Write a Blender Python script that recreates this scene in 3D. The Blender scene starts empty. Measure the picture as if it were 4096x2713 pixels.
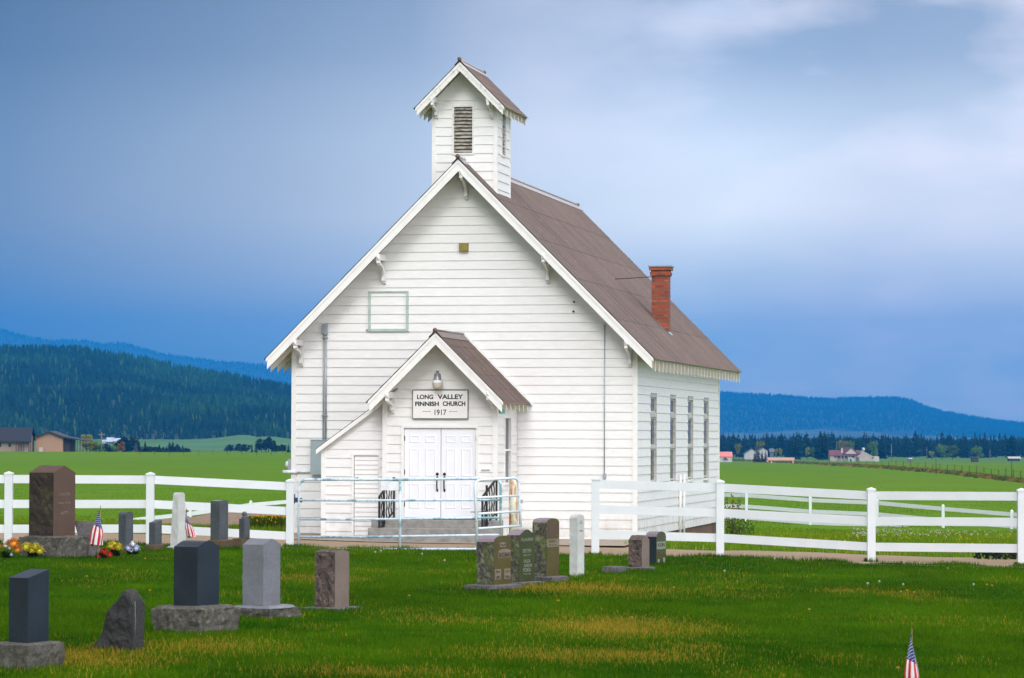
import bpy, math, random
import numpy as np
from mathutils import Vector, Matrix, noise as mnoise
random.seed(7)
RNG = np.random.default_rng(11)
R = math.radians
scene = bpy.context.scene
col = scene.collection

# ------------------------------------------------------------------ camera
FPX, CX, CY, HOR = 13370.0, 2048.0, 1356.5, 1738.0
CAMH = 2.4
pitch = math.atan((HOR - CY) / FPX)
roll = 0.003
fwd = Vector((0, math.cos(pitch), math.sin(pitch)))
up0 = Vector((0, -math.sin(pitch), math.cos(pitch)))
rt0 = Vector((1, 0, 0))
rt = rt0 * math.cos(roll) + up0 * math.sin(roll)
up = up0 * math.cos(roll) - rt0 * math.sin(roll)
CAM = Vector((0, 0, CAMH))
cd = bpy.data.cameras.new('camera')
cam = bpy.data.objects.new('camera', cd)
col.objects.link(cam)
cd.sensor_width = 36
cd.lens = FPX / 4096 * 36
cd.clip_start = 0.5
cd.clip_end = 60000
cd.dof.use_dof = True
cd.dof.focus_distance = 74
cd.dof.aperture_fstop = 9
m = Matrix((rt, up, -fwd)).transposed().to_4x4()
m.translation = CAM
cam.matrix_world = m
scene.camera = cam
import os

def ray(px, py):
    return fwd * FPX + rt * (px - CX) + up * (CY - py)
def at(px, py, D):
    d = ray(px, py)
    return CAM + d * (D / d.y)

# ------------------------------------------------------------------ terrain
LT = [(-100, 0), (80, 0), (92, -.32), (135, -1.25), (300, -2.2), (600, -2.4), (900, -2.6), (1200, -5.2), (1900, -8.4), (2300, -6.5), (2600, -2.2), (4500, -5), (17500, -9)]
RTB = [(-100, 0), (80, 0), (92, -.32), (135, -1.25), (300, -2.6), (600, -3.4), (1000, -6.2), (1650, -10.4), (2500, -13.5), (5000, -16),
       (9000, -18), (17500, -18)]
def sstep(a, b, v):
    t = np.clip((v - a) / (b - a), 0, 1)
    return t * t * (3 - 2 * t)
def G(x, y):
    x = np.asarray(x, float); y = np.asarray(y, float)
    zl = np.interp(y, [p[0] for p in LT], [p[1] for p in LT])
    zr = np.interp(y, [p[0] for p in RTB], [p[1] for p in RTB])
    u = x / np.maximum(y, 60) * FPX
    w = sstep(-700, 700, u)
    z = zl * (1 - w) + zr * w
    z = z - .014 * np.clip(x, -14, 14) * (1 - sstep(90, 220, y))
    z = z + .015 * np.sin(x * .9 + y * .31) * np.sin(y * .57 - x * .2) * (1 - sstep(100, 200, y))
    return z
def _ss(a, b, v):
    t = min(1.0, max(0.0, (v - a) / (b - a))); return t * t * (3 - 2 * t)
def _ip(T, v):
    if v <= T[0][0]: return T[0][1]
    for (x0, y0), (x1, y1) in zip(T[:-1], T[1:]):
        if v <= x1: return y0 + (y1 - y0) * (v - x0) / (x1 - x0)
    return T[-1][1]
def g(x, y):
    w = _ss(-700, 700, x / max(y, 60) * FPX)
    z = _ip(LT, y) * (1 - w) + _ip(RTB, y) * w
    z -= .014 * min(14, max(-14, x)) * (1 - _ss(90, 220, y))
    return z + .015 * math.sin(x * .9 + y * .31) * math.sin(y * .57 - x * .2) * (1 - _ss(100, 200, y))
_YM = np.concatenate([np.arange(20, 120, .5), np.geomspace(120, 20000, 700)])
def on_ground(px, py):
    d = ray(px, py); d = d / d.y
    hit = np.nonzero(CAMH + d.z * _YM <= G(d.x * _YM, _YM))[0]
    if len(hit) == 0: return CAM + d * 9000
    i = hit[0]; lo, hi = float(_YM[max(0, i - 1)]), float(_YM[i])
    for _ in range(22):
        mid = (lo + hi) / 2; q = CAM + d * mid
        if q.z <= g(q.x, q.y): hi = mid
        else: lo = mid
    return CAM + d * hi

# ------------------------------------------------------------------ materials
def new_mat(name):
    mt = bpy.data.materials.new(name); mt.use_nodes = True
    nt = mt.node_tree
    return mt, nt, nt.nodes['Principled BSDF']
def N(nt, t, **kw):
    n = nt.nodes.new(t)
    for k, v in kw.items():
        if k.startswith('i_'):
            n.inputs[k[2:].replace('_', ' ')].default_value = v
        else: setattr(n, k, v)
    return n
def rgba(c): return (c[0], c[1], c[2], 1)
def mixc(nt, fac, a, b, blend='MIX'):
    n = nt.nodes.new('ShaderNodeMix'); n.data_type = 'RGBA'; n.blend_type = blend
    for sock, v in ((0, fac), (6, a), (7, b)):
        if isinstance(v, (int, float)): n.inputs[sock].default_value = v
        elif isinstance(v, tuple): n.inputs[sock].default_value = rgba(v)
        else: nt.links.new(v, n.inputs[sock])
    return n.outputs[2]
def ramp(nt, src, a, b, ca=(0, 0, 0), cb=(1, 1, 1)):
    r = nt.nodes.new('ShaderNodeValToRGB')
    r.color_ramp.elements[0].position = a; r.color_ramp.elements[1].position = b
    r.color_ramp.elements[0].color = rgba(ca); r.color_ramp.elements[1].color = rgba(cb)
    nt.links.new(src, r.inputs[0])
    return r.outputs[0]
def noise(nt, scale, detail=4, vec=None, rough=.55, stretch=None, obj=True):
    n = nt.nodes.new('ShaderNodeTexNoise'); n.inputs['Scale'].default_value = scale
    n.inputs['Detail'].default_value = detail; n.inputs['Roughness'].default_value = rough
    if vec is None:
        tc = nt.nodes.new('ShaderNodeTexCoord'); vec = tc.outputs['Object']
    if stretch:
        mp = nt.nodes.new('ShaderNodeMapping'); mp.inputs['Scale'].default_value = stretch
        nt.links.new(vec, mp.inputs[0]); vec = mp.outputs[0]
    nt.links.new(vec, n.inputs['Vector'])
    return n.outputs[0]
def bump(nt, bs, h, strength=.3, dist=.01):
    b = nt.nodes.new('ShaderNodeBump'); b.inputs['Strength'].default_value = strength
    b.inputs['Distance'].default_value = dist
    nt.links.new(h, b.inputs['Height']); nt.links.new(b.outputs[0], bs.inputs['Normal'])
def simple(name, c, rough=.6, c2=None, scale=6, a=.4, b=.65, bstr=.15, bdist=.005, metal=0, stretch=None, detail=5, spec=.5):
    mt, nt, bs = new_mat(name)
    bs.inputs['Roughness'].default_value = rough; bs.inputs['Metallic'].default_value = metal
    bs.inputs['Specular IOR Level'].default_value = spec
    n = noise(nt, scale, detail, stretch=stretch)
    c2 = c2 or tuple(v * .82 for v in c)
    nt.links.new(mixc(nt, ramp(nt, n, a, b), c, c2), bs.inputs['Base Color'])
    if bstr: bump(nt, bs, n, bstr, bdist)
    return mt
M = {}
M['trim'] = simple('white_trim_paint', (.80, .79, .77), .55, (.72, .71, .68), 5, .45, .8, .08)
M['greytrim'] = simple('grey_weathered_window_paint', (.50, .49, .47), .7, (.34, .32, .30), 9, .5, .7, .2, .003)
M['oldtrim'] = simple('weathered_white_trim', (.74, .73, .70), .7, (.42, .40, .36), 16, .56, .68, .3, .004)
def siding():
    mt, nt, bs = new_mat('white_clapboard_paint')
    at_ = N(nt, 'ShaderNodeAttribute', attribute_name='tone')
    n1 = noise(nt, 3, 6, stretch=(1, 1, 4)); n2 = noise(nt, 40, 3, stretch=(.15, .15, 1))
    c = mixc(nt, ramp(nt, n1, .35, .8), (.80, .795, .785), (.73, .72, .70))
    c = mixc(nt, ramp(nt, n2, .66, .8), c, (.62, .60, .56))
    tcs = N(nt, 'ShaderNodeTexCoord'); sxs = N(nt, 'ShaderNodeSeparateXYZ'); nt.links.new(tcs.outputs['Object'], sxs.inputs[0])
    n3 = noise(nt, 4, 6, stretch=(1, 1, .6)); mz = N(nt, 'ShaderNodeMapRange'); mz.inputs[1].default_value = .0; mz.inputs[2].default_value = .75; mz.inputs[3].default_value = .75; mz.inputs[4].default_value = 0; nt.links.new(sxs.outputs[2], mz.inputs[0])
    mm = N(nt, 'ShaderNodeMath', operation='MULTIPLY'); nt.links.new(mz.outputs[0], mm.inputs[0]); nt.links.new(ramp(nt, n3, .35, .7), mm.inputs[1])
    c = mixc(nt, mm.outputs[0], c, (.45, .40, .32))
    nt.links.new(mixc(nt, 1.0, c, at_.outputs['Color'], 'MULTIPLY'), bs.inputs['Base Color'])
    bs.inputs['Roughness'].default_value = .55
    bump(nt, bs, n2, .12, .003)
    return mt
M['siding'] = siding()
M['soffit'] = simple('shade_tinted_soffit_paint', (.70, .67, .60), .65, (.62, .56, .42), 5)  # yellowish eave shade and bounced light tinted into the paint colour
def roofmat():
    mt, nt, bs = new_mat('brown_corrugated_metal')
    at_ = N(nt, 'ShaderNodeAttribute', attribute_name='tone')
    n1 = noise(nt, 1.3, 5); n2 = noise(nt, 9, 4)
    c = mixc(nt, ramp(nt, n1, .3, .7), (.165, .117, .098), (.125, .088, .074))
    c = mixc(nt, ramp(nt, n2, .6, .75), c, (.27, .20, .185))
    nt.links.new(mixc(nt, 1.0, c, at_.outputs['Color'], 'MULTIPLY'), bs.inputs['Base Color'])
    bs.inputs['Roughness'].default_value = .6; bs.inputs['Specular IOR Level'].default_value = .25
    return mt
M['roof'] = roofmat()
M['roofedge'] = simple('dark_roof_edge', (.05, .04, .038), .5, bstr=0)
M['ridge'] = simple('pale_ridge_metal', (.42, .37, .36), .35, (.34, .29, .28), 8, metal=.3, bstr=0)
M['ball'] = simple('rusty_red_cap', (.16, .07, .05), .5, (.09, .04, .035), 20)
M['door'] = simple('white_door_paint', (.82, .83, .87), .35, (.79, .80, .84), 3, bstr=0)
M['bronze'] = simple('dark_bronze', (.035, .022, .016), .35, metal=.7, bstr=0)
M['black'] = simple('black_iron', (.012, .012, .014), .5, bstr=0)
M['darkgap'] = simple('dark_opening', (.01, .009, .008), .9, bstr=0)
M['galv'] = simple('galvanised_grey', (.38, .42, .46), .45, (.30, .34, .38), 12, metal=.35, bstr=.05)
M['ebox'] = simple('blue_grey_enamel', (.30, .38, .39), .5, (.27, .35, .36), 4, bstr=0)
M['plate'] = simple('pale_plate', (.80, .82, .86), .5, bstr=0)
M['louvre'] = simple('peeling_louvre_wood', (.46, .43, .37), .8, (.17, .14, .11), 14, .42, .62, .4, .006, stretch=(.6, 1, 2))
M['hatch'] = simple('pale_green_trim', (.42, .52, .45), .6, (.33, .43, .37), 6)
M['amber'] = simple('olive_yellow_fixture', (.26, .20, .04), .5, (.2, .15, .03), 10)
M['ground_conc'] = simple('concrete', (.30, .29, .27), .9, (.20, .19, .175), 6, .35, .65, .35, .01)
M['foundation'] = simple('stained_concrete_foundation', (.20, .125, .08), .95, (.10, .065, .045), 4, .35, .6, .5, .02, stretch=(1, 1, .5))
M['vinyl'] = simple('white_vinyl', (.66, .69, .72), .4, (.60, .63, .65), 2, .4, .8, bstr=0)
M['glass'] = None
def glassmat():
    mt, nt, bs = new_mat('window_glass')
    bs.inputs['Base Color'].default_value = (.03, .045, .06, 1); bs.inputs['Roughness'].default_value = .04
    bs.inputs['Specular IOR Level'].default_value = .6
    
    return mt
M['glass'] = glassmat()
M['lampglass'] = simple('ribbed_lamp_glass', (.62, .55, .47), .2, (.55, .48, .40), 20, bstr=0)
M['lampmetal'] = simple('lamp_metal', (.38, .39, .42), .35, metal=.6, bstr=0)
M['signface'] = simple('white_sign_paint', (.80, .78, .76), .5, (.74, .71, .68), 4, .5, .8, bstr=0)
M['ink'] = simple('navy_black_lettering', (.012, .016, .035), .6, bstr=0)
M['teal'] = simple('teal_plate', (.08, .45, .36), .6, bstr=0)
def brick():
    mt, nt, bs = new_mat('red_chimney_brick')
    tc = N(nt, 'ShaderNodeTexCoord'); mp = N(nt, 'ShaderNodeMapping'); mp.inputs['Rotation'].default_value = (R(90), 0, 0)
    sx = N(nt, 'ShaderNodeSeparateXYZ'); nt.links.new(tc.outputs['Object'], sx.inputs[0])
    ad = N(nt, 'ShaderNodeMath', operation='ADD'); nt.links.new(sx.outputs[0], ad.inputs[0]); nt.links.new(sx.outputs[1], ad.inputs[1])
    cb = N(nt, 'ShaderNodeCombineXYZ'); nt.links.new(ad.outputs[0], cb.inputs[0]); nt.links.new(sx.outputs[2], cb.inputs[1])
    b = N(nt, 'ShaderNodeTexBrick'); nt.links.new(cb.outputs[0], b.inputs['Vector'])
    b.inputs['Scale'].default_value = 1; b.inputs['Brick Width'].default_value = .21; b.inputs['Row Height'].default_value = .072
    b.inputs['Mortar Size'].default_value = .012; b.inputs['Color1'].default_value = (.42, .085, .035, 1)
    b.inputs['Color2'].default_value = (.19, .035, .018, 1); b.inputs['Mortar'].default_value = (.13, .085, .06, 1)
    n = noise(nt, 6, 5)
    c = mixc(nt, ramp(nt, n, .55, .75), b.outputs['Color'], (.10, .055, .04))
    nt.links.new(c, bs.inputs['Base Color']); bs.inputs['Roughness'].default_value = .9
    bump(nt, bs, b.outputs['Fac'], -.6, .012)
    return mt
M['brick'] = brick()
def tube_paint():
    mt, nt, bs = new_mat('worn_pale_blue_gate_paint')
    n = noise(nt, 1.6, 6, stretch=(1, 1, 1)); n2 = noise(nt, 14, 5); n3 = noise(nt, 30, 3)
    c = mixc(nt, ramp(nt, n, .55, .60), (.62, .74, .86), (.18, .36, .42))
    c = mixc(nt, ramp(nt, n2, .52, .62), c, (.42, .54, .66))
    c = mixc(nt, ramp(nt, n3, .69, .74), c, (.12, .07, .06))
    nt.links.new(c, bs.inputs['Base Color']); bs.inputs['Roughness'].default_value = .45
    return mt
M['gate'] = tube_paint()
M['gate2'] = simple('chipped_white_blue_paint', (.66, .74, .82), .4, (.14, .12, .12), 22, .66, .72, bstr=.1)
M['navy'] = simple('dark_blue_latch', (.012, .03, .075), .5, bstr=0)
M['rustpost'] = simple('rust_streaked_white_paint', (.68, .67, .52), .6, (.40, .13, .03), 3.0, .46, .58, stretch=(2.6, 2.6, .9))

def stone_mat(name, c, c2, speck=.5, lichen=None, veins=None, rough=.6, scale=60, bstr=.3, lt=(.52, .66), lscale=5):
    mt, nt, bs = new_mat(name)
    n = noise(nt, scale, 3); n1 = noise(nt, 3.5, 5)
    cc = mixc(nt, ramp(nt, n, .40, .62), c, c2)
    cc = mixc(nt, ramp(nt, n1, .35, .75), cc, tuple(v * .65 for v in c))
    if veins:
        nv = noise(nt, 4, 8, stretch=(1, 1, 2.5), rough=.7)
        vv = ramp(nt, nv, .485, .5); v2 = ramp(nt, nv, .5, .515)
        cc = mixc(nt, vv, cc, mixc(nt, v2, veins, cc))
    if lichen:
        for k, lc in enumerate(lichen):
            nl = noise(nt, lscale + 4 * k, 7, rough=.7)
            cc = mixc(nt, ramp(nt, nl, lt[0], lt[1]), cc, lc)
    nt.links.new(cc, bs.inputs['Base Color']); bs.inputs['Roughness'].default_value = rough
    nb = noise(nt, 22, 6); bump(nt, bs, nb, bstr, .02)
    return mt
M['slate'] = stone_mat('dark_blue_grey_granite', (.015, .020, .031), (.025, .032, .044), rough=.3, bstr=.0)
M['slate2'] = stone_mat('veined_dark_marble', (.065, .075, .085), (.085, .095, .105), rough=.45, bstr=.05, veins=(.02, .022, .028))
M['ltgray'] = stone_mat('pale_grey_marble', (.19, .195, .22), (.145, .15, .175), rough=.5, bstr=.05, veins=(.19, .19, .23))
M['roughgray'] = stone_mat('rough_lichened_granite', (.105, .096, .082), (.05, .048, .04), lichen=[(.035, .04, .018), (.16, .15, .125)], rough=.95, bstr=.9, scale=30)
M['roughdark'] = stone_mat('rough_dark_granite', (.035, .034, .033), (.018, .018, .018), lichen=[(.07, .068, .062)], rough=.8, bstr=.9, scale=30, lt=(.6, .72))
M['brownrough'] = stone_mat('rough_brown_granite', (.040, .026, .018), (.018, .013, .010), lichen=[(.055, .055, .018)], rough=.9, bstr=.9, scale=30)
M['brownface'] = stone_mat('brown_polished_granite', (.105, .058, .038), (.08, .042, .028), rough=.6, bstr=.05, scale=90)
M['pinkrough'] = stone_mat('rough_mauve_granite', (.15, .105, .09), (.055, .042, .036), lichen=[(.02, .017, .015)], rough=.9, bstr=.9, scale=26)
M['tanface'] = stone_mat('tan_granite_face', (.20, .155, .125), (.16, .12, .10), rough=.7, bstr=.1, scale=70)
M['oliveface'] = stone_mat('olive_brown_polished_granite', (.105, .080, .014), (.088, .066, .012), rough=.25, bstr=.01, scale=90)
M['greenface'] = stone_mat('green_tinged_polished_granite', (.060, .066, .016), (.048, .054, .014), rough=.22, bstr=.01, scale=90)
M['mossrough'] = stone_mat('mossy_rough_granite', (.085, .068, .066), (.03, .026, .026), lichen=[(.085, .11, .028), (.15, .16, .09)], rough=.95, bstr=.9, scale=30, lt=(.50, .60), lscale=7)
M['mauvetop'] = stone_mat('mauve_grey_granite', (.25, .20, .23), (.20, .155, .18), rough=.6, bstr=.1, scale=70)
M['basegray'] = stone_mat('grey_base_granite', (.15, .14, .14), (.06, .055, .055), rough=.9, bstr=.7, scale=30)
M['marble'] = stone_mat('weathered_white_marble', (.58, .59, .57), (.50, .51, .49), lichen=[(.30, .27, .17)], rough=.75, bstr=.25, lt=(.62, .74), veins=(.44, .45, .45))
M['browntan'] = stone_mat('brown_sandstone_base', (.125, .085, .045), (.09, .06, .03), lichen=[(.05, .04, .02)], rough=.95, bstr=.6)
M['engrave'] = simple('pale_engraving', (.20, .165, .12), .9, (.15, .12, .09), 30, bstr=.1)
M['engravegrey'] = simple('pale_grey_engraving', (.22, .24, .18), .9, (.16, .18, .13), 30, bstr=.1)
M['engravedark'] = simple('dark_engraving', (.03, .022, .015), .9, bstr=0)

def attr_mat(name, rough=.7, spec=.2, trans=0, extra=None, sss=0):
    mt, nt, bs = new_mat(name)
    at_ = N(nt, 'ShaderNodeAttribute', attribute_name='tone')
    c = at_.outputs['Color']
    if extra: c = mixc(nt, ramp(nt, noise(nt, extra[0], 3), .35, .65), c, mixc(nt, 1.0, c, extra[1], 'MULTIPLY'))
    nt.links.new(c, bs.inputs['Base Color'])
    bs.inputs['Roughness'].default_value = rough; bs.inputs['Specular IOR Level'].default_value = spec
    if trans:
        tr = N(nt, 'ShaderNodeBsdfTranslucent'); nt.links.new(c, tr.inputs[0])
        mx = N(nt, 'ShaderNodeMixShader'); mx.inputs[0].default_value = trans
        nt.links.new(bs.outputs[0], mx.inputs[1]); nt.links.new(tr.outputs[0], mx.inputs[2])
        nt.links.new(mx.outputs[0], nt.nodes['Material Output'].inputs[0])
    return mt
M['grass'] = attr_mat('grass_blades', .8, .02, .35)
M['forest'] = attr_mat('forest_trees', .9, .05)
def foliage(name, c1, c2, scale=1.2):
    mt, nt, bs = new_mat(name)
    n = noise(nt, scale, 3)
    oi = N(nt, 'ShaderNodeObjectInfo')
    c = mixc(nt, ramp(nt, n, .38, .62), c1, c2)
    hs = N(nt, 'ShaderNodeHueSaturation'); nt.links.new(c, hs.inputs['Color'])
    mr = N(nt, 'ShaderNodeMapRange'); mr.inputs[3].default_value = .75; mr.inputs[4].default_value = 1.35
    nt.links.new(oi.outputs['Random'], mr.inputs[0]); nt.links.new(mr.outputs[0], hs.inputs['Value'])
    nt.links.new(hs.outputs[0], bs.inputs['Base Color']); bs.inputs['Roughness'].default_value = .8
    bs.inputs['Specular IOR Level'].default_value = .1
    return mt
M['conifer'] = foliage('conifer_needles', (.007, .022, .012), (.016, .036, .014), .6)
M['leafgreen'] = foliage('fresh_green_leaves', (.055, .12, .015), (.10, .17, .022), .6)
M['leafyellow'] = foliage('yellow_green_leaves', (.15, .17, .02), (.21, .20, .03), .6)
M['leafred'] = foliage('rusty_leaves', (.16, .075, .02), (.20, .10, .03), .6)
M['leafgrey'] = foliage('grey_bare_twigs', (.10, .09, .10), (.14, .12, .13), .6)
M['bark'] = simple('bark', (.07, .05, .04), .95, (.04, .03, .025), 10)
M['wood'] = simple('weathered_post_wood', (.07, .06, .05), .95, (.04, .035, .03), 10)
M['polewood'] = simple('pale_pole_wood', (.22, .20, .18), .9, bstr=0)

# ------------------------------------------------------------------ mesh builder
class MB:
    def __init__(s): s.v = []; s.f = []; s.mi = []; s.tn = []; s.mats = []; s.cur = 0; s.tone = None; s.smooth = False; s.sm = []
    def mat(s, m_):
        if m_ not in s.mats: s.mats.append(m_)
        s.cur = s.mats.index(m_); return s
    def face(s, pts):
        b = len(s.v); s.v.extend([tuple(p) for p in pts]); s.f.append(tuple(range(b, b + len(pts)))); s.mi.append(s.cur); s.tn.append(s.tone); s.sm.append(False)
    def mesh_add(s, vs, fs, smooth=False):
        b = len(s.v); s.v.extend([tuple(p) for p in vs])
        for f in fs: s.f.append(tuple(b + i for i in f)); s.mi.append(s.cur); s.tn.append(s.tone); s.sm.append(smooth)
    def box(s, x0, x1, y0, y1, z0, z1):
        s.mesh_add([(x0, y0, z0), (x1, y0, z0), (x1, y1, z0), (x0, y1, z0), (x0, y0, z1), (x1, y0, z1), (x1, y1, z1), (x0, y1, z1)],
                   [(0, 3, 2, 1), (4, 5, 6, 7), (0, 1, 5, 4), (1, 2, 6, 5), (2, 3, 7, 6), (3, 0, 4, 7)])
    def bar(s, p, q, w, h, upv=(0, 0, 1)):
        p = Vector(p); q = Vector(q); d = (q - p).normalized(); upv = Vector(upv)
        a = d.cross(upv).normalized(); b = a.cross(d).normalized()
        a = a * w / 2; b = b * h / 2
        vs = [p - a - b, p + a - b, p + a + b, p - a + b, q - a - b, q + a - b, q + a + b, q - a + b]
        s.mesh_add(vs, [(0, 1, 2, 3), (4, 7, 6, 5), (0, 4, 5, 1), (1, 5, 6, 2), (2, 6, 7, 3), (3, 7, 4, 0)])
    def tube(s, path, r, n=10, cap=True):
        path = [Vector(p) for p in path]
        rs = r if isinstance(r, (list, tuple)) else [r] * len(path)
        vs = []; fs = []; ref = None
        for i, p in enumerate(path):
            d = (path[min(i + 1, len(path) - 1)] - path[max(i - 1, 0)]).normalized()
            if ref is None:
                ref = Vector((0, 0, 1)) if abs(d.z) < .9 else Vector((1, 0, 0))
            a = d.cross(ref).normalized(); b = a.cross(d).normalized(); ref = b
            for k in range(n):
                t = 2 * math.pi * k / n
                vs.append(p + a * (rs[i] * math.cos(t)) + b * (rs[i] * math.sin(t)))
        for i in range(len(path) - 1):
            for k in range(n):
                k2 = (k + 1) % n
                fs.append((i * n + k, i * n + k2, (i + 1) * n + k2, (i + 1) * n + k))
        s.mesh_add(vs, fs, True)
        if cap:
            s.face(vs[:n]); s.face(vs[-n:][::-1])
    def prism(s, poly, axis, a, b):
        """poly: list of 2D pts; axis 'y': pts are (x,z) extruded y a..b; 'x': pts (y,z); 'z': pts (x,y)"""
        def mk(p, t):
            return (p[0], t, p[1]) if axis == 'y' else ((t, p[0], p[1]) if axis == 'x' else (p[0], p[1], t))
        n = len(poly)
        A = [mk(p, a) for p in poly]; B = [mk(p, b) for p in poly]
        s.face(A); s.face(B[::-1])
        for i in range(n):
            j = (i + 1) % n
            s.face([A[i], B[i], B[j], A[j]])
    def ball(s, c, r, sc=(1, 1, 1), n=8):
        vs = []; fs = []
        for i in range(n + 1):
            th = math.pi * i / n
            for k in range(2 * n):
                ph = math.pi * k / n
                vs.append((c[0] + r * sc[0] * math.sin(th) * math.cos(ph), c[1] + r * sc[1] * math.sin(th) * math.sin(ph), c[2] + r * sc[2] * math.cos(th)))
        m2 = 2 * n
        for i in range(n):
            for k in range(m2):
                k2 = (k + 1) % m2
                fs.append((i * m2 + k, (i + 1) * m2 + k, (i + 1) * m2 + k2, i * m2 + k2))
        s.mesh_add(vs, fs, True)
    def build(s, name, m_=None, parent=None, fixn=True):
        me = bpy.data.meshes.new(name)
        me.from_pydata(s.v, [], s.f)
        if s.mats:
            for mm in s.mats: me.materials.append(mm)
            me.polygons.foreach_set('material_index', s.mi)
        elif m_: me.materials.append(m_)
        me.polygons.foreach_set('use_smooth', s.sm)
        if any(t is not None for t in s.tn):
            ca = me.color_attributes.new('tone', 'FLOAT_COLOR', 'CORNER')
            arr = []
            for f, t in zip(s.f, s.tn):
                t = t if t is not None else 1.0
                c = (t, t, t, 1) if isinstance(t, float) else (*t, 1)
                arr.extend(c * len(f))
            ca.data.foreach_set('color', arr)
        if fixn:
            import bmesh
            bm = bmesh.new(); bm.from_mesh(me); bmesh.ops.remove_doubles(bm, verts=bm.verts, dist=1e-5)
            bmesh.ops.recalc_face_normals(bm, faces=bm.faces); bm.to_mesh(me); bm.free()
        me.update()
        o = bpy.data.objects.new(name, me); col.objects.link(o)
        if parent: o.parent = parent
        return o
def tag(o, label=None, cat=None, group=None, kind=None):
    if label: o['label'] = label
    if cat: o['category'] = cat
    if group: o['group'] = group
    if kind: o['kind'] = kind
    return o
def empty(name, loc=(0, 0, 0), rz=0, parent=None):
    o = bpy.data.objects.new(name, None); col.objects.link(o); o.location = loc; o.rotation_euler = (0, 0, rz)
    o.empty_display_size = .2
    if parent: o.parent = parent
    return o
def dup(root, loc, rz=None, sc=None, label=None):
    r = root.copy(); col.objects.link(r); r.location = loc
    if rz is not None: r.rotation_euler = (0, 0, rz)
    if sc is not None: r.scale = sc
    if label: r['label'] = label
    for ch in list(root.children):
        c = ch.copy(); col.objects.link(c); c.parent = r
        for gc in ch.children:
            d = gc.copy(); col.objects.link(d); d.parent = c
    return r
def np_mesh(name, verts, faces, mat_, colors=None, smooth=False):
    """verts (n,3), faces (m,k) numpy"""
    me = bpy.data.meshes.new(name)
    nv, nf, k = len(verts), len(faces), faces.shape[1]
    me.vertices.add(nv); me.vertices.foreach_set('co', verts.astype(np.float32).ravel())
    me.loops.add(nf * k); me.loops.foreach_set('vertex_index', faces.astype(np.int32).ravel())
    me.polygons.add(nf); me.polygons.foreach_set('loop_start', np.arange(0, nf * k, k, dtype=np.int32))
    me.polygons.foreach_set('loop_total', np.full(nf, k, dtype=np.int32))
    if smooth: me.polygons.foreach_set('use_smooth', np.ones(nf, bool))
    me.materials.append(mat_)
    me.update(calc_edges=True)
    if colors is not None:
        ca = me.color_attributes.new('tone', 'FLOAT_COLOR', 'POINT')
        ca.data.foreach_set('color', colors.astype(np.float32).ravel())
    me.validate()
    o = bpy.data.objects.new(name, me); col.objects.link(o)
    return o
_lat = RNG.random((256, 256))
def vnoise(x, y):
    xi = np.floor(x).astype(int); yi = np.floor(y).astype(int)
    fx = x - xi; fy = y - yi; fx = fx * fx * (3 - 2 * fx); fy = fy * fy * (3 - 2 * fy)
    a = _lat[xi % 256, yi % 256]; b = _lat[(xi + 1) % 256, yi % 256]; c = _lat[xi % 256, (yi + 1) % 256]; d = _lat[(xi + 1) % 256, (yi + 1) % 256]
    return (a * (1 - fx) + b * fx) * (1 - fy) + (c * (1 - fx) + d * fx) * fy
def fbm(x, y, o=4):
    s = 0; a = .5; t = 0
    for i in range(o):
        s = s + a * vnoise(x * 2 ** i + 17 * i, y * 2 ** i + 31 * i); t += a; a *= .5
    return s / t

# ------------------------------------------------------------------ church frame
ALPHA = math.atan(2557 / FPX)
fx = Vector((math.cos(ALPHA), -math.sin(ALPHA), 0)); sy = Vector((math.sin(ALPHA), math.cos(ALPHA), 0))
p0 = at(2544.6, HOR, 76.0)
O = Vector((p0.x, p0.y, 0))
def cl(px, py, Yc):
    """pixel -> church local (x, z) on the plane local y = Yc"""
    d = ray(px, py); pl = O + sy * Yc
    t = (pl - CAM).dot(sy) / d.dot(sy)
    p = CAM + d * t - O
    return p.dot(fx), p.z
def cy(px, Xc):
    """pixel column -> church local y on the plane local x = Xc"""
    d = ray(px, HOR); pl = O + fx * Xc
    t = (pl - CAM).dot(fx) / d.dot(fx)
    return (CAM + d * t - O).dot(sy)
W2 = lambda x, y, z: O + fx * x + sy * y + Vector((0, 0, z))
church = empty('church', O, -ALPHA)
tag(church, 'white clapboard country church with a belfry and brown corrugated roof', 'church')

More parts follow.
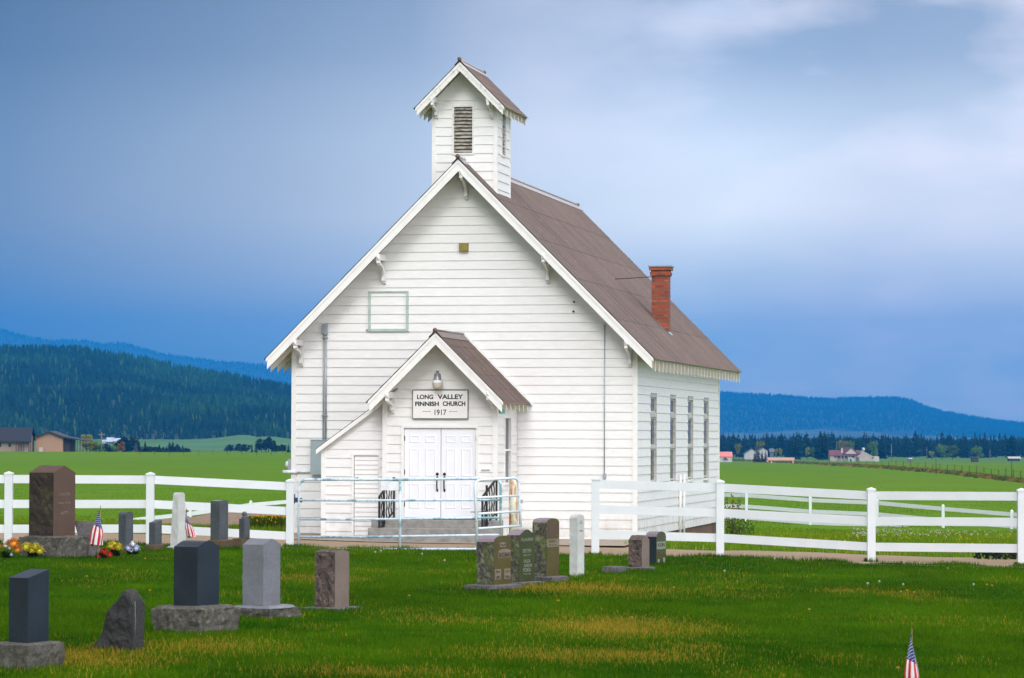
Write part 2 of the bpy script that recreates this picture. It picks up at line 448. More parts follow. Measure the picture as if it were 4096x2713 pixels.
EXPO = .2042
def clap(mb, P, U, Nn, z0, z1, xl, xr, holes=(), expo=EXPO, breaks=(), jseed=0, tint=1.0):
    """lapped boards on the plane through P spanned by U and z, outward normal Nn"""
    rj = random.Random(jseed)
    P = Vector(P); U = Vector(U); Nn = Vector(Nn); k = 0; z = z0
    o0, o1 = .024, .004
    while z < z1 - 1e-4:
        zt = min(z + expo, z1)
        cuts = sorted({z, zt} | {b for b in breaks if z < b < zt} | {h for H in holes for h in (H[2], H[3]) if z < h < zt})
        span = (xl(z), xr(z))
        joints = [rj.uniform(span[0], span[1]) for _ in range(rj.choice([0, 1, 1, 2]))] if span[1] - span[0] > 2.5 else []
        tones = [1 - rj.random() * .035 for _ in range(4)]
        def off(zz): return o0 + (o1 - o0) * (zz - z) / expo
        for a, b in zip(cuts[:-1], cuts[1:]):
            mid = (a + b) / 2
            hs = sorted([(H[0], H[1]) for H in holes if H[2] < mid < H[3]])
            segs = []; ca = (xl(a), xl(b))
            for h0, h1 in hs:
                segs.append((ca, (h0, h0))); ca = (h1, h1)
            segs.append((ca, (xr(a), xr(b))))
            for (la, lb), (ra, rb) in segs:
                if ra - la < 1e-3 and rb - lb < 1e-3: continue
                js = [j for j in joints if max(la, lb) + .05 < j < min(ra, rb) - .05]; js.sort()
                ed = [(la, lb)] + [(j, j) for j in js] + [(ra, rb)]
                for q, ((l0, l1), (r0, r1)) in enumerate(zip(ed[:-1], ed[1:])):
                    gp = .0015 if len(ed) > 2 else 0
                    mb.tone = tones[q % 4] * tint
                    l0_, l1_ = l0 + (gp if q else 0), l1 + (gp if q else 0)
                    mb.face([P + U * l0_ + Nn * off(a) + Vector((0, 0, a)), P + U * r0 + Nn * off(a) + Vector((0, 0, a)),
                             P + U * r1 + Nn * off(b) + Vector((0, 0, b)), P + U * l1_ + Nn * off(b) + Vector((0, 0, b))])
                    if a == z:
                        mb.face([P + U * l0 + Nn * (o1 - .004) + Vector((0, 0, a)), P + U * r0 + Nn * (o1 - .004) + Vector((0, 0, a)),
                                 P + U * r0 + Nn * o0 + Vector((0, 0, a)), P + U * l0 + Nn * o0 + Vector((0, 0, a))])
        z = zt; k += 1
    mb.tone = None

class Gable:
    """roof whose gable faces local -y"""
    def __init__(s, xc, za, hw, slope, y0, y1): s.xc = xc; s.za = za; s.hw = hw; s.m = slope; s.y0 = y0; s.y1 = y1
    def top(s, x): return s.za - abs(x - s.xc) * s.m
def corrugated(gb, name, parent, mat_, pitch=.135, amp=.011, th=.045, soffit=True, tone_stripes=True, seed=1):
    rj = random.Random(seed)
    mb = MB(); L = math.hypot(1, gb.m); seg = 6
    ny = int((gb.y1 - gb.y0) / pitch) * seg
    ys = [gb.y0 + (gb.y1 - gb.y0) * i / ny for i in range(ny + 1)]
    nst = [rj.uniform(.74, 1.16) for _ in range(ny // seg + 2)]
    for side in (-1, 1):
        nrm = Vector((side * gb.m / L, 0, 1 / L))
        lanes = 5
        for i in range(ny):
            a, b = ys[i], ys[i + 1]
            ha = amp * (1 - math.cos(2 * math.pi * i / seg)) / 2; hb = amp * (1 - math.cos(2 * math.pi * (i + 1) / seg)) / 2
            k = i // seg
            t = nst[k]
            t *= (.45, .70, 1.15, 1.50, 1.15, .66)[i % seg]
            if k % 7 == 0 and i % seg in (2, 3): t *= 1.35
            mb.mat(mat_); mb.tone = float(t)
            pa = Vector((gb.xc, a, gb.za)); pb = Vector((gb.xc, b, gb.za))
            ea = Vector((gb.xc + side * gb.hw, a, gb.za - gb.hw * gb.m)); eb = Vector((gb.xc + side * gb.hw, b, gb.za - gb.hw * gb.m))
            for j in range(lanes):
                s0 = j / lanes; s1 = (j + 1) / lanes
                lift0 = .006 if j < lanes - 1 else .006
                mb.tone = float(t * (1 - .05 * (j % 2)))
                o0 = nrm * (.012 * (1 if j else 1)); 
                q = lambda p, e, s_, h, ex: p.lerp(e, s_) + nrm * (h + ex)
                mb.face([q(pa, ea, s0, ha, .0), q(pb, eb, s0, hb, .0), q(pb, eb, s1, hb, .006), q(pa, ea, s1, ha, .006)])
                if j < lanes - 1:
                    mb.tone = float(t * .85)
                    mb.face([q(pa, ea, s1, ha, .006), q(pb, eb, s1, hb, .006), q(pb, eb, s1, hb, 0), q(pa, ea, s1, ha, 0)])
    mb.tone = None
    o = mb.build(name, None, parent, fixn=False)
    # deck under the sheets
    d = MB().mat(M['soffit'])
    for side in (-1, 1):
        nrm = Vector((side * gb.m / L, 0, 1 / L)); e = side * (gb.hw - .04)
        for (t0, t1, mt) in ((-.003, -.014, M['roofedge']), (-.014, -.014 - th, M['soffit'])):
            d.mat(mt)
            off = .0 if mt is M['roofedge'] else .012
            A = [Vector((gb.xc, gb.y0 + off, gb.za)) + nrm * t0, Vector((gb.xc + e, gb.y0 + off, gb.za - abs(e) * gb.m)) + nrm * t0]
            B = [Vector((gb.xc, gb.y0 + off, gb.za)) + nrm * t1, Vector((gb.xc + e, gb.y0 + off, gb.za - abs(e) * gb.m)) + nrm * t1]
            dy = Vector((0, gb.y1 - gb.y0 - 2 * off, 0))
            if side == 1 or True:
                p = [A[0], A[1], B[1], B[0]]; q = [v + dy for v in p]
                d.face(p); d.face(q[::-1])
                for i in range(4):
                    j = (i + 1) % 4; d.face([p[i], q[i], q[j], p[j]])
    d.build('roof_deck', None, o)
    return o
def barge(gb, name, parent, depth=.19, mat_=None, yoff=0, th=.035, upper=.055, back=False, cut=.0):
    """two white bargeboards with an upper moulding, meeting at the apex"""
    out = []
    L = math.hypot(1, gb.m); v = L   # vertical per perpendicular
    y0 = (gb.y0 + .02 + yoff) if not back else gb.y1 - .05
    for side in (-1, 1):
        mb = MB()
        hw = gb.hw - .05
        def pz(x, d): return gb.za - .02 - abs(x) * gb.m - d * v
        def strip(d0, d1, ya, yb, x_end):
            mb.prism([(gb.xc, pz(0, d0)), (gb.xc + side * x_end, pz(x_end, d0)), (gb.xc + side * x_end, pz(x_end, d1)), (gb.xc, pz(0, d1))][::side], 'y', ya, yb)
        strip(.0, upper, y0 - .018, y0 + th, hw)
        strip(upper, depth, y0, y0 + th, hw - .03)
        out.append(mb.build(name, mat_ or M['trim'], parent))
    return out
def tails(gb, parent, x_in, n, depth=.14, sides=(-1, 1), th=.04, mat_=None, y_skip=.5):
    """rafter tails with plumb-cut ends under the eaves: one mesh, copied"""
    L = math.hypot(1, gb.m); first = {}
    for side in sides:
        mb = MB(); hw = gb.hw - .07; t0 = .065 * L
        pz = lambda x, d: gb.za - abs(x) * gb.m - t0 - d
        dd = depth * L
        mb.prism([(side * x_in, pz(x_in, 0)), (side * hw, pz(hw, 0)), (side * hw, pz(hw, dd)), (side * (x_in), pz(x_in, dd))][::side], 'y', -th / 2, th / 2)
        for i_ in range(len(mb.mi)): mb.mi[i_] = 0
        mb.mats = [mat_ or M['soffit'], M['trim']]; mb.cur = 1
        xa_, xb_ = sorted((side * (hw + .001), side * (hw + .012))); mb.box(xa_, xb_, -th / 2 - .004, th / 2 + .004, pz(hw, dd) - .012, pz(hw, 0))  # thin paler cap, light on the cut ends put into the colour
        me = None
        for i in range(n):
            y = gb.y0 + .45 + (gb.y1 - gb.y0 - .55) * i / (n - 1) if n > 1 else gb.y0 + .5
            if me is None:
                o = mb.build('rafter_tail', mat_ or M['soffit'], parent); me = o.data
            else:
                o = bpy.data.objects.new('rafter_tail', me); col.objects.link(o); o.parent = parent
            o.location = (gb.xc, y, 0)
def bracket(parent, x, y_wall, y_out, ztop, h, w=.085, name='bracket', cap=True):
    """knee brace: wall plate, horizontal arm with pyramid nose, curved strut"""
    mb = MB()
    ln = y_wall - y_out
    mb.box(x - w / 2, x + w / 2, y_out, y_wall, ztop - .13, ztop)
    mb.box(x - w / 2 + .008, x + w / 2 - .008, y_wall - .07, y_wall, ztop - h, ztop - .13)
    if cap:
        a = [(x - w / 2, y_out, ztop - .13), (x + w / 2, y_out, ztop - .13), (x + w / 2, y_out, ztop), (x - w / 2, y_out, ztop)]
        tip = (x, y_out - .05, ztop - .065)
        for i in range(4): mb.face([a[i], a[(i + 1) % 4], tip])
    # stepped blocks
    mb.box(x - w / 2 + .006, x + w / 2 - .006, y_out + .02, y_out + .14, ztop - .20, ztop - .13)
    mb.box(x - w / 2 + .006, x + w / 2 - .006, y_wall - .14, y_wall - .07, ztop - h + .05, ztop - h + .13)
    # curved strut
    pts = []; n = 7
    A = (y_out + .08, ztop - .20); B = (y_wall - .10, ztop - h + .13)
    for i in range(n + 1):
        t = i / n; cyv = (1 - t) ** 2 * A[0] + 2 * t * (1 - t) * (B[0] - .02) + t * t * B[0]; cz = (1 - t) ** 2 * A[1] + 2 * t * (1 - t) * (A[1] - .05) + t * t * B[1]
        pts.append((cyv, cz))
    for (a, b) in zip(pts[:-1], pts[1:]):
        mb.bar((x, a[0], a[1]), (x, b[0], b[1]), w - .03, .07, (0, 1, 0))
    mb.prism([(y_wall - .11, ztop - h + .05), (y_wall, ztop - h + .05), (y_wall, ztop - h - .03)], 'x', x - w / 2 + .01, x + w / 2 - .01)
    return mb.build(name, M['trim'], parent)

# main dimensions -----------------------------------------------------
xl_tip, zl_tip = cl(1054, 1438, -.75); xr_tip, zr_tip = cl(2622, 1440, -.75); xa, za = cl(1835.5, 634, -.75)
main = Gable((xl_tip + xr_tip) / 2, za, (xr_tip - xl_tip) / 2, 0, -.75, 0)
main.m = (za - (zl_tip + zr_tip) / 2) / main.hw
XW = cl(1172.5, 1700, 0)[0]      # left corner of the front wall
YB = cy(2873, 0)                 # back of the side wall
YR = cy(2968, xr_tip)            # far end of the roof
main.y1 = YR
CT = .075 * math.hypot(1, main.m)
def wall_top(x): return main.top(x) - CT
EZ = wall_top(0)
print('DIM', 'tip', xl_tip, xr_tip, zl_tip, zr_tip, 'apex', za, main.xc, 'slope', main.m, 'XW', XW, 'YB', YB, 'YR', YR, 'EZ', EZ)
ZB = .06
mb = MB().mat(M['siding'])
gl = lambda z: XW if z < EZ else max(XW, main.xc - (main.za - CT - z) / main.m)
gr = lambda z: 0.0 if z < EZ else min(0.0, main.xc + (main.za - CT - z) / main.m)
ZT = main.za - CT - .02
clap(mb, (0, 0, 0), (1, 0, 0), (0, -1, 0), ZB, ZT, gl, gr, breaks=(EZ, wall_top(XW)), jseed=3)
# side windows
WIN = [(2599.5, 2621.9), (2677.8, 2696.4), (2748.7, 2767.3), (2812.5, 2829.2)]
WY = [(cy(a, 0), cy(b, 0)) for a, b in WIN]
wz0, wz1 = 1.27, 3.36
WY = [(a, a + .86) for a, b in WY]
print('WY', WY)
clap(mb, (0, 0, 0), (0, 1, 0), (1, 0, 0), ZB, EZ - .02, lambda z: 0.0, lambda z: YB, holes=[(a, b, wz0, wz1) for a, b in WY], jseed=5)
clap(mb, (XW, 0, 0), (0, 1, 0), (-1, 0, 0), ZB, wall_top(XW) - .02, lambda z: 0.0, lambda z: YB, jseed=6)
clap(mb, (0, YB, 0), (1, 0, 0), (0, 1, 0), ZB, ZT, gl, gr, breaks=(EZ,), jseed=8)
wall = mb.build('wall', None, church, fixn=False)
for (x, y, sx_, sy_) in ((0, 0, 1, -1), (XW, 0, -1, -1), (0, YB, 1, 1), (XW, YB, -1, 1)):
    c = MB(); t = .034; w = .115; hh = EZ - .02
    ax0, ax1 = sorted((x + sx_ * t, x - sx_ * (w - t))); ay0, ay1 = sorted((y + sy_ * t, y + sy_ * .002))
    c.box(ax0, ax1, ay0, ay1, ZB - .02, hh)
    bx0, bx1 = sorted((x + sx_ * (t - .002), x + sx_ * .002)); by0, by1 = sorted((y + sy_ * .001, y - sy_ * (w - t)))
    c.box(bx0, bx1, by0, by1, ZB - .021, hh - .001)
    c.build('corner_board', M['trim'], church)
c = MB(); c.box(XW + .03, -.03, .03, YB - .03, -1.6, ZB + .02); c.build('foundation', M['foundation'], church)
c = MB().mat(M['trim']); c.box(XW + .12, -.12, -.028, -.002, ZB - .05, ZB); c.build('sill_board', None, church)

roof = corrugated(main, 'roof', church, M['roof'])
barge(main, 'bargeboard', roof)
barge(main, 'bargeboard', roof, back=True)
tails(main, roof, -XW / 2 - .02, 27, depth=.165)
# plain soffit boards seen behind the front bargeboard are the roof deck itself
BELX0, BELX1 = cl(1728, 600, 0.02)[0], cl(1979, 600, 0.02)[0]
BELY0 = .02; BELY1 = cy(2031, BELX1)
if BELY1 - BELY0 < 1.2: BELY1 = BELY0 + 1.45
BELC = main.xc
BELX0, BELX1 = BELC - (BELX1 - BELX0) / 2, BELC + (BELX1 - BELX0) / 2
BELY1 = BELY0 + 1.58
print('BEL', BELX0, BELX1, BELY0, BELY1, 'c', main.xc)
rc = MB()
for (ya, yb) in ((-.78, BELY0 - .02), (BELY1 + .02, YR + .02)):
    rc.tube([(main.xc, ya, main.za + .035), (main.xc, yb, main.za + .035)], .032, 8)
    for side in (-1, 1):
        L = math.hypot(1, main.m); nn = Vector((side * main.m / L, 0, 1 / L)) * .022
        a = Vector((main.xc, ya, main.za)) + nn; b = Vector((main.xc + side * .13, ya, main.za - .13 * main.m)) + nn; dy = Vector((0, yb - ya, 0))
        rc.face([a, b, b + dy, a + dy]); 
        e = nn * -.5
        rc.face([b, b + e, b + e + dy, b + dy])
rc.build('ridge_cap', M['ridge'], roof)
for (yy_, rr_) in ((-.80, .055), (YR + .03, .05)):
    bb = MB(); bb.ball((main.xc, yy_, main.za + .045), rr_); bb.build('ridge_end_cap', M['ball'], roof)
# brackets
def brk(px, pt, pb, Yo=-.72):
    x, zt = cl(px, pt, Yo); _, zb = cl(px, pb, Yo)
    bracket(church, x, -.03, Yo, zt, zt - zb)
for px, pt, pb in ((1843, 676, 787), (1511, 1017, 1128), (2172, 1013, 1125), (1178, 1358, 1460), (2503, 1358, 1462)): brk(px, pt, pb)

# chimney -------------------------------------------------------------
def roof_hit(px, py):
    """pixel -> point on the right roof slope (local)"""
    d = ray(px, py); dl = Vector((d.dot(fx), d.dot(sy), d.z)); c0 = CAM - O; cl_ = Vector((c0.dot(fx), c0.dot(sy), c0.z))
    # z = za - (x-xc) m
    k = main.za - (cl_.x - main.xc) * main.m - cl_.z
    t = k / (dl.z + dl.x * main.m)
    return cl_ + dl * t
h1 = roof_hit(2606, 1265)
ych = h1.y
ztop_ch = cl(2640, 1064, ych)[1]
chx0 = h1.x; chx1 = cl(2672, 1300, ych)[0]
print('CHIM', h1, chx1, ztop_ch)
cm = MB(); ci = (chx0 + chx1) / 2; cyc = ych + .21; hw_ = (chx1 - chx0) / 2
zb_ = main.top(chx1) - .3
cm.box(ci - hw_, ci + hw_, cyc - .21, cyc + .21, zb_, ztop_ch - .24)
cm.box(ci - hw_ - .035, ci + hw_ + .035, cyc - .245, cyc + .245, ztop_ch - .24, ztop_ch - .15)
cm.box(ci - hw_ - .015, ci + hw_ + .015, cyc - .225, cyc + .225, ztop_ch - .15, ztop_ch - .105)
cm.box(ci - hw_ - .06, ci + hw_ + .06, cyc - .27, cyc + .27, ztop_ch - .105, ztop_ch - .02)
chim = cm.build('chimney', M['brick'], roof)
cc = MB(); cc.box(ci - hw_ - .08, ci + hw_ + .08, cyc - .29, cyc + .29, ztop_ch - .02, ztop_ch + .015); cc.build('chimney_cap', M['galv'], church)
b0 = roof_hit(2457, 1117)
cb = MB(); cb.tube([b0, (ci - hw_ * .6, cyc - .215, cl(2606, 1107, ych)[1])], .012, 6); cb.build('brace_rod', M['wood'], church)
fl = MB().mat(M['galv']); L = math.hypot(1, main.m)
for (xx0, xx1, yy0, yy1) in ((ci - hw_ - .06, ci + hw_ + .1, ych - .05, ych), (ci + hw_, ci + hw_ + .08, ych, ych + .42)):
    fl.face([(xx0, yy0, main.top(xx0) + .03), (xx1, yy0, main.top(xx1) + .03), (xx1, yy1, main.top(xx1) + .03), (xx0, yy1, main.top(xx0) + .03)])
fl.build('chimney_flashing', M['galv'], church)

# belfry ----------------------------------------------------------------
ba_x, ba_z = cl(1838, 244, -.6); bl = cl(1644, 437, -.6); br = cl(2016, 437, -.6)
bg = Gable(BELC, ba_z, (br[0] - bl[0]) / 2, 0, BELY0 - .62, BELY1 + .62); bg.m = (ba_z - bl[1]) / bg.hw
ct2 = .075 * math.hypot(1, bg.m)
bez = bg.top(BELX1) - ct2
print('BG', bg.hw, bg.m, bg.za, bez)
LX0, LZ1 = cl(1817, 429, BELY0); LX1, LZ0 = cl(1889.5, 612, BELY0)
mb = MB().mat(M['siding'])
zst = main.top(BELX1) - .15
n0 = math.floor((bg.za - zst) / EXPO)
zst = bez - math.ceil((bez - zst) / EXPO) * EXPO
gl2 = lambda z: BELX0 if z < bez else max(BELX0, BELC - (bg.za - ct2 - z) / bg.m)
gr2 = lambda z: BELX1 if z < bez else min(BELX1, BELC + (bg.za - ct2 - z) / bg.m)
clap(mb, (0, BELY0, 0), (1, 0, 0), (0, -1, 0), zst, bg.za - ct2 - .02, gl2, gr2, holes=[(LX0, LX1, LZ0, LZ1)], breaks=(bez,), jseed=21)
sly0 = (BELY0 + BELY1) / 2 - .2; sly1 = sly0 + .40
clap(mb, (BELX1, 0, 0), (0, 1, 0), (1, 0, 0), zst, bez - .02, lambda z: BELY0, lambda z: BELY1, holes=[(sly0, sly1, LZ0, LZ1)], jseed=22)
clap(mb, (BELX0, 0, 0), (0, 1, 0), (-1, 0, 0), zst, bez - .02, lambda z: BELY0, lambda z: BELY1, jseed=23)
clap(mb, (0, BELY1, 0), (1, 0, 0), (0, 1, 0), zst, bg.za - ct2 - .02, gl2, gr2, breaks=(bez,), jseed=24)
belfry = mb.build('belfry', None, church, fixn=False)
for (x, y, sx_, sy_) in ((BELX1, BELY0, 1, -1), (BELX0, BELY0, -1, -1), (BELX1, BELY1, 1, 1), (BELX0, BELY1, -1, 1)):
    c = MB(); t = .032; w = .095
    ax0, ax1 = sorted((x + sx_ * t, x - sx_ * (w - t))); ay0, ay1 = sorted((y + sy_ * t, y + sy_ * .002))
    c.box(ax0, ax1, ay0, ay1, zst - .1, bez - .02)
    bx0, bx1 = sorted((x + sx_ * (t - .002), x + sx_ * .002)); by0, by1 = sorted((y + sy_ * .001, y - sy_ * (w - t)))
    c.box(bx0, bx1, by0, by1, zst - .1, bez - .021)
    c.build('corner_board', M['trim'], belfry)
def louvre(front):
    mb = MB().mat(M['darkgap'])
    if front:
        mb.box(LX0, LX1, BELY0 + .10, BELY0 + .12, LZ0, LZ1)
        mb.mat(M['oldtrim'])
        for (a, b, c_, d) in ((LX0 - .045, LX0, LZ0 - .04, LZ1 + .045), (LX1, LX1 + .045, LZ0 - .04, LZ1 + .045)): mb.box(a, b, BELY0 - .032, BELY0 + .05, c_, d)
        mb.box(LX0, LX1, BELY0 - .031, BELY0 + .05, LZ1, LZ1 + .044); mb.box(LX0, LX1, BELY0 - .040, BELY0 + .05, LZ0 - .04, LZ0)
        mb.mat(M['louvre']); n = 13
        for i in range(n):
            z = LZ0 + .03 + (LZ1 - LZ0 - .04) * i / (n - 1) * .96
            tl = random.uniform(-.006, .006)
            mb.mesh_add([(LX0, BELY0 - .012, z - .012), (LX1, BELY0 - .012, z - .012 + tl), (LX1, BELY0 + .045, z + .045 + tl), (LX0, BELY0 + .045, z + .045),
                         (LX0, BELY0 - .012, z), (LX1, BELY0 - .012, z + tl), (LX1, BELY0 + .045, z + .058 + tl), (LX0, BELY0 + .045, z + .058)],
                        [(0, 1, 2, 3), (7, 6, 5, 4), (0, 4, 5, 1), (2, 6, 7, 3), (0, 3, 7, 4), (1, 5, 6, 2)])
    else:
        mb.box(BELX1 - .12, BELX1 - .10, sly0, sly1, LZ0, LZ1)
        mb.mat(M['oldtrim'])
        mb.box(BELX1 - .05, BELX1 + .032, sly0 - .045, sly0, LZ0 - .04, LZ1 + .045); mb.box(BELX1 - .05, BELX1 + .032, sly1, sly1 + .045, LZ0 - .04, LZ1 + .045)
        mb.box(BELX1 - .05, BELX1 + .031, sly0, sly1, LZ1, LZ1 + .044); mb.box(BELX1 - .05, BELX1 + .04, sly0, sly1, LZ0 - .04, LZ0)
        mb.mat(M['louvre']); n = 13
        for i in range(n):
            z = LZ0 + .03 + (LZ1 - LZ0 - .04) * i / (n - 1) * .96
            mb.mesh_add([(BELX1 + .012, sly0, z - .012), (BELX1 + .012, sly1, z - .012), (BELX1 - .045, sly1, z + .045), (BELX1 - .045, sly0, z + .045),
                         (BELX1 + .012, sly0, z), (BELX1 + .012, sly1, z), (BELX1 - .045, sly1, z + .058), (BELX1 - .045, sly0, z + .058)],
                        [(0, 3, 2, 1), (4, 5, 6, 7), (0, 1, 5, 4), (2, 3, 7, 6), (0, 4, 7, 3), (1, 2, 6, 5)])
    return mb.build('louvre', None, belfry, fixn=False)
louvre(True); louvre(False)
br_ = corrugated(bg, 'belfry_roof', belfry, M['roof'], seed=5)
for o_ in list(br_.children): o_.parent = belfry
for b_ in barge(bg, 'bargeboard', belfry, depth=.15, mat_=M['oldtrim']): pass
barge(bg, 'bargeboard', belfry, depth=.15, mat_=M['oldtrim'], back=True)
tails(bg, belfry, (BELX1 - BELX0) / 2 + .02, 6, depth=.10)
rc = MB(); rc.tube([(BELC, bg.y0 - .02, bg.za + .03), (BELC, bg.y1 + .02, bg.za + .03)], .028, 8)
for side in (-1, 1):
    L = math.hypot(1, bg.m); nn = Vector((side * bg.m / L, 0, 1 / L)) * .022
    a = Vector((BELC, bg.y0 - .02, bg.za)) + nn; b = Vector((BELC + side * .11, bg.y0 - .02, bg.za - .11 * bg.m)) + nn; dy = Vector((0, bg.y1 - bg.y0 + .04, 0))
    rc.face([a, b, b + dy, a + dy])
rc.build('ridge_cap', M['ridge'], belfry)
for yy_ in (bg.y0 - .03, bg.y1 + .03):
    bb = MB(); bb.ball((BELC, yy_, bg.za + .04), .048); bb.build('ridge_end_cap', M['ball'], belfry)
for px in (1727, 1950):
    x, zt = cl(px, 384, bg.y0 + .04); _, zb2 = cl(px, 462, bg.y0 + .04)
    bracket(belfry, x, BELY0 - .03, bg.y0 + .04, zt, zt - zb2, w=.075, cap=False)

# porch -------------------------------------------------------------------
PY = -2.45; PRY = -3.15
PX0 = cl(1537, 1700, PY)[0]; PX1 = cl(1985, 1700, PY)[0]
pa = cl(1742, 1327, PRY); pl_ = cl(1462, 1613, PRY); pr_ = cl(2021, 1611, PRY)
pg = Gable((pl_[0] + pr_[0]) / 2, pa[1], (pr_[0] - pl_[0]) / 2, 0, PRY, -.03); pg.m = (pa[1] - (pl_[1] + pr_[1]) / 2) / pg.hw
ct3 = .075 * math.hypot(1, pg.m)
print('PORCH', PX0, PX1, pg.xc, pg.za, pg.hw, pg.m)
pe = min(pg.top(PX0), pg.top(PX1)) - ct3
DX0, DZ1 = cl(1617, 1712, PY); DX1, DZ0 = cl(1905, 2073, PY)
gl3 = lambda z: PX0 if z < pe else max(PX0, pg.xc - (pg.za - ct3 - z) / pg.m)
gr3 = lambda z: PX1 if z < pe else min(PX1, pg.xc + (pg.za - ct3 - z) / pg.m)
mb = MB().mat(M['siding'])
pz0 = DZ0 - 2 * EXPO
clap(mb, (0, PY, 0), (1, 0, 0), (0, -1, 0), pz0, pg.za - ct3 - .02, gl3, gr3, holes=[(DX0, DX1, DZ0 - .02, DZ1)], breaks=(pe,), jseed=31)
swy = (cy(2016, PX1), cy(2039, PX1)); swz1 = cl(2020, 1672, PY)[1]; swz0 = cl(2020, 1915, PY)[1] - .1
print('porch win', swy, swz0, swz1)
clap(mb, (PX1, 0, 0), (0, 1, 0), (1, 0, 0), pz0, pe - .02, lambda z: PY, lambda z: -.03, holes=[(swy[0], swy[1], swz0, swz1)], jseed=32)
clap(mb, (PX0, 0, 0), (0, 1, 0), (-1, 0, 0), pz0, pe - .02, lambda z: PY, lambda z: -.03, jseed=33)
porch = mb.build('porch', None, church, fixn=False)
for (x, sx_) in ((PX1, 1), (PX0, -1)):
    c = MB(); t = .034; w = .11; y = PY; sy_ = -1
    ax0, ax1 = sorted((x + sx_ * t, x - sx_ * (w - t))); c.box(ax0, ax1, y - t, y - .002, pz0, pe - .02)
    bx0, bx1 = sorted((x + sx_ * (t - .002), x + sx_ * .002)); c.box(bx0, bx1, y - .001, y + w - t, pz0 + .001, pe - .021)
    c.build('corner_board', M['trim'], porch)
# skirt/foundation below the porch boards
c = MB().mat(M['ground_conc']); c.box(PX0 + .03, PX1 - .03, PY + .03, -.05, -.3, pz0); c.build('porch_foundation', None, porch)
prf = corrugated(pg, 'porch_roof', porch, M['roof'], pitch=.10, seed=9)
for o_ in list(prf.children): o_.parent = porch
barge(pg, 'bargeboard', porch, depth=.185)
# white rake board at the wall end
for side in (-1, 1):
    c = MB(); L = math.hypot(1, pg.m)
    zz = lambda x, d: pg.za + d - abs(x) * pg.m
    c.prism([(pg.xc, zz(0, .075)), (pg.xc + side * (pg.hw + .03), zz(pg.hw + .03, .075)), (pg.xc + side * (pg.hw + .03), zz(pg.hw + .03, .0)), (pg.xc, zz(0, .0))][::side], 'y', -.10, -.033)
    c.build('rake_board', M['trim'], porch)
tails(pg, porch, (PX1 - PX0) / 2 + .02, 6, depth=.10)
c = MB(); c.tube([(pg.xc, PRY - .02, pg.za + .03), (pg.xc, -.12, pg.za + .03)], .03, 8)
for side in (-1, 1):
    L = math.hypot(1, pg.m); nn = Vector((side * pg.m / L, 0, 1 / L)) * .024
    a = Vector((pg.xc, PRY - .02, pg.za)) + nn; b = Vector((pg.xc + side * .14, PRY - .02, pg.za - .14 * pg.m)) + nn; dy = Vector((0, -.12 - PRY, 0))
    c.face([a, b, b + dy, a + dy])
c.build('ridge_cap', M['roofedge'] if False else simple('brown_ridge_metal', (.17, .13, .12), .4, metal=.2, bstr=0), porch)
bb = MB(); bb.ball((pg.xc, PRY - .03, pg.za + .03), .055); bb.build('ridge_end_cap', M['ball'], porch)
for px, pt, pb in ((1546, 1568, 1650), (1951, 1563, 1645)):
    x, zt = cl(px, pt, PRY + .03); _, zb2 = cl(px, pb, PRY + .03)
    bracket(porch, x, PY - .03, PRY + .03, zt, zt - zb2, w=.085)
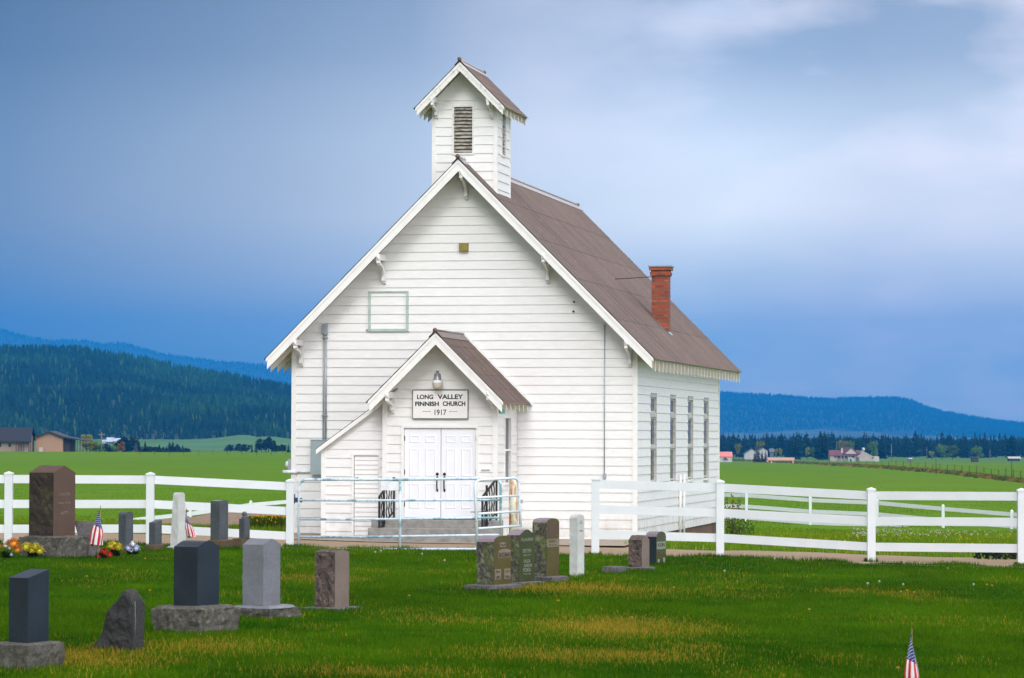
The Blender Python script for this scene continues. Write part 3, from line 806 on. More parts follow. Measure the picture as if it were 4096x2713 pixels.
# doors
c = MB(); f = .06
c.box(DX0 - f, DX0, PY - .04, PY + .06, DZ0, DZ1 + f); c.box(DX1, DX1 + f, PY - .04, PY + .06, DZ0, DZ1 + f); c.box(DX0, DX1, PY - .039, PY + .06, DZ1, DZ1 + f - .002)
c.build('door_frame', M['trim'], porch)
xm = cl(1763, 1900, PY)[0]
def door(x0, x1, hinge_left):
    mb = MB(); y = PY + .02; x0 += .006; x1 -= .006; z0, z1 = DZ0 + .005, DZ1 - .008
    mb.box(x0, x1, y, y + .045, z0, z1)
    w = x1 - x0; h = z1 - z0
    rows = [(.04, .035 + .0, .0)]
    for (a, b) in ((.105, .30), (.385, .78), (.855, .935)):
        pass
    cols = ((.13, .43), (.57, .87))
    for (a, b) in ((.10, .385), (.46, .775), (.835, .925)):
        for (u0, u1) in cols:
            X0, X1, Z0, Z1 = x0 + u0 * w, x0 + u1 * w, z0 + a * h, z0 + b * h
            e = .022; d = .010
            # sunk moulding ring and raised field
            O4 = [(X0, y - .0006, Z0), (X1, y - .0006, Z0), (X1, y - .0006, Z1), (X0, y - .0006, Z1)]
            I4 = [(X0 + e, y - .0006 - d, Z0 + e), (X1 - e, y - .0006 - d, Z0 + e), (X1 - e, y - .0006 - d, Z1 - e), (X0 + e, y - .0006 - d, Z1 - e)]
            J4 = [(X0 + 2.2 * e, y - .002, Z0 + 2.2 * e), (X1 - 2.2 * e, y - .002, Z0 + 2.2 * e), (X1 - 2.2 * e, y - .002, Z1 - 2.2 * e), (X0 + 2.2 * e, y - .002, Z1 - 2.2 * e)]
            for i in range(4):
                j = (i + 1) % 4; mb.face([O4[i], O4[j], I4[j], I4[i]]); mb.face([I4[i], I4[j], J4[j], J4[i]])
            mb.face(J4)
    dr = mb.build('door', M['door'], church)
    hx = x1 - .075 if hinge_left else x0 + .075
    hd = MB()
    zc = cl(1763, 1897, PY)[1]
    hd.ball((hx, y - .012, zc), .035, (1, .4, 1)); 
    hz = cl(1763, 1940, PY)[1]
    hd.tube([(hx, y - .004, hz + .16), (hx, y - .05, hz + .13), (hx, y - .065, hz + .04), (hx, y - .05, hz - .08), (hx, y - .004, hz - .12)], .015, 8)
    hd.ball((hx, y - .006, hz + .15), .032, (.8, .3, 1.4)); hd.ball((hx, y - .006, hz - .12), .03, (.8, .3, 1.3))
    hd.build('door_handle', M['bronze'], dr)
    sx = x0 if hinge_left else x1
    for zz_ in (.12, .48, .86):
        hg = MB(); hg.box(sx - .012, sx + .012, y - .012, y + .0, z0 + zz_ * h, z0 + zz_ * h + .11); hg.build('hinge', M['bronze'], dr)
door(DX0, xm, True); door(xm, DX1, False)
c = MB(); c.box(DX0 - .02, DX1 + .02, PY - .06, PY + .05, DZ0 - .03, DZ0 - .001); c.build('threshold', M['ground_conc'], church)
# porch side window
c = MB().mat(M['trim']); X = PX1
c.box(X - .05, X + .035, swy[0] - .06, swy[0], swz0 - .06, swz1 + .06); c.box(X - .05, X + .035, swy[1], swy[1] + .06, swz0 - .06, swz1 + .06)
c.box(X - .05, X + .034, swy[0], swy[1], swz1, swz1 + .06); c.box(X - .05, X + .05, swy[0], swy[1], swz0 - .06, swz0); c.box(X - .045, X + .015, swy[0], swy[1], (swz0 + swz1) / 2 - .02, (swz0 + swz1) / 2 + .025)
pw = c.build('window', None, porch)
c = MB(); c.box(X - .04, X - .03, swy[0], swy[1], swz0, swz1); c.build('window_pane', M['glass'], porch)
c = MB(); x_ = cl(2006, 1645, PY); c.box(PX1 + .026, PX1 + .045, cy(1994, PX1), cy(2011, PX1), x_[1] - .045, x_[1] + .05); c.build('wall_plate', M['teal'], porch)
c = MB(); a_ = cl(1926, 1880, PY); b_ = cl(1960, 1883, PY); c.box(a_[0], b_[0], PY - .03, PY - .01, b_[1] - .01, a_[1] + .01); c.build('mail_slot', M['galv'], porch)

# lean-to --------------------------------------------------------------------
LY = -2.32
LXa = cl(1291, 1900, LY)[0]; LXb = PX0 - .036
lt0 = cl(1262, 1796, LY - .15); lt1 = cl(1483, 1632, LY - .15)
sl = (lt1[1] - lt0[1]) / (lt1[0] - lt0[0])
lz = lambda x: lt0[1] + (x - lt0[0]) * sl
mb = MB().mat(M['siding'])
zlt = lambda x: lz(x) - .10
def lxl(z): return LXa if z < zlt(LXa) else min(LXb - .01, LXa + (z - zlt(LXa)) / sl)
sd = (cl(1417, 1822, LY), cl(1514, 2142, LY))
clap(mb, (0, LY, 0), (1, 0, 0), (0, -1, 0), .02, zlt(LXb) - .02, lxl, lambda z: LXb, holes=[(sd[0][0], sd[1][0], .02, sd[0][1])], breaks=(zlt(LXa),), jseed=41)
clap(mb, (LXa, 0, 0), (0, 1, 0), (-1, 0, 0), .02, zlt(LXa) - .02, lambda z: LY, lambda z: -.03, jseed=42)
lean = mb.build('lean_to', None, church, fixn=False)
c = MB().mat(M['trim']); c.box(LXa - .03, LXa + .075, LY - .034, LY - .002, .0, zlt(LXa)); c.build('corner_board', None, lean)
c = MB(); 
xe = LXb + .35
def slab(x0, x1, y0, y1, d0, d1, mt):
    c.mat(mt)
    P = [(x0, y0, lz(x0) + d0), (x1, y0, lz(x1) + d0), (x1, y1, lz(x1) + d0), (x0, y1, lz(x0) + d0)]
    Q = [(x0, y0, lz(x0) + d1), (x1, y0, lz(x1) + d1), (x1, y1, lz(x1) + d1), (x0, y1, lz(x0) + d1)]
    c.mesh_add(P + Q, [(0, 1, 2, 3), (7, 6, 5, 4), (0, 4, 5, 1), (1, 5, 6, 2), (2, 6, 7, 3), (3, 7, 4, 0)])
slab(lt0[0], xe, LY - .16, -.03, .0, -.02, M['roofedge'])
slab(lt0[0] + .01, xe, LY - .14, -.04, -.021, -.06, M['soffit'])
slab(lt0[0] + .015, PX0 - .04, LY - .165, LY - .141, -.018, -.125, M['trim'])
c.build('lean_to_roof', None, lean)
c = MB().mat(M['siding']); clap(c, (0, LY + .015, 0), (1, 0, 0), (0, -1, 0), .03, sd[0][1] - .01, lambda z: sd[0][0] + .01, lambda z: sd[1][0] - .01, expo=.105, jseed=44)
ld = c.build('door', None, lean, fixn=False)
c = MB(); f = .05
c.box(sd[0][0] - f, sd[0][0], LY - .036, LY + .02, .02, sd[0][1] + f); c.box(sd[1][0], sd[1][0] + f * .6, LY - .036, LY + .02, .02, sd[0][1] + f); c.box(sd[0][0], sd[1][0], LY - .035, LY + .02, sd[0][1], sd[0][1] + f - .002)
c.build('door_frame', M['trim'], lean)
c = MB(); k_ = cl(1431, 1914, LY); c.ball((k_[0], LY - .03, k_[1]), .025); c.box(k_[0] - .06, k_[0], LY - .025, LY - .012, k_[1] - .012, k_[1] + .015); c.build('latch', M['bronze'], lean)

# side windows -------------------------------------------------------------
for (a, b) in WY:
    c = MB().mat(M['greytrim']); w = .045
    c.box(-.07, .016, a - .0, a + w, wz0, wz1); c.box(-.07, .036, b - w, b, wz0, wz1)
    c.box(-.07, .034, a + w, b - w, wz1 - .08, wz1)
    zt_ = wz0 + (wz1 - wz0) * .765
    zm_ = wz0 + (wz1 - wz0) * .40
    c.box(-.06, .030, a + w, b - w, zt_ - .055, zt_ + .055)
    c.box(-.05, .022, a + w, b - w, zm_ - .03, zm_ + .03)
    for (z0_, z1_, xo) in ((zt_ + .055, wz1 - .08, -.004), (zm_ + .03, zt_ - .055, -.004), (wz0 + .03, zm_ - .03, -.012)):
        e = .04
        c.box(-.055, xo, a + w, a + w + e, z0_, z1_); c.box(-.055, xo, b - w - e, b - w, z0_, z1_)
        c.box(-.055, xo - .002, a + w + e, b - w - e, z1_ - e, z1_); c.box(-.055, xo - .002, a + w + e, b - w - e, z0_, z0_ + e)
    c.mat(M['galv']); c.box(-.0, .045, a - .01, b + .01, wz1, wz1 + .02)
    wn = c.build('window', None, church)
    c = MB(); c.box(-.022, -.018, a + w, b - w, wz0, wz1 - .02); c.build('pane', M['glass'], wn)
    c = MB(); c.box(-.05, .10, a - .05, b + .05, wz0 - .05, wz0 - .001); c.build('sill', M['trim'], wn)
# downpipes by the side wall, small pipes
for yy in (cy(2713, 0), cy(2728, 0)):
    c = MB(); c.tube([(.05, yy, -.25), (.05, yy, 1.42)], .035, 8); c.build('pipe', M['trim'], church)
# conduits on the front ------------------------------------------------------
def vtube(px, py0, py1, r, name, mt, Y=-.045):
    x, z1_ = cl(px, py0, Y); _, z0_ = cl(px, py1, Y)
    c = MB(); c.tube([(x, Y, z0_), (x, Y, z1_)], r, 8); return c, x, z0_, z1_
c, x, a_, b_ = vtube(1294, 1335, 1762, .014, '', None)
c.mat(M['galv']); c2, x2, a2, b2 = vtube(1304, 1335, 1762, .026, '', None)
c.tube([(x2, -.05, a2), (x2, -.05, b2)], .026, 8)
c.box(x - .03, x + .03, -.09, -.03, b_ - .0, b_ + .22); c.box(x2 - .035, x2 + .04, -.10, -.03, b2 - .02, b2 + .24)
for zz_ in (b_ - .1, b_ - 1.9):
    c.box(x - .035, x2 + .05, -.085, -.025, zz_, zz_ + .02)
c.build('conduit', M['galv'], church)
c, x, a_, b_ = vtube(2418.5, 1297, 1900, .013, '', None); c.mat(M['galv'])
kx, kz = cl(2418.5, 1905, -.05); c.box(kx - .035, kx + .035, -.09, -.02, kz - .05, kz + .06); c.box(x - .02, x + .02, -.07, -.02, b_ - .06, b_)
c.build('conduit', M['galv'], church)
c = MB(); a_ = cl(1242, 1762, -.2); b_ = cl(1300, 1899, -.2); c.box(a_[0], b_[0], -.2, -.025, b_[1], a_[1]); c.box(a_[0] - .012, b_[0] + .012, -.21, -.02, a_[1] + .0005, a_[1] + .02); c.build('electrical_box', M['ebox'], church)
c = MB().mat(M['galv']); a_ = cl(1158, 1837, -.05); b_ = cl(1171, 1880, -.05); c.box(XW - .12, XW - .03, .0, .22, b_[1], a_[1])
c.mat(M['plate']); c.ball((XW - .15, .1, (a_[1] + b_[1]) / 2), .085, (.7, 1, 1))
e_ = cl(1175, 1888, -.06); c.tube([(XW - .22, -.06, e_[1]), (XW + .12, -.06, e_[1])], .042, 10); c.tube([(XW + .1, -.06, e_[1] + .005), (cl(1242, 1888, -.06)[0], -.06, e_[1] + .005)], .022, 8)
c.build('electric_meter', None, church)
# attic hatch
a_ = cl(1475, 1165, 0); b_ = cl(1635, 1325, 0)
c = MB().mat(M['hatch']); w = .055
c.box(a_[0], a_[0] + w, -.045, -.02, b_[1], a_[1]); c.box(b_[0] - w, b_[0], -.045, -.02, b_[1], a_[1])
c.box(a_[0] + w, b_[0] - w, -.044, -.02, b_[1], b_[1] + w); c.box(a_[0] + w, b_[0] - w, -.044, -.02, a_[1] - w * .7, a_[1])
c.mat(M['galv']); c.box(a_[0] - .02, b_[0] + .02, -.05, -.02, b_[1] - .014, b_[1] - .001); c.box(a_[0] - .05, a_[0] - .0, -.055, -.02, b_[1] + .01, b_[1] + .05)
c.build('attic_hatch', None, church)
a_ = cl(1836, 972, -.1); b_ = cl(1872, 1006, -.1)
c = MB(); c.box(a_[0], b_[0], -.1, -.02, b_[1], a_[1]); c.box(a_[0] + .015, b_[0] - .015, -.11, -.1005, b_[1] + .015, a_[1] - .015); c.build('wall_light', M['amber'], church)
for (px, py) in ((2297, 1208), (2295, 1246)):
    x, z = cl(px, py, -.03); c = MB(); c.ball((x, -.05, z), .022); c.box(x - .03, x - .005, -.05, -.02, z - .012, z + .012); c.build('wall_knob', M['bronze'], church)
# boarded vertical post at left of side wall etc. end of church

# sign and lamp ------------------------------------------------------------------
def text_mesh(txt, size, offset=0.0, extrude=.001, align='CENTER', shear=0, spacing=1.0):
    cu = bpy.data.curves.new('t', 'FONT'); cu.body = txt; cu.size = size; cu.offset = offset; cu.extrude = extrude
    cu.align_x = align; cu.align_y = 'CENTER'; cu.shear = shear; cu.space_character = spacing
    o = bpy.data.objects.new('t', cu); col.objects.link(o)
    dg = bpy.context.evaluated_depsgraph_get(); me = bpy.data.meshes.new_from_object(o.evaluated_get(dg))
    bpy.data.objects.remove(o); bpy.data.curves.remove(cu)
    return me
def add_text(name, txt, w, h, loc, rot, mat_, parent, bold=.0):
    """text scaled to width w and cap height h"""
    me = text_mesh(txt, 1.0, bold)
    co = np.zeros(len(me.vertices) * 3); me.vertices.foreach_get('co', co); co = co.reshape(-1, 3)
    mn, mx = co.min(0), co.max(0); c0 = (mn + mx) / 2; s = (mx - mn)
    co = (co - c0); co[:, 0] *= w / s[0]; co[:, 1] *= h / s[1]
    me.vertices.foreach_set('co', co.ravel()); me.update()
    me.materials.clear(); me.materials.append(mat_); me.name = name
    o = bpy.data.objects.new(name, me); col.objects.link(o); o.parent = parent; o.location = loc; o.rotation_euler = rot
    return o
a_ = cl(1652.5, 1562, PY - .05); b_ = cl(1871, 1674, PY - .05)
sw, sh = b_[0] - a_[0], a_[1] - b_[1]; sc_ = ((a_[0] + b_[0]) / 2, (a_[1] + b_[1]) / 2)
sign = empty('church_sign', W2(sc_[0], PY - .055, sc_[1]), -ALPHA)
tag(sign, 'white painted name board with black lettering above the double doors', 'sign')
c = MB(); c.box(-sw / 2, sw / 2, -.012, .02, -sh / 2, sh / 2); c.build('board', M['signface'], sign)
c = MB(); t = .012
c.box(-sw / 2 - t, -sw / 2, -.02, .02, -sh / 2 - t, sh / 2 + t); c.box(sw / 2, sw / 2 + t, -.02, .02, -sh / 2 - t, sh / 2 + t)
c.box(-sw / 2, sw / 2, -.02, .02, sh / 2, sh / 2 + t); c.box(-sw / 2, sw / 2, -.02, .02, -sh / 2 - t, -sh / 2)
c.build('frame', M['black'], sign)
def sgn(px, py):
    x, z = cl(px, py, PY - .068); return x - sc_[0], z - sc_[1]
def srow(txt, x0, x1, y0, y1, bold):
    A = sgn(x0, y0); B = sgn(x1, y1)
    add_text('lettering', txt, B[0] - A[0], A[1] - B[1], ((A[0] + B[0]) / 2, -.0135, (A[1] + B[1]) / 2), (R(90), 0, 0), M['ink'], sign, bold)
S7 = lambda x, y: (1450 + x / 3.383, 1300 + y / 3.383)
def srow7(txt, x0, x1, y0, y1, bold):
    p, q = S7(x0, y0), S7(x1, y1); srow(txt, p[0], q[0], p[1], q[1], bold)
srow7('LONG', 738, 957, 943, 1006, .034); srow7('VALLEY', 1015, 1362, 940, 1005, .034)
srow7('FINNISH', 712, 1034, 1037, 1100, .041); srow7('CHURCH', 1085, 1392, 1034, 1098, .041)
srow7('1917', 975, 1135, 1145, 1222, .014)
c = MB().mat(M['ink'])
for (x0, x1) in ((820, 915), (1180, 1275)):
    A = sgn(*S7(x0, 1171)); B = sgn(*S7(x1, 1169)); c.box(A[0], B[0], -.0145, -.0125, A[1] - .004, A[1] + .004)
    for q in (A, B): c.box(q[0] - .006, q[0] + .006, -.0150, -.0124, q[1] - .009, q[1] + .009)
c.build('ornament_line', None, sign)
lx, lzt = cl(1750, 1483, PY - .22); _, lzb = cl(1750, 1556, PY - .22); Hl = lzt - lzb
lamp = empty('wall_lamp', W2(lx, PY - .22, lzb), -ALPHA)
tag(lamp, 'grey barn light with a ribbed glass bowl above the name board', 'lamp')
def lathe(prof, n=20):
    mb = MB(); vs = []; fs = []
    for (r_, z_) in prof:
        for k in range(n): vs.append((r_ * math.cos(2 * math.pi * k / n), r_ * math.sin(2 * math.pi * k / n), z_))
    for i in range(len(prof) - 1):
        for k in range(n):
            k2 = (k + 1) % n; fs.append((i * n + k, i * n + k2, (i + 1) * n + k2, (i + 1) * n + k))
    mb.mesh_add(vs, fs, True); return mb
lathe([(.001, Hl), (.035, Hl), (.035, .87 * Hl), (.07, .84 * Hl), (.085, .55 * Hl), (.1, .5 * Hl), (.105, .48 * Hl)]).build('lamp_housing', M['lampmetal'], lamp)
lathe([(.105, .48 * Hl), (.112, .35 * Hl), (.113, .34 * Hl)]).build('lamp_collar', M['plate'], lamp)
lathe([(.116, .34 * Hl), (.112, .2 * Hl), (.09, .04 * Hl), (.05, .0), (.001, -.005)]).build('lamp_glass', M['lampglass'], lamp)
c = MB(); c.tube([(0, .05, .75 * Hl), (0, .2, .75 * Hl)], .02, 8); c.build('lamp_arm', M['lampmetal'], lamp)

# steps ------------------------------------------------------------------------------
st = MB()
def stp(px0, px1, pyt, yf, zb2, yb=None):
    x0, zt = cl(px0, pyt, yf); x1, _ = cl(px1, pyt, yf)
    return x0, x1, zt
s1 = stp(1485, 1996, 2080, PY - .55, 0); s2 = stp(1471, 2002, 2112, PY - .88, 0); s3 = stp(1458, 2008, 2144, PY - 1.2, 0)
st.box(s1[0], s1[1], PY - .55, PY - .06, -.2, s1[2]); st.box(s2[0], s2[1], PY - .88, PY - .551, -.2, s2[2]); st.box(s3[0], s3[1], PY - 1.2, PY - .881, -.2, s3[2])
print('STEPS', s1, s2, s3, 'doorz', DZ0)
steps = empty('concrete_steps', W2((s1[0] + s1[1]) / 2, PY - .8, 0), -ALPHA)
so = st.build('step_block', M['ground_conc'], steps)
so.location = (-(s1[0] + s1[1]) / 2, -(PY - .8), 0)
mod = so.modifiers.new('bev', 'BEVEL'); mod.width = .012; mod.segments = 2
tag(steps, 'three worn grey concrete steps up to the white double doors', 'steps')
def handrail(px0, px1, label, flip):
    yf = PY - .78; yb = PY - .2
    x0, zt = cl(px0, 1945, yf); 
    zf = s3[2]; zbk = s1[2]
    r = empty('handrail', W2(x0, yf, zf), -ALPHA)
    tag(r, label, 'handrail', 'handrails of the church steps')
    L_ = yb - yf; xs = (px1 - px0) / FPX * 73.5
    rise = (DZ0 - zf)
    c = MB(); c.box(-.022, .022, -.022, .022, -.02, .86); c.build('post', M['black'], r)
    c = MB(); c.box(-.022 + xs * .25, .022 + xs * .25, L_ * .35, L_ * .35 + .044, rise * .5, .93 + rise * .5)
    c.box(xs - .02, xs + .02, L_, L_ + .04, rise * .9, rise + .9); c.build('post', M['black'], r)
    c = MB(); c.bar((0, 0, .86), (xs, L_, rise + .88), .045, .03); c.build('rail', M['black'], r)
    c = MB(); c.bar((0, 0, .12), (xs, L_, rise + .14), .03, .02); c.build('rail', M['black'], r)
    for k in range(1, 6):
        t = k / 6; bx, by, bz = xs * t, L_ * t, rise * t
        c = MB(); pts = []; 
        for i in range(15):
            s = i / 14; w_ = .008 * math.sin(s * 6 * math.pi)
            pts.append((bx + w_, by + w_, bz + .12 + s * .75))
        c.tube(pts, [.009 + .007 * abs(math.sin(i / 14 * 4 * math.pi)) for i in range(15)], 6); c.build('baluster', M['black'], r)
handrail(1518, 1553, 'black iron handrail at the steps nearest the small lean-to door', 1)
handrail(1930, 1966, 'black iron handrail at the steps behind the short gate panel', 1)

# ------------------------------------------------------------------ white vinyl fences
def vinyl_fence(name, label, posts, rails, endtrim=0):
    """posts: (px, py_base, py_top); rails: list of per-post centre pixel rows"""
    root = None; P = []
    for (px, pb, pt) in posts:
        b = on_ground(px, pb); t = at(px, pt, b.y); P.append((b, t.z))
    root = empty(name, P[0][0]); o0 = P[0][0]
    tag(root, label, 'fence', 'white vinyl rail fences')
    for i, (b, zt) in enumerate(P):
        c = MB(); q = b - o0; w = .078; h = zt - o0.z
        c.box(q.x - w, q.x + w, q.y - w, q.y + w, q.z - .1, h - .07)
        c.box(q.x - w - .012, q.x + w + .012, q.y - w - .012, q.y + w + .012, h - .07, h - .035)
        a4 = [(q.x - w - .012, q.y - w - .012, h - .035), (q.x + w + .012, q.y - w - .012, h - .035), (q.x + w + .012, q.y + w + .012, h - .035), (q.x - w - .012, q.y + w + .012, h - .035)]
        for k in range(4): c.face([a4[k], a4[(k + 1) % 4], (q.x, q.y, h)])
        c.build('post', M['vinyl'], root)
    for row in rails:
        for i in range(len(P) - 1):
            A = P[i][0]; B = P[i + 1][0]
            za_ = at(posts[i][0], row[i][1] if isinstance(row[i], tuple) else row[i], A.y).z; zb_ = at(posts[i + 1][0], row[i + 1][0] if isinstance(row[i + 1], tuple) else row[i + 1], B.y).z
            a = Vector((A.x, A.y, za_)) - o0; b = Vector((B.x, B.y, zb_)) - o0
            d = (b - a).normalized() * .06
            c = MB(); c.bar(a + d, b - d, .04, .168); c.build('rail', M['vinyl'], root)
    return P
k1 = 1.5475
yy = lambda v: 1700 + v / k1
FL = vinyl_fence('rail_fence', 'white vinyl three-rail fence behind the gravestones, ending at the long gate',
    [(-545, 2176, 1886), (34, 2178, 1885), (600, 2184, 1888), (1160, 2190, 1915)],
    [[yy(335), yy(335), yy(339), yy(381)], [yy(489), yy(489), yy(490), yy(534)], [yy(643), yy(643), yy(642), yy(688)]])
k2 = 1.696
y2_ = lambda v: 1500 + v / k2
FR = vinyl_fence('rail_fence', 'white vinyl three-rail fence from the church corner to the right edge',
    [(2381, 2222, 1907), (2880, 2230, 1918), (3485, 2250, 1949), (4086, 2262, 1952), (4690, 2275, 1960)],
    [[1937, y2_(765), y2_(819), y2_(824), 1990], [2038, y2_(936), y2_(991), y2_(999), 2092], [2138, y2_(1106), y2_(1167), y2_(1177), 2196]])
# rear fences
def rear_fence(name, label, pts, nr, post_w=.06):
    """pts: (px, py_toprail, D)"""
    P = [at(px, py, D) for px, py, D in pts]; o0 = Vector((P[0].x, P[0].y, g(P[0].x, P[0].y)))
    root = empty(name, o0); tag(root, label, 'fence', 'white vinyl rail fences')
    for i, p in enumerate(P):
        gz = g(p.x, p.y); q = p - o0; w = post_w
        c = MB(); c.box(q.x - w, q.x + w, q.y - w, q.y + w, gz - o0.z - .2, q.z + .14)
        a4 = [(q.x - w - .01, q.y - w - .01, q.z + .14), (q.x + w + .01, q.y - w - .01, q.z + .14), (q.x + w + .01, q.y + w + .01, q.z + .14), (q.x - w - .01, q.y + w + .01, q.z + .14)]
        c.face(a4)
        for k in range(4): c.face([a4[k], a4[(k + 1) % 4], (q.x, q.y, q.z + .2)])
        c.build('post', M['vinyl'], root)
        if i:
            for r_ in range(nr):
                dz = Vector((0, 0, -.48 * r_)); a = P[i - 1] - o0 + dz; b = P[i] - o0 + dz; d = (b - a).normalized() * .05
                c = MB(); c.bar(a + d, b - d, .04, .16); c.build('rail', M['vinyl'], root)
rear_fence('rail_fence', 'distant white vinyl fence running behind the church across the right field',
    [(2880, 1980, 146), (2986, 1982, 145), (3241, 2001, 143), (3508, 2012, 141), (3772, 2036, 138.5), (4047, 2058, 136), (4330, 2080, 133)], 3)
rear_fence('rail_fence', 'low distant white fence climbing past the gravel heap on the left',
    [(410, 2094, 134), (761, 2056, 138), (1003, 2020, 141), (1200, 2003, 143)], 1)

# ------------------------------------------------------------------ pipe gates
def gz_(px, py, D): return at(px, py, D)
GD = FL[3][0].y - .02
GL = at(1195, 2185, GD); GR = at(2003, 2185, 67.4)
gate = empty('pipe_gate', Vector((GL.x, GL.y, g(GL.x, GL.y))))
tag(gate, 'long pale blue five-rail pipe gate standing across the church path', 'gate', 'pipe gates at the church path')
def gp(px, py):
    t = (px - 1195) / (2003 - 1195); D = GL.y + (GR.y - GL.y) * t
    return at(px, py, D) - gate.location
rt_ = .026
path = [gp(1195, 2194), gp(1195, 1950)]
for i in range(1, 7):
    a = i / 6 * math.pi / 2; path.append(gp(1195 + 32 * (1 - math.cos(a)), 1950 - 31 * math.sin(a)))
path.append(gp(1600, 1919))
path.append(gp(1975, 1914))
for i in range(1, 6):
    a = i / 5 * math.pi / 2; path.append(gp(1975 + 28 * math.sin(a), 1914 + 28 * (1 - math.cos(a))))
path.append(gp(2003, 2150))
c = MB(); c.tube(path, rt_ * 1.05, 10); c.build('gate_frame', M['gate'], gate)
for (ya, yb) in ((2001, 2000), (2077, 2071), (2147, 2140), (2196, 2196)):
    c = MB(); c.tube([gp(1197, ya), gp(1400, ya + 1.5), gp(1700, (ya + yb) / 2 + 1), gp(2000, yb)], rt_ * .95, 10); c.build('rail', M['gate'], gate)
c = MB(); p_, q_ = gp(1600, 2200), gp(1600, 1920); c.tube([p_ + Vector((0, -.01, 0)), q_ + Vector((0, -.01, 0))], .028, 10); c.build('upright', M['gate'], gate)
c = MB().mat(M['navy']); a_ = gp(1176, 2010)
c.box(a_.x - .03, a_.x + .02, a_.y - .05, a_.y + .07, a_.z - .02, a_.z + .17); c.box(a_.x + .02, a_.x + .10, a_.y - .06, a_.y + .04, a_.z, a_.z + .10)
c.box(a_.x + .10, a_.x + .17, a_.y - .05, a_.y + .04, a_.z, a_.z + .09); c.build('latch', None, gate)
c = MB().mat(M['navy']); a_ = gp(1180, 2186); c.tube([a_ + Vector((-.03, -.03, 0)), a_ + Vector((.05, -.03, 0))], .045, 10); c.box(a_.x + .04, a_.x + .13, a_.y - .05, a_.y + .03, a_.z - .02, a_.z + .06); c.build('wheel', None, gate)
notice = MB(); A = at(1524, 1925, GL.y - .06); B = at(1592, 1962, GL.y - .06); o0 = Vector(((A.x + B.x) / 2, A.y, A.z))
notice.box(A.x - o0.x, B.x - o0.x, -.004, .004, B.z - o0.z, 0); nb_ = notice.build('notice_plate', M['plate']); nb_.location = o0
tag(nb_, 'blank white plate hung on the top rail of the long gate', 'sign')
# short gate panel
sg0 = on_ground(1908, 2215); sgD = 64.6
sg = empty('pipe_gate', Vector((at(1908, 2215, sgD).x, sgD, g(1.0 * at(1908, 2215, sgD).x, sgD))))
tag(sg, 'short pale blue gate panel with rounded top corners beside the rusty post', 'gate', 'pipe gates at the church path')
def sp(px, py):
    t = (px - 1904) / 173.0; return at(px, py, sgD + 1.1 * t) - sg.location
T2 = lambda x, y: (1800 + x / 2.368, 1850 + y / 2.368)
path = [sp(*T2(262, 865)), sp(*T2(236, 250))]
for i in range(1, 6):
    a = i / 5 * math.pi / 2; path.append(sp(*T2(236 + 50 * (1 - math.cos(a)), 235 - 68 * math.sin(a))))
path.append(sp(*T2(420, 160)))
path.append(sp(*T2(600, 148)))
for i in range(1, 6):
    a = i / 5 * math.pi / 2; path.append(sp(*T2(600 + 48 * math.sin(a), 148 + 50 * (1 - math.cos(a)))))
path += [sp(*T2(658, 400)), sp(*T2(668, 612))]
c = MB(); c.tube(path, .027, 10); c.build('gate_frame', M['gate2'], sg)
for (a, b) in (((250, 335), (652, 315)), ((262, 487), (660, 463)), ((268, 626), (666, 601)), ):
    c = MB(); c.tube([sp(*T2(*a)), sp(*T2(*b))], .023, 10); c.build('rail', M['gate2'], sg)
c = MB(); c.tube([sp(*T2(195, 470)), sp(*T2(270, 470)), sp(*T2(350, 462))], .008, 6); c.build('latch_rod', M['bronze'], sg)
c = MB(); q_ = sp(*T2(665, 370)); c.box(q_.x - .04, q_.x + .05, q_.y - .04, q_.y + .02, q_.z - .035, q_.z + .035); c.build('hinge', M['galv'], sg)
pb_ = at(2053, 2180, 66.0); pb_.z = g(pb_.x, 66.0)
zt_ = at(2053, 1917, 66.0).z - pb_.z
c = MB(); c.tube([(0, 0, -.1), (0, 0, zt_)], .083, 20); rp = c.build('gate_post', M['rustpost']); rp.location = pb_
tag(rp, 'round white gate post with orange rust streaks behind the short gate panel', 'post')

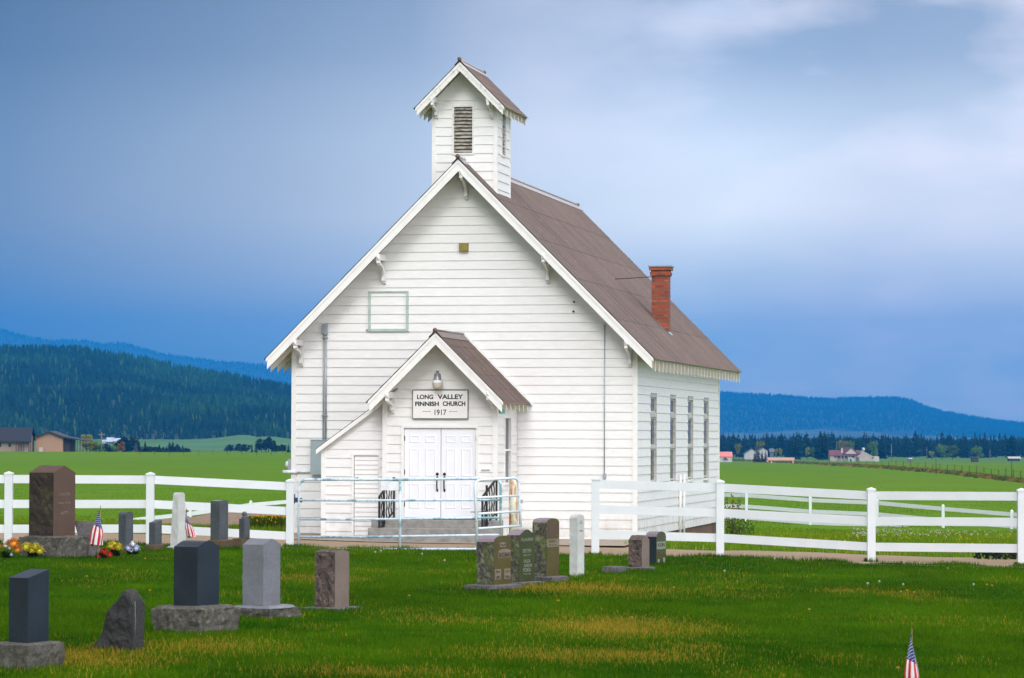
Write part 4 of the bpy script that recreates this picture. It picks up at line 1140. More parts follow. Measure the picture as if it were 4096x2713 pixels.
# ------------------------------------------------------------------ gravestones
GROUP_G = 'gravestones of the churchyard'
K1 = lambda x, y: (x / 1.5475, 1700 + y / 1.5475)
K2 = lambda x, y: (1800 + x / 2.368, 1850 + y / 2.368)
def topf(kind, s, rise):
    if kind == 'arch': return rise * math.sqrt(max(0, 1 - min(1, abs(s)) ** 2.2))
    if kind == 'serp': return rise * (.5 + .5 * math.cos(math.pi * max(-1, min(1, s * 1.0)))) ** .7
    if kind == 'peak': return rise * (1 - abs(s))
    if kind == 'slant': return rise * (s + 1) / 2
    return 0
def slab_mesh(W, T, H, kind, rise, face, side, topm, rough=.0, taper=1.0, seed=0, bev=.0):
    mb = MB(); nc, nj, nz = 20, 8, 14
    rnd = Vector((seed * 3.1, seed * 1.7, seed))
    def zt(s): return H + topf(kind, s, rise)
    def tp(z): return 1 - (1 - taper) * min(1, z / (H + .001))
    S = [-1 + 2 * i / nc for i in range(nc + 1)]
    J = [-T / 2 + T * j / nj for j in range(nj + 1)]
    def dsp(p, amt, ax):
        n_ = mnoise.fractal(p * 9 + rnd, .8, 2.2, 4) * amt + mnoise.noise(p * 3.2 + rnd) * amt * .8
        return p + ax * n_
    # front and back
    mb.mat(face)
    for y, fl_ in ((-T / 2, 1), (T / 2, -1)):
        for i in range(nc):
            a, b = S[i], S[i + 1]; za, zb = zt(a), zt(b)
            mb.face([(a * W / 2, y, 0), (b * W / 2, y, 0), (b * W / 2 * tp(zb), y * tp(zb), zb), (a * W / 2 * tp(za), y * tp(za), za)][::fl_])
    mb.mat(topm)
    for i in range(nc):
        a, b = S[i], S[i + 1]; za, zb = zt(a), zt(b)
        for j in range(nj):
            def q(s_, z_, y_, inner):
                p = Vector((s_ * W / 2 * tp(z_), y_ * tp(z_), z_))
                if rough and inner: p = dsp(p, rough * .35, Vector((0, 0, 1)))
                return p
            mb.face([q(a, za, J[j], 0 < j), q(b, zb, J[j], 0 < j), q(b, zb, J[j + 1], j + 1 < nj), q(a, za, J[j + 1], j + 1 < nj)])
    mb.mat(side)
    for sg_ in (-1, 1):
        ze = zt(sg_)
        Z = [ze * k / nz for k in range(nz + 1)]
        for k in range(nz):
            for j in range(nj):
                def q(y_, z_, inner):
                    p = Vector((sg_ * W / 2 * tp(z_), y_ * tp(z_), z_))
                    if rough and inner: p = dsp(p + Vector((0, 0, 0)), rough, Vector((sg_, 0, 0)))
                    return p
                f_ = [q(J[j], Z[k], 0 < j < nj and k > 0), q(J[j + 1], Z[k], 0 < j + 1 < nj and k > 0), q(J[j + 1], Z[k + 1], 0 < j + 1 < nj and k + 1 < nz), q(J[j], Z[k + 1], 0 < j < nj and k + 1 < nz)]
                mb.face(f_)
    return mb
def rock_block(W, T, H, mt, rough=.03, seed=0, topmat=None, slope=.0):
    mb = MB(); n = 12; nh = 6
    rnd = Vector((seed * 2.3 + 5, seed * .7, seed * 1.1))
    def P(u, v, w):
        p = Vector((u * W / 2, v * T / 2, w * H))
        ax = Vector((u if abs(u) > .99 else 0, v if abs(v) > .99 else 0, 0))
        if ax.length > 0 :
            k = mnoise.fractal(p * 7 + rnd, .9, 2.1, 4) * rough + mnoise.noise(p * 2.5 + rnd) * rough
            out = (1 - w) * slope
            p = p + ax * (k + out)
        if w > .99:
            ed = max(abs(u), abs(v)); p.z += mnoise.noise(p * 6 + rnd) * rough * .25 - (rough * .9 if ed > .99 else 0)
        return p
    mb.mat(topmat or mt)
    U = [-1 + 2 * i / n for i in range(n + 1)]
    for i in range(n):
        for j in range(n):
            mb.face([P(U[i], U[j], 1), P(U[i + 1], U[j], 1), P(U[i + 1], U[j + 1], 1), P(U[i], U[j + 1], 1)])
    mb.mat(mt)
    Wz = [k / nh for k in range(nh + 1)]
    for k in range(nh):
        for i in range(n):
            a, b = U[i], U[i + 1]; c0, c1 = Wz[k] - (.35 if k == 0 else 0), Wz[k + 1]
            mb.face([P(a, -1, c0), P(b, -1, c0), P(b, -1, c1), P(a, -1, c1)]); mb.face([P(b, 1, c0), P(a, 1, c0), P(a, 1, c1), P(b, 1, c1)])
            mb.face([P(1, a, c0), P(1, b, c0), P(1, b, c1), P(1, a, c1)]); mb.face([P(-1, b, c0), P(-1, a, c0), P(-1, a, c1), P(-1, b, c1)])
    return mb
STONES = {}
def stone(key, label, xs, yb, ysh, kind, rise, mats, base=None, psi=60, rough=.02, taper=1.0, name='gravestone', basemat='roughgray', basetop=None, lean=0, baserough=.025, margin=None, ybase=None):
    cps, sps = math.cos(R(psi)), math.sin(R(psi))
    yg = base[2] if base else yb
    D0 = on_ground(xs[1], yg).y
    if base: D0 += .02
    tot_px = (base[1] - base[0]) if base else (xs[2] - xs[0])
    Dc = D0
    for _ in range(3):
        ppm = FPX / Dc
        W = (xs[2] - xs[1]) / ppm / cps; T = (xs[1] - xs[0]) / ppm / sps
        mgn = ((base[1] - base[0]) / ppm - (xs[2] - xs[0]) / ppm) / (2 * (cps + sps)) if base else 0
        Wb, Tb = W + 2 * mgn, T + 2 * mgn
        Dc = D0 + Wb / 2 * sps + Tb / 2 * cps
    cxp = (base[0] + base[1]) / 2 if base else (xs[0] + xs[2]) / 2
    cxs = (xs[0] + xs[2]) / 2
    ctr = at(cxp, HOR, Dc); gz0 = g(ctr.x, ctr.y)
    root = empty(name, (ctr.x, ctr.y, gz0), R(psi))
    tag(root, label, 'gravestone', GROUP_G)
    Ds = Dc - W / 2 * sps - T / 2 * cps
    z0 = at(xs[1], yb, Ds).z - gz0 if base else -.06
    z1 = at(xs[1], ysh, Ds).z - gz0
    H = z1 - z0; rs = rise / (FPX / Ds)
    sb = slab_mesh(W, T, H, kind, rs, M[mats[0]], M[mats[1]], M[mats[2]], rough, taper, seed=len(STONES))
    so_ = sb.build('headstone', None, root, fixn=True)
    # shift of the stone on its base seen in the photo
    dx = (cxs - cxp) / (FPX / Dc)
    off = Vector((dx * cps, -dx * sps, 0))
    so_.location = (off.x, off.y, z0)
    so_.rotation_euler = (0, R(lean), 0)
    if base:
        bb_ = rock_block(Wb, Tb, z0 + .0, M[basemat], baserough, seed=len(STONES), topmat=M[basetop] if basetop else None).build('base', None, root)
        sb_off = 0
    STONES[key] = (root, so_, W, T, H, z0)
    print('ST', key, 'D %.1f W %.2f T %.2f H %.2f z0 %.2f base %.2f %.2f' % (Dc, W, T, H, z0, Wb, Tb))
    return root, so_, W, T, H
def kx(*a): return tuple(v / 1.5475 for v in a)
def ky(v): return 1700 + v / 1.5475
def jx(*a): return tuple(1800 + v / 2.368 for v in a)
def jy(v): return 1850 + v / 2.368
stone('S1', 'dark blue-grey granite gravestone on a mossy block in the bottom left corner', kx(72, 198, 300), ky(1350), ky(948), 'slant', 30, ('slate', 'slate', 'slate'), (kx(-60)[0], kx(402)[0], ky(1545)), psi=62, rough=0, baserough=.02)
stone('S3', 'dark navy granite gravestone with a curved top on a rough lichened block', kx(1087, 1240, 1356), ky(1122), ky(755), 'serp', 22, ('slate', 'slate', 'slate'), (kx(955)[0], kx(1475)[0], ky(1312)), rough=0, baserough=.035)
stone('S4', 'pale grey marble gravestone with a curved top, third stone in the front row', kx(1510, 1643, 1736), ky(1120), ky(742), 'serp', 22, ('ltgray', 'ltgray', 'ltgray'), (kx(1440)[0], kx(1850)[0], ky(1215)), rough=0, baserough=.035, basetop='ltgray')
d2 = .5779
stone('S5', 'rough brown gravestone with a smooth tan face, standing alone before the pipe gate', (730 / d2, 778 / d2, 808 / d2), 1408 / d2 - 6, 1277 / d2, 'serp', 9, ('tanface', 'pinkrough', 'pinkrough'), (692 / d2, 845 / d2, 1418 / d2), rough=.03, basemat='basegray', baserough=.015)
stone('A', 'round-topped olive granite gravestone with a carved name panel, mossy left side', jx(258, 418, 582), jy(1160), jy(755), 'arch', 24, ('oliveface', 'mossrough', 'mauvetop'), (jx(146)[0], jx(680)[0], jy(1232)), rough=.02, basemat='basegray', baserough=.015)
stone('B', 'green-tinged gravestone with wavy top and many carved lines, middle of the dark trio', jx(545, 658, 806), jy(1135), jy(690), 'serp', 22, ('greenface', 'mossrough', 'mauvetop'), (jx(500)[0], jx(895)[0], jy(1186)), rough=.02, basemat='basegray', baserough=.01)
stone('C', 'tallest dark round-topped gravestone of the trio, moss on its left side', jx(783, 916, 1038), jy(1082), jy(572), 'arch', 17, ('oliveface', 'mossrough', 'mauvetop'), (jx(740)[0], jx(1142)[0], jy(1152)), rough=.02, basemat='basegray', baserough=.015)
stone('D', 'slim white marble gravestone with a rounded top, just left of the right fence', jx(1134, 1208, 1275), jy(1100), jy(528), 'arch', 14, ('marble', 'marble', 'marble'), rough=.006, name='gravestone')
stone('E', 'small rough-sided gravestone with a brown face in front of the right fence', jx(1692, 1815, 1892), jy(993), jy(735), 'serp', 18, ('tanface', 'pinkrough', 'pinkrough'), (jx(1642)[0], jx(1952)[0], jy(1040)), rough=.03, basemat='basegray', baserough=.012)
stone('F', 'dark round-topped gravestone half hidden behind a smaller brown-faced one', jx(1852, 1952, 2050), jy(972), jy(705), 'arch', 20, ('greenface', 'slate', 'mauvetop'), rough=0)
stone('H', 'large brown granite gravestone with a peaked top on a wide mossy block', kx(190, 353, 462), ky(688), ky(296), 'peak', 28, ('brownface', 'brownrough', 'brownface'), (kx(138)[0], kx(545)[0], ky(830)), rough=.03, baserough=.03)
stone('I', 'narrow veined dark gravestone with a rounded top behind the white-blue daisies', kx(740, 787, 826), ky(742), ky(556), 'arch', 11, ('slate2', 'slate2', 'slate2'), (kx(728)[0], kx(850)[0], ky(803)), rough=0, basemat='browntan', baserough=.01)
stone('J', 'short veined dark gravestone with a slanted top beside the fence post', kx(928, 966, 1003), ky(742), ky(606), 'slant', 10, ('slate2', 'slate2', 'slate2'), (kx(905)[0], kx(1020)[0], ky(790)), rough=0, basemat='browntan', baserough=.01)
stone('K', 'tall tapering white marble gravestone with flaking edges behind the front row', kx(1060, 1112, 1160), ky(752), ky(432), 'arch', 8, ('marble', 'marble', 'marble'), (kx(1038)[0], kx(1165)[0], ky(780)), rough=.012, taper=.68, basemat='marble', baserough=.02)
stone('L', 'tall veined grey gravestone with a flat top on a brown block', kx(1308, 1366, 1413), ky(712), ky(472), 'serp', 3, ('slate2', 'slate2', 'ltgray'), (kx(1290)[0], kx(1450)[0], ky(772)), rough=0, basemat='browntan', baserough=.012)
r_, s_, W_, T_, H_ = stone('M', 'small grey gravestone with a rounded knob on top, left of the gate', kx(1484, 1518, 1548), ky(703), ky(582), 'peak', 4, ('slate2', 'slate2', 'slate2'), (kx(1440)[0], kx(1550)[0], ky(770)), rough=0, basemat='browntan', baserough=.012)
kb = lathe([(.001, .0), (.06, .0), (.055, .03), (.035, .045), (.05, .07), (.055, .10), (.035, .13), (.001, .145)], 14).build('finial', M['slate2'], s_); kb.location = (0, 0, H_ + .005)
# low flat marker G
cc_ = on_ground(jx(1560)[0], jy(1060)); gm = rock_block(.34, .30, .13, M['basegray'], .012, 77).build('grave_marker', None)
gm.location = (cc_.x, cc_.y + .2, cc_.z); gm.rotation_euler = (0, 0, R(60)); tag(gm, 'low grey stone block marker lying left of the small brown-faced gravestone', 'grave marker')
# leaning slab behind H
pb2 = on_ground(kx(545)[0], ky(832)); c = MB(); c.prism([(-.2, 0), (.12, 0), (-.08, .72), (-.4, .72)], 'y', -.05, .10)
ls = c.build('leaning_slab', M['basegray']); ls.location = (pb2.x + .05, pb2.y + .75, pb2.z - .05); tag(ls, 'plain grey stone slab leaning beside the large brown gravestone', 'stone slab')
# S2 rough wedge
def wedge():
    psi = 60; yb = ky(1424); D0 = on_ground(kx(845)[0], yb).y; ppm = FPX / D0
    W = kx(60)[0] / ppm / math.cos(R(psi)) * 1.0; pts = [(0, 360), (.04, 398), (.1, 422), (.18, 426), (.28, 405), (.42, 362), (.54, 328), (.64, 272), (.78, 165), (.9, 75), (1.0, 8)]
    Tt = kx(845 - 566)[0] / ppm / math.sin(R(psi))
    nT, nW, nZ = 36, 10, 16
    def zt(t): return float(np.interp(t, [p[0] for p in pts], [p[1] for p in pts])) / 1.5475 / ppm
    mb = MB().mat(M['roughdark'])
    def P(t, s, w):
        top = zt(t) * (1 - .10 * abs(s) ** 3); z = top * w
        p = Vector((s * W / 2, -Tt / 2 + t * Tt, z))
        k = mnoise.fractal(p * 6, .9, 2.1, 5) * .035 + mnoise.noise(p * 2.4) * .035
        amt = 1.0 if t > .03 else .25
        ax = Vector((s * .8, .6 if t > .5 else 0, .8 if w > .9 else .1))
        return p + ax * k * amt
    Tn = [i / nT for i in range(nT + 1)]; Sn = [-1 + 2 * i / nW for i in range(nW + 1)]
    for i in range(nT):
        for j in range(nW): mb.face([P(Tn[i], Sn[j], 1), P(Tn[i], Sn[j + 1], 1), P(Tn[i + 1], Sn[j + 1], 1), P(Tn[i + 1], Sn[j], 1)])
        for k in range(nZ):
            a, b = k / nZ, (k + 1) / nZ
            for s in (-1, 1): mb.face([P(Tn[i], s, a), P(Tn[i + 1], s, a), P(Tn[i + 1], s, b), P(Tn[i], s, b)])
    for j in range(nW):
        for k in range(nZ):
            a, b = k / nZ, (k + 1) / nZ
            for t in (0, 1): mb.face([P(t, Sn[j], a), P(t, Sn[j + 1], a), P(t, Sn[j + 1], b), P(t, Sn[j], b)])
    o = mb.build('gravestone', None)
    Dc = D0 + W / 2 * math.sin(R(psi)) + Tt / 2 * math.cos(R(psi)); ct = at((kx(566)[0] + kx(905)[0]) / 2, HOR, Dc)
    o.location = (ct.x, ct.y, g(ct.x, ct.y) - .04); o.rotation_euler = (0, 0, R(psi))
    tag(o, 'rough black gravestone shaped like a slanted boulder, without a base', 'gravestone', GROUP_G)
    c = MB(); c.tube([(-W / 2 + .03, -Tt / 2 - .004, .2), (-W / 2 + .035, -Tt / 2 - .006, .4), (-W / 2 + .03, -Tt / 2 - .004, .6)], .004, 5)
    c.build('pale_vein', M['ltgray'], o)
wedge()
# carving -----------------------------------------------------------------
def face_text(key, txt, cx_, cz_, w, h, mt, bold=.01):
    root, so_, W, T, H, z0 = STONES[key]
    add_text('carved_lettering', txt, w * W, h * H, (cx_ * W, -T / 2 - .0025, cz_ * H), (R(90), 0, 0), M[mt], so_, bold)
def face_panel(key, cx_, cz_, w, h, mt, arch=0, d=.0015, name='carved_panel'):
    root, so_, W, T, H, z0 = STONES[key]; c = MB()
    x0, x1 = (cx_ - w / 2) * W, (cx_ + w / 2) * W; z0_, z1_ = (cz_ - h / 2) * H, (cz_ + h / 2) * H
    poly = [(x0, z0_), (x1, z0_), (x1, z1_)]
    if arch: poly += [((x0 + x1) / 2 + (x1 - x0) / 2 * math.cos(a), z1_ + arch * H * math.sin(a)) for a in [math.pi * i / 10 for i in range(1, 10)]]
    poly += [(x0, z1_)]
    c.prism(poly, 'y', -T / 2 - d, -T / 2 + .002); c.build(name, M[mt], so_)
face_panel('A', .12, .70, .70, .15, 'engrave', arch=.05); face_text('A', 'BACKMAN', .12, .69, .62, .11, 'engravedark', .015)
face_panel('A', .02, .92, .34, .09, 'engrave', arch=.02); face_text('A', '*+*', .02, .92, .26, .07, 'engravedark', .01)
for cx_, d1, d2_ in ((-.25, 'ISA', '1882'), (.28, 'ÄITI', '1886')):
    face_panel('A', cx_, .24, .34, .24, 'engrave'); face_text('A', d1, cx_, .30, .22, .06, 'engravedark'); face_text('A', d2_, cx_, .17, .24, .06, 'engravedark')
face_text('B', 'H.LAURENI', 0, .90, .74, .07, 'engravegrey', .012)
face_text('B', 'SISTER', 0, .66, .56, .075, 'engravegrey', .012); face_text('B', '1889-1917', 0, .565, .5, .03, 'engravegrey')
face_text('B', 'OLGA', 0, .44, .42, .07, 'engravegrey', .012); face_text('B', 'AIREN', .05, .345, .52, .07, 'engravegrey', .012); face_text('B', 'POIKA', .0, .25, .5, .08, 'engravegrey', .012)
face_text('B', '1912-1918', 0, .165, .46, .03, 'engravegrey')
face_panel('C', 0, .62, .94, .15, 'engrave'); face_text('C', 'BERNT', -.02, .655, .62, .055, 'oliveface', .012); face_text('C', 'W. S. H.', -.02, .585, .62, .04, 'oliveface')
face_panel('C', .02, .86, .74, .22, 'brownface', arch=.03, d=.0012)
face_panel('F', 0, .72, .92, .24, 'engravegrey'); face_text('F', 'KUN', 0, .74, .7, .12, 'engravedark', .012)
face_panel('F', -.27, .17, .22, .22, 'engravegrey'); face_panel('F', .3, .2, .22, .24, 'engravegrey')
face_text('H', 'LAURI', 0, .66, .5, .05, 'engrave', .0); face_text('H', '1866-1922', 0, .52, .55, .035, 'engrave'); face_text('H', 'AITI', 0, .36, .34, .05, 'engrave')
face_text('D', '+', 0, .93, .22, .06, 'tanface', .01); face_text('D', '1918', 0, .8, .4, .03, 'tanface')

# ------------------------------------------------------------------ flags
M['fred'] = simple('flag_red', (.50, .012, .02), .8, bstr=0); M['fwhite'] = simple('flag_white', (.74, .72, .74), .8, bstr=0); M['fblue'] = simple('flag_blue', (.010, .018, .16), .8, bstr=0)
M['gold'] = simple('gilt_wood', (.20, .13, .06), .6, bstr=0); M['stick'] = simple('pale_stick', (.42, .27, .12), .7, bstr=0)
def flag(label, base, pole_h, L, V, rad, drift, tilt, top=.07, r=.006, hoist=None):
    root = empty('grave_flag', base); tag(root, label, 'flag', 'small flags on the graves')
    tp = Vector((tilt * pole_h, 0, pole_h))
    c = MB(); c.tube([(0, 0, -.1), tp * (1 - top / pole_h)], r, 8); c.build('pole', M['stick'], root)
    c = MB(); a = tp * (1 - top / pole_h); c.tube([a - Vector((0, 0, .02)), a, a + Vector((0, 0, .012)), a + Vector((0, 0, .03)), tp], [r * 1.6, r * 1.9, r * 1.2, r * 1.5, .001], 8); c.build('finial', M['gold'], root)
    nu, nv = 60, 39; mb = MB()
    t0 = tp * (1 - (top + .02) / pole_h); pd = tp.normalized()
    def P(u, v):
        h0 = hoist or V
        th = 2 * math.pi * (v - .27) * .92
        rho = rad * (.10 + .90 * min(1, u * 1.5) ** .75) * (1 + .10 * math.sin(th * 3 + 1) + .05 * math.sin(u * 9 + th * 2))
        x = drift * u + rho * math.sin(th) * (1 - .06 * math.sin(th * 2)); y = -.012 - rho * .75 * (math.cos(th) - .2 * math.cos(3 * th + u * 3))
        return t0 - pd * (v * h0 * (1 - u) ** 1.5) + Vector((x * (1 if u > 0 else .1), y, -u * L - .05 * rad * math.sin(th * 2) - u * v * .03))
    for i in range(nu):
        for j in range(nv):
            u0, u1, v0, v1 = i / nu, (i + 1) / nu, j / nv, (j + 1) / nv
            stripe = int(j / 3)
            uc, vc = (u0 + u1) / 2, (v0 + v1) / 2
            if uc < .4 and stripe < 7:
                mt = M['fblue']
            else: mt = M['fred'] if stripe % 2 == 0 else M['fwhite']
            mb.mat(mt); mb.face([P(u0, v0), P(u1, v0), P(u1, v1), P(u0, v1)])
    cl_ = mb.build('flag_cloth', None, root)
    st_ = MB().mat(M['fwhite'])
    for ri in range(9):
        ncol = 6 if ri % 2 == 0 else 5
        for ci_ in range(ncol):
            u = .4 * ((ci_ * 2 + (1 if ri % 2 == 0 else 2)) / 12); v = 7 / 13 * (ri + 1) / 10
            for sd_ in (-1, 1):
                p = P(u, v); du = (P(u + .01, v) - p).normalized(); dv = (P(u, v + .01) - p).normalized(); nn = du.cross(dv).normalized() * .0016 * sd_
                s = L * .4 / 12 * .62
                pts = []
                for k in range(10):
                    a = k * math.pi / 5; rr = s * .7 if k % 2 == 0 else s * .3
                    pts.append(p + nn + du * (rr * math.sin(a)) + dv * (rr * math.cos(a)))
                st_.face(pts)
    st_.build('stars', None, cl_, fixn=False)
b1 = on_ground(kx(603)[0], ky(838))
flag('small striped flag on a stick beside red flowers, left of the fence post', b1, 1.0, .60, .36, .115, -.07, .052, top=.09)
b2 = on_ground(kx(1158)[0], ky(775)); b2.y = 65.0; b2.x = at(kx(1158)[0], HOR, 65.0).x; b2.z = g(b2.x, 65.0)
flag('small striped flag on a stick just right of the tapering white gravestone', b2, .86, .46, .28, .085, .10, 0.0, top=.07)
D3 = 30.0; tpp = at(3643, 2508, D3); hh3 = 1.0
g3 = at(3648, 2508, D3); g3.z = g(g3.x, D3)
flag('nearest small striped flag, cut off by the bottom edge at the right', g3, tpp.z - g3.z, .50, .20, .066, .0, -.004, top=.06, r=.005)

# ------------------------------------------------------------------ flowers
M['orange'] = simple('orange_petals', (.62, .20, .015), .7, (.72, .30, .03), 30, bstr=0); M['yellow'] = simple('yellow_petals', (.60, .52, .02), .7, (.5, .42, .02), 30, bstr=0)
M['whitep'] = simple('white_petals', (.70, .70, .74), .7, bstr=0); M['bluep'] = simple('pale_blue_petals', (.34, .40, .74), .7, (.5, .54, .8), 30, bstr=0); M['violetp'] = simple('violet_petals', (.10, .09, .34), .7, bstr=0)
M['redp'] = simple('red_petals', (.62, .02, .012), .7, (.45, .01, .01), 30, bstr=0); M['darkleaf'] = simple('dark_plastic_leaves', (.010, .022, .010), .6, (.02, .04, .015), 20, bstr=0)
def flower(mb, c, r, mt, n=46, dome=.8, pl=.5, rj=random):
    mb.mat(M[mt]); c = Vector(c)
    for k in range(n):
        ph = rj.random() * 2 * math.pi; el = rj.uniform(-.2, 1.0)
        d = Vector((math.cos(ph) * math.cos(el * 1.4), math.sin(ph) * math.cos(el * 1.4), math.sin(el * 1.4) * dome)).normalized()
        s = d.cross(Vector((0, 0, 1)) if abs(d.z) < .9 else Vector((1, 0, 0))).normalized() * r * .13
        a = c + d * r * (1 - pl); b = c + d * r * rj.uniform(.9, 1.05) + Vector((0, 0, -.05 * r)); mid = (a + b) / 2 + Vector((0, 0, .06 * r))
        mb.face([a, mid + s, b, mid - s])
def leaves(mb, c, r, n=40, h=.5):
    mb.mat(M['darkleaf']); c = Vector(c)
    for k in range(n):
        d = Vector((random.uniform(-1, 1), random.uniform(-1, 1), random.uniform(0, 1.2))).normalized(); s = d.cross(Vector((.3, .2, 1))).normalized() * r * .22
        b = c + Vector((d.x * r, d.y * r, d.z * r * h)); m_ = c.lerp(b, .55)
        mb.face([c, m_ + s, b, m_ - s])
def bouquet(label, px, py, heads, size=1.0):
    b = on_ground(px, py); b.z = g(b.x, b.y); root = empty('flower_bouquet', b); tag(root, label, 'flowers', 'bouquets on the graves')
    mb = MB(); leaves(mb, (0, 0, .02), .16 * size, 60, 1.0); mb.build('leaves', None, root, fixn=False)
    for (dx, dz, r, mt, n) in heads:
        mb = MB(); flower(mb, (dx, -.05 + random.uniform(-.03, .03), dz), r, mt, n)
        mb.ball((dx, -.05, dz), r * .45, n=5); mb.build('bloom', None, root, fixn=False)
bouquet('orange and white flowers in a dark pot at the left edge', kx(38)[0], ky(832), [(.13, .26, .15, 'orange', 110), (.20, .16, .11, 'orange', 70), (-.13, .22, .09, 'orange', 60), (.0, .24, .07, 'whitep', 40), (.07, .20, .06, 'whitep', 30), (-.03, .30, .05, 'whitep', 30), (.1, .08, .05, 'bluep', 24)])
bouquet('wide yellow flower bouquet before the large brown gravestone', kx(200)[0], ky(828), [(-.10, .19, .13, 'yellow', 100), (.07, .21, .10, 'yellow', 80), (.13, .13, .13, 'yellow', 100), (.0, .14, .12, 'yellow', 80)])
bouquet('small pale blue and violet bouquet right of the wide yellow one', kx(275)[0], ky(825), [(-.05, .12, .07, 'bluep', 36), (.05, .13, .07, 'bluep', 36), (.0, .19, .05, 'whitep', 24), (.06, .16, .04, 'violetp', 20), (.0, .08, .07, 'bluep', 30)], .6)
bouquet('bright red flowers at the foot of the flag by the brown gravestone', kx(625)[0], ky(834), [(.06, .13, .11, 'redp', 60), (.16, .08, .08, 'redp', 44), (-.02, .06, .08, 'redp', 40), (.20, .20, .04, 'redp', 20)])
bouquet('round yellow bouquet between the flag and the daisies', kx(708)[0], ky(818), [(-.06, .20, .11, 'yellow', 90), (.07, .17, .12, 'yellow', 100), (.0, .24, .08, 'yellow', 60)])
bouquet('pale blue-white daisies before the narrow dark gravestone', kx(817)[0], ky(812), [(-.07, .14, .09, 'bluep', 40), (.08, .13, .10, 'bluep', 44), (.02, .22, .09, 'whitep', 44), (.0, .10, .08, 'whitep', 36)])

# ------------------------------------------------------------------ gravel drive, path, heap
def gravel(name, c, c2, sc=14):
    mt, nt, bs = new_mat(name)
    n1 = noise(nt, .35, 5); n2 = noise(nt, sc, 5, rough=.8); v = N(nt, 'ShaderNodeTexVoronoi'); v.inputs['Scale'].default_value = 26
    tc = N(nt, 'ShaderNodeTexCoord'); nt.links.new(tc.outputs['Object'], v.inputs['Vector'])
    cc = mixc(nt, ramp(nt, n2, .35, .68), c, c2)
    cc = mixc(nt, ramp(nt, n1, .4, .7), cc, tuple(x * .78 for x in c))
    cc = mixc(nt, ramp(nt, v.outputs['Distance'], .0, .5), mixc(nt, 1, cc, (.75, .72, .7), 'MULTIPLY'), cc)
    nt.links.new(cc, bs.inputs['Base Color']); bs.inputs['Roughness'].default_value = .95
    bump(nt, bs, n2, .8, .03); return mt
M['gravel'] = gravel('tan_gravel', (.40, .29, .18), (.23, .155, .09))
M['heap'] = gravel('brown_gravel', (.33, .235, .165), (.17, .115, .08), 9)
LA = [(-60, 68.9), (-14, 68.6), (-9, 68.7), (-4.6, 69.0), (0, 68.0), (1.7, 67.3), (4.2, 66.9), (7, 65.2), (10, 64.7), (13, 64.3), (60, 62.5)]
LB = [(-60, 74.5), (-14, 74.5), (-7, 75.5), (2.2, 73.4), (3.0, 71.6), (4.5, 70.8), (7, 70.2), (9, 69.5), (12, 67.6), (14, 66.2), (60, 64)]
def edgeA(x): return np.interp(x, [p[0] for p in LA], [p[1] for p in LA])
def edgeB(x): return np.interp(x, [p[0] for p in LB], [p[1] for p in LB])
xs_ = np.linspace(-50, 50, 401); nt_ = 14
V = []; F = []
for i, x in enumerate(xs_):
    a, b = float(edgeA(x)) - .55, float(edgeB(x)) + .3 * math.sin(x * 1.3) + .15 * math.sin(x * 4.1)
    for k in range(nt_ + 1):
        y = a + (b - a) * k / nt_; V.append((x, y, g(x, y) + .014))
for i in range(400):
    for k in range(nt_): F.append((i * (nt_ + 1) + k, (i + 1) * (nt_ + 1) + k, (i + 1) * (nt_ + 1) + k + 1, i * (nt_ + 1) + k + 1))
dr_ = np_mesh('gravel_drive', np.array(V), np.array(F), M['gravel'], smooth=True); tag(dr_, kind='structure')
# concrete apron before the church
V = []; 
c = MB()
for i in range(40):
    x0 = XW - .1 + (0.4 - XW + .1) * i / 40; x1 = XW - .1 + (0.4 - XW + .1) * (i + 1) / 40
    pts = [W2(x0, -4.3, 0), W2(x1, -4.3, 0), W2(x1, .05, 0), W2(x0, .05, 0)]
    c.face([(p.x, p.y, max(g(p.x, p.y) + .03, .02)) for p in pts])
ap = c.build('concrete_path', simple('sandy_concrete', (.34, .28, .22), .95, (.26, .21, .165), 2, .35, .7, .3, .01)); tag(ap, kind='structure')
# gravel heap
hc = at(940, HOR, 99.0); n = 70; V = []; F = []
for i in range(n):
    for j in range(n):
        u, v = i / (n - 1) * 2 - 1, j / (n - 1) * 2 - 1
        x, y = hc.x + 1.9 + u * 5.2, hc.y + v * 4.5
        r2 = (u * 1.05) ** 2 + (v * 1.05) ** 2
        h = .62 * max(0, 1 - r2) ** 1.1 * (1 + .35 * (mnoise.noise(Vector((x * .9, y * .9, 0))))) + .06 * mnoise.noise(Vector((x * 4, y * 4, 1))) * (1 if r2 < 1 else 0)
        V.append((x, y, g(x, y) + h - .06))
for i in range(n - 1):
    for j in range(n - 1): F.append((i * n + j, (i + 1) * n + j, (i + 1) * n + j + 1, i * n + j + 1))
hp = np_mesh('gravel_heap', np.array(V), np.array(F), M['heap'], smooth=True); tag(hp, 'low heap of brown gravel behind the left fence, beside the church', 'gravel heap')

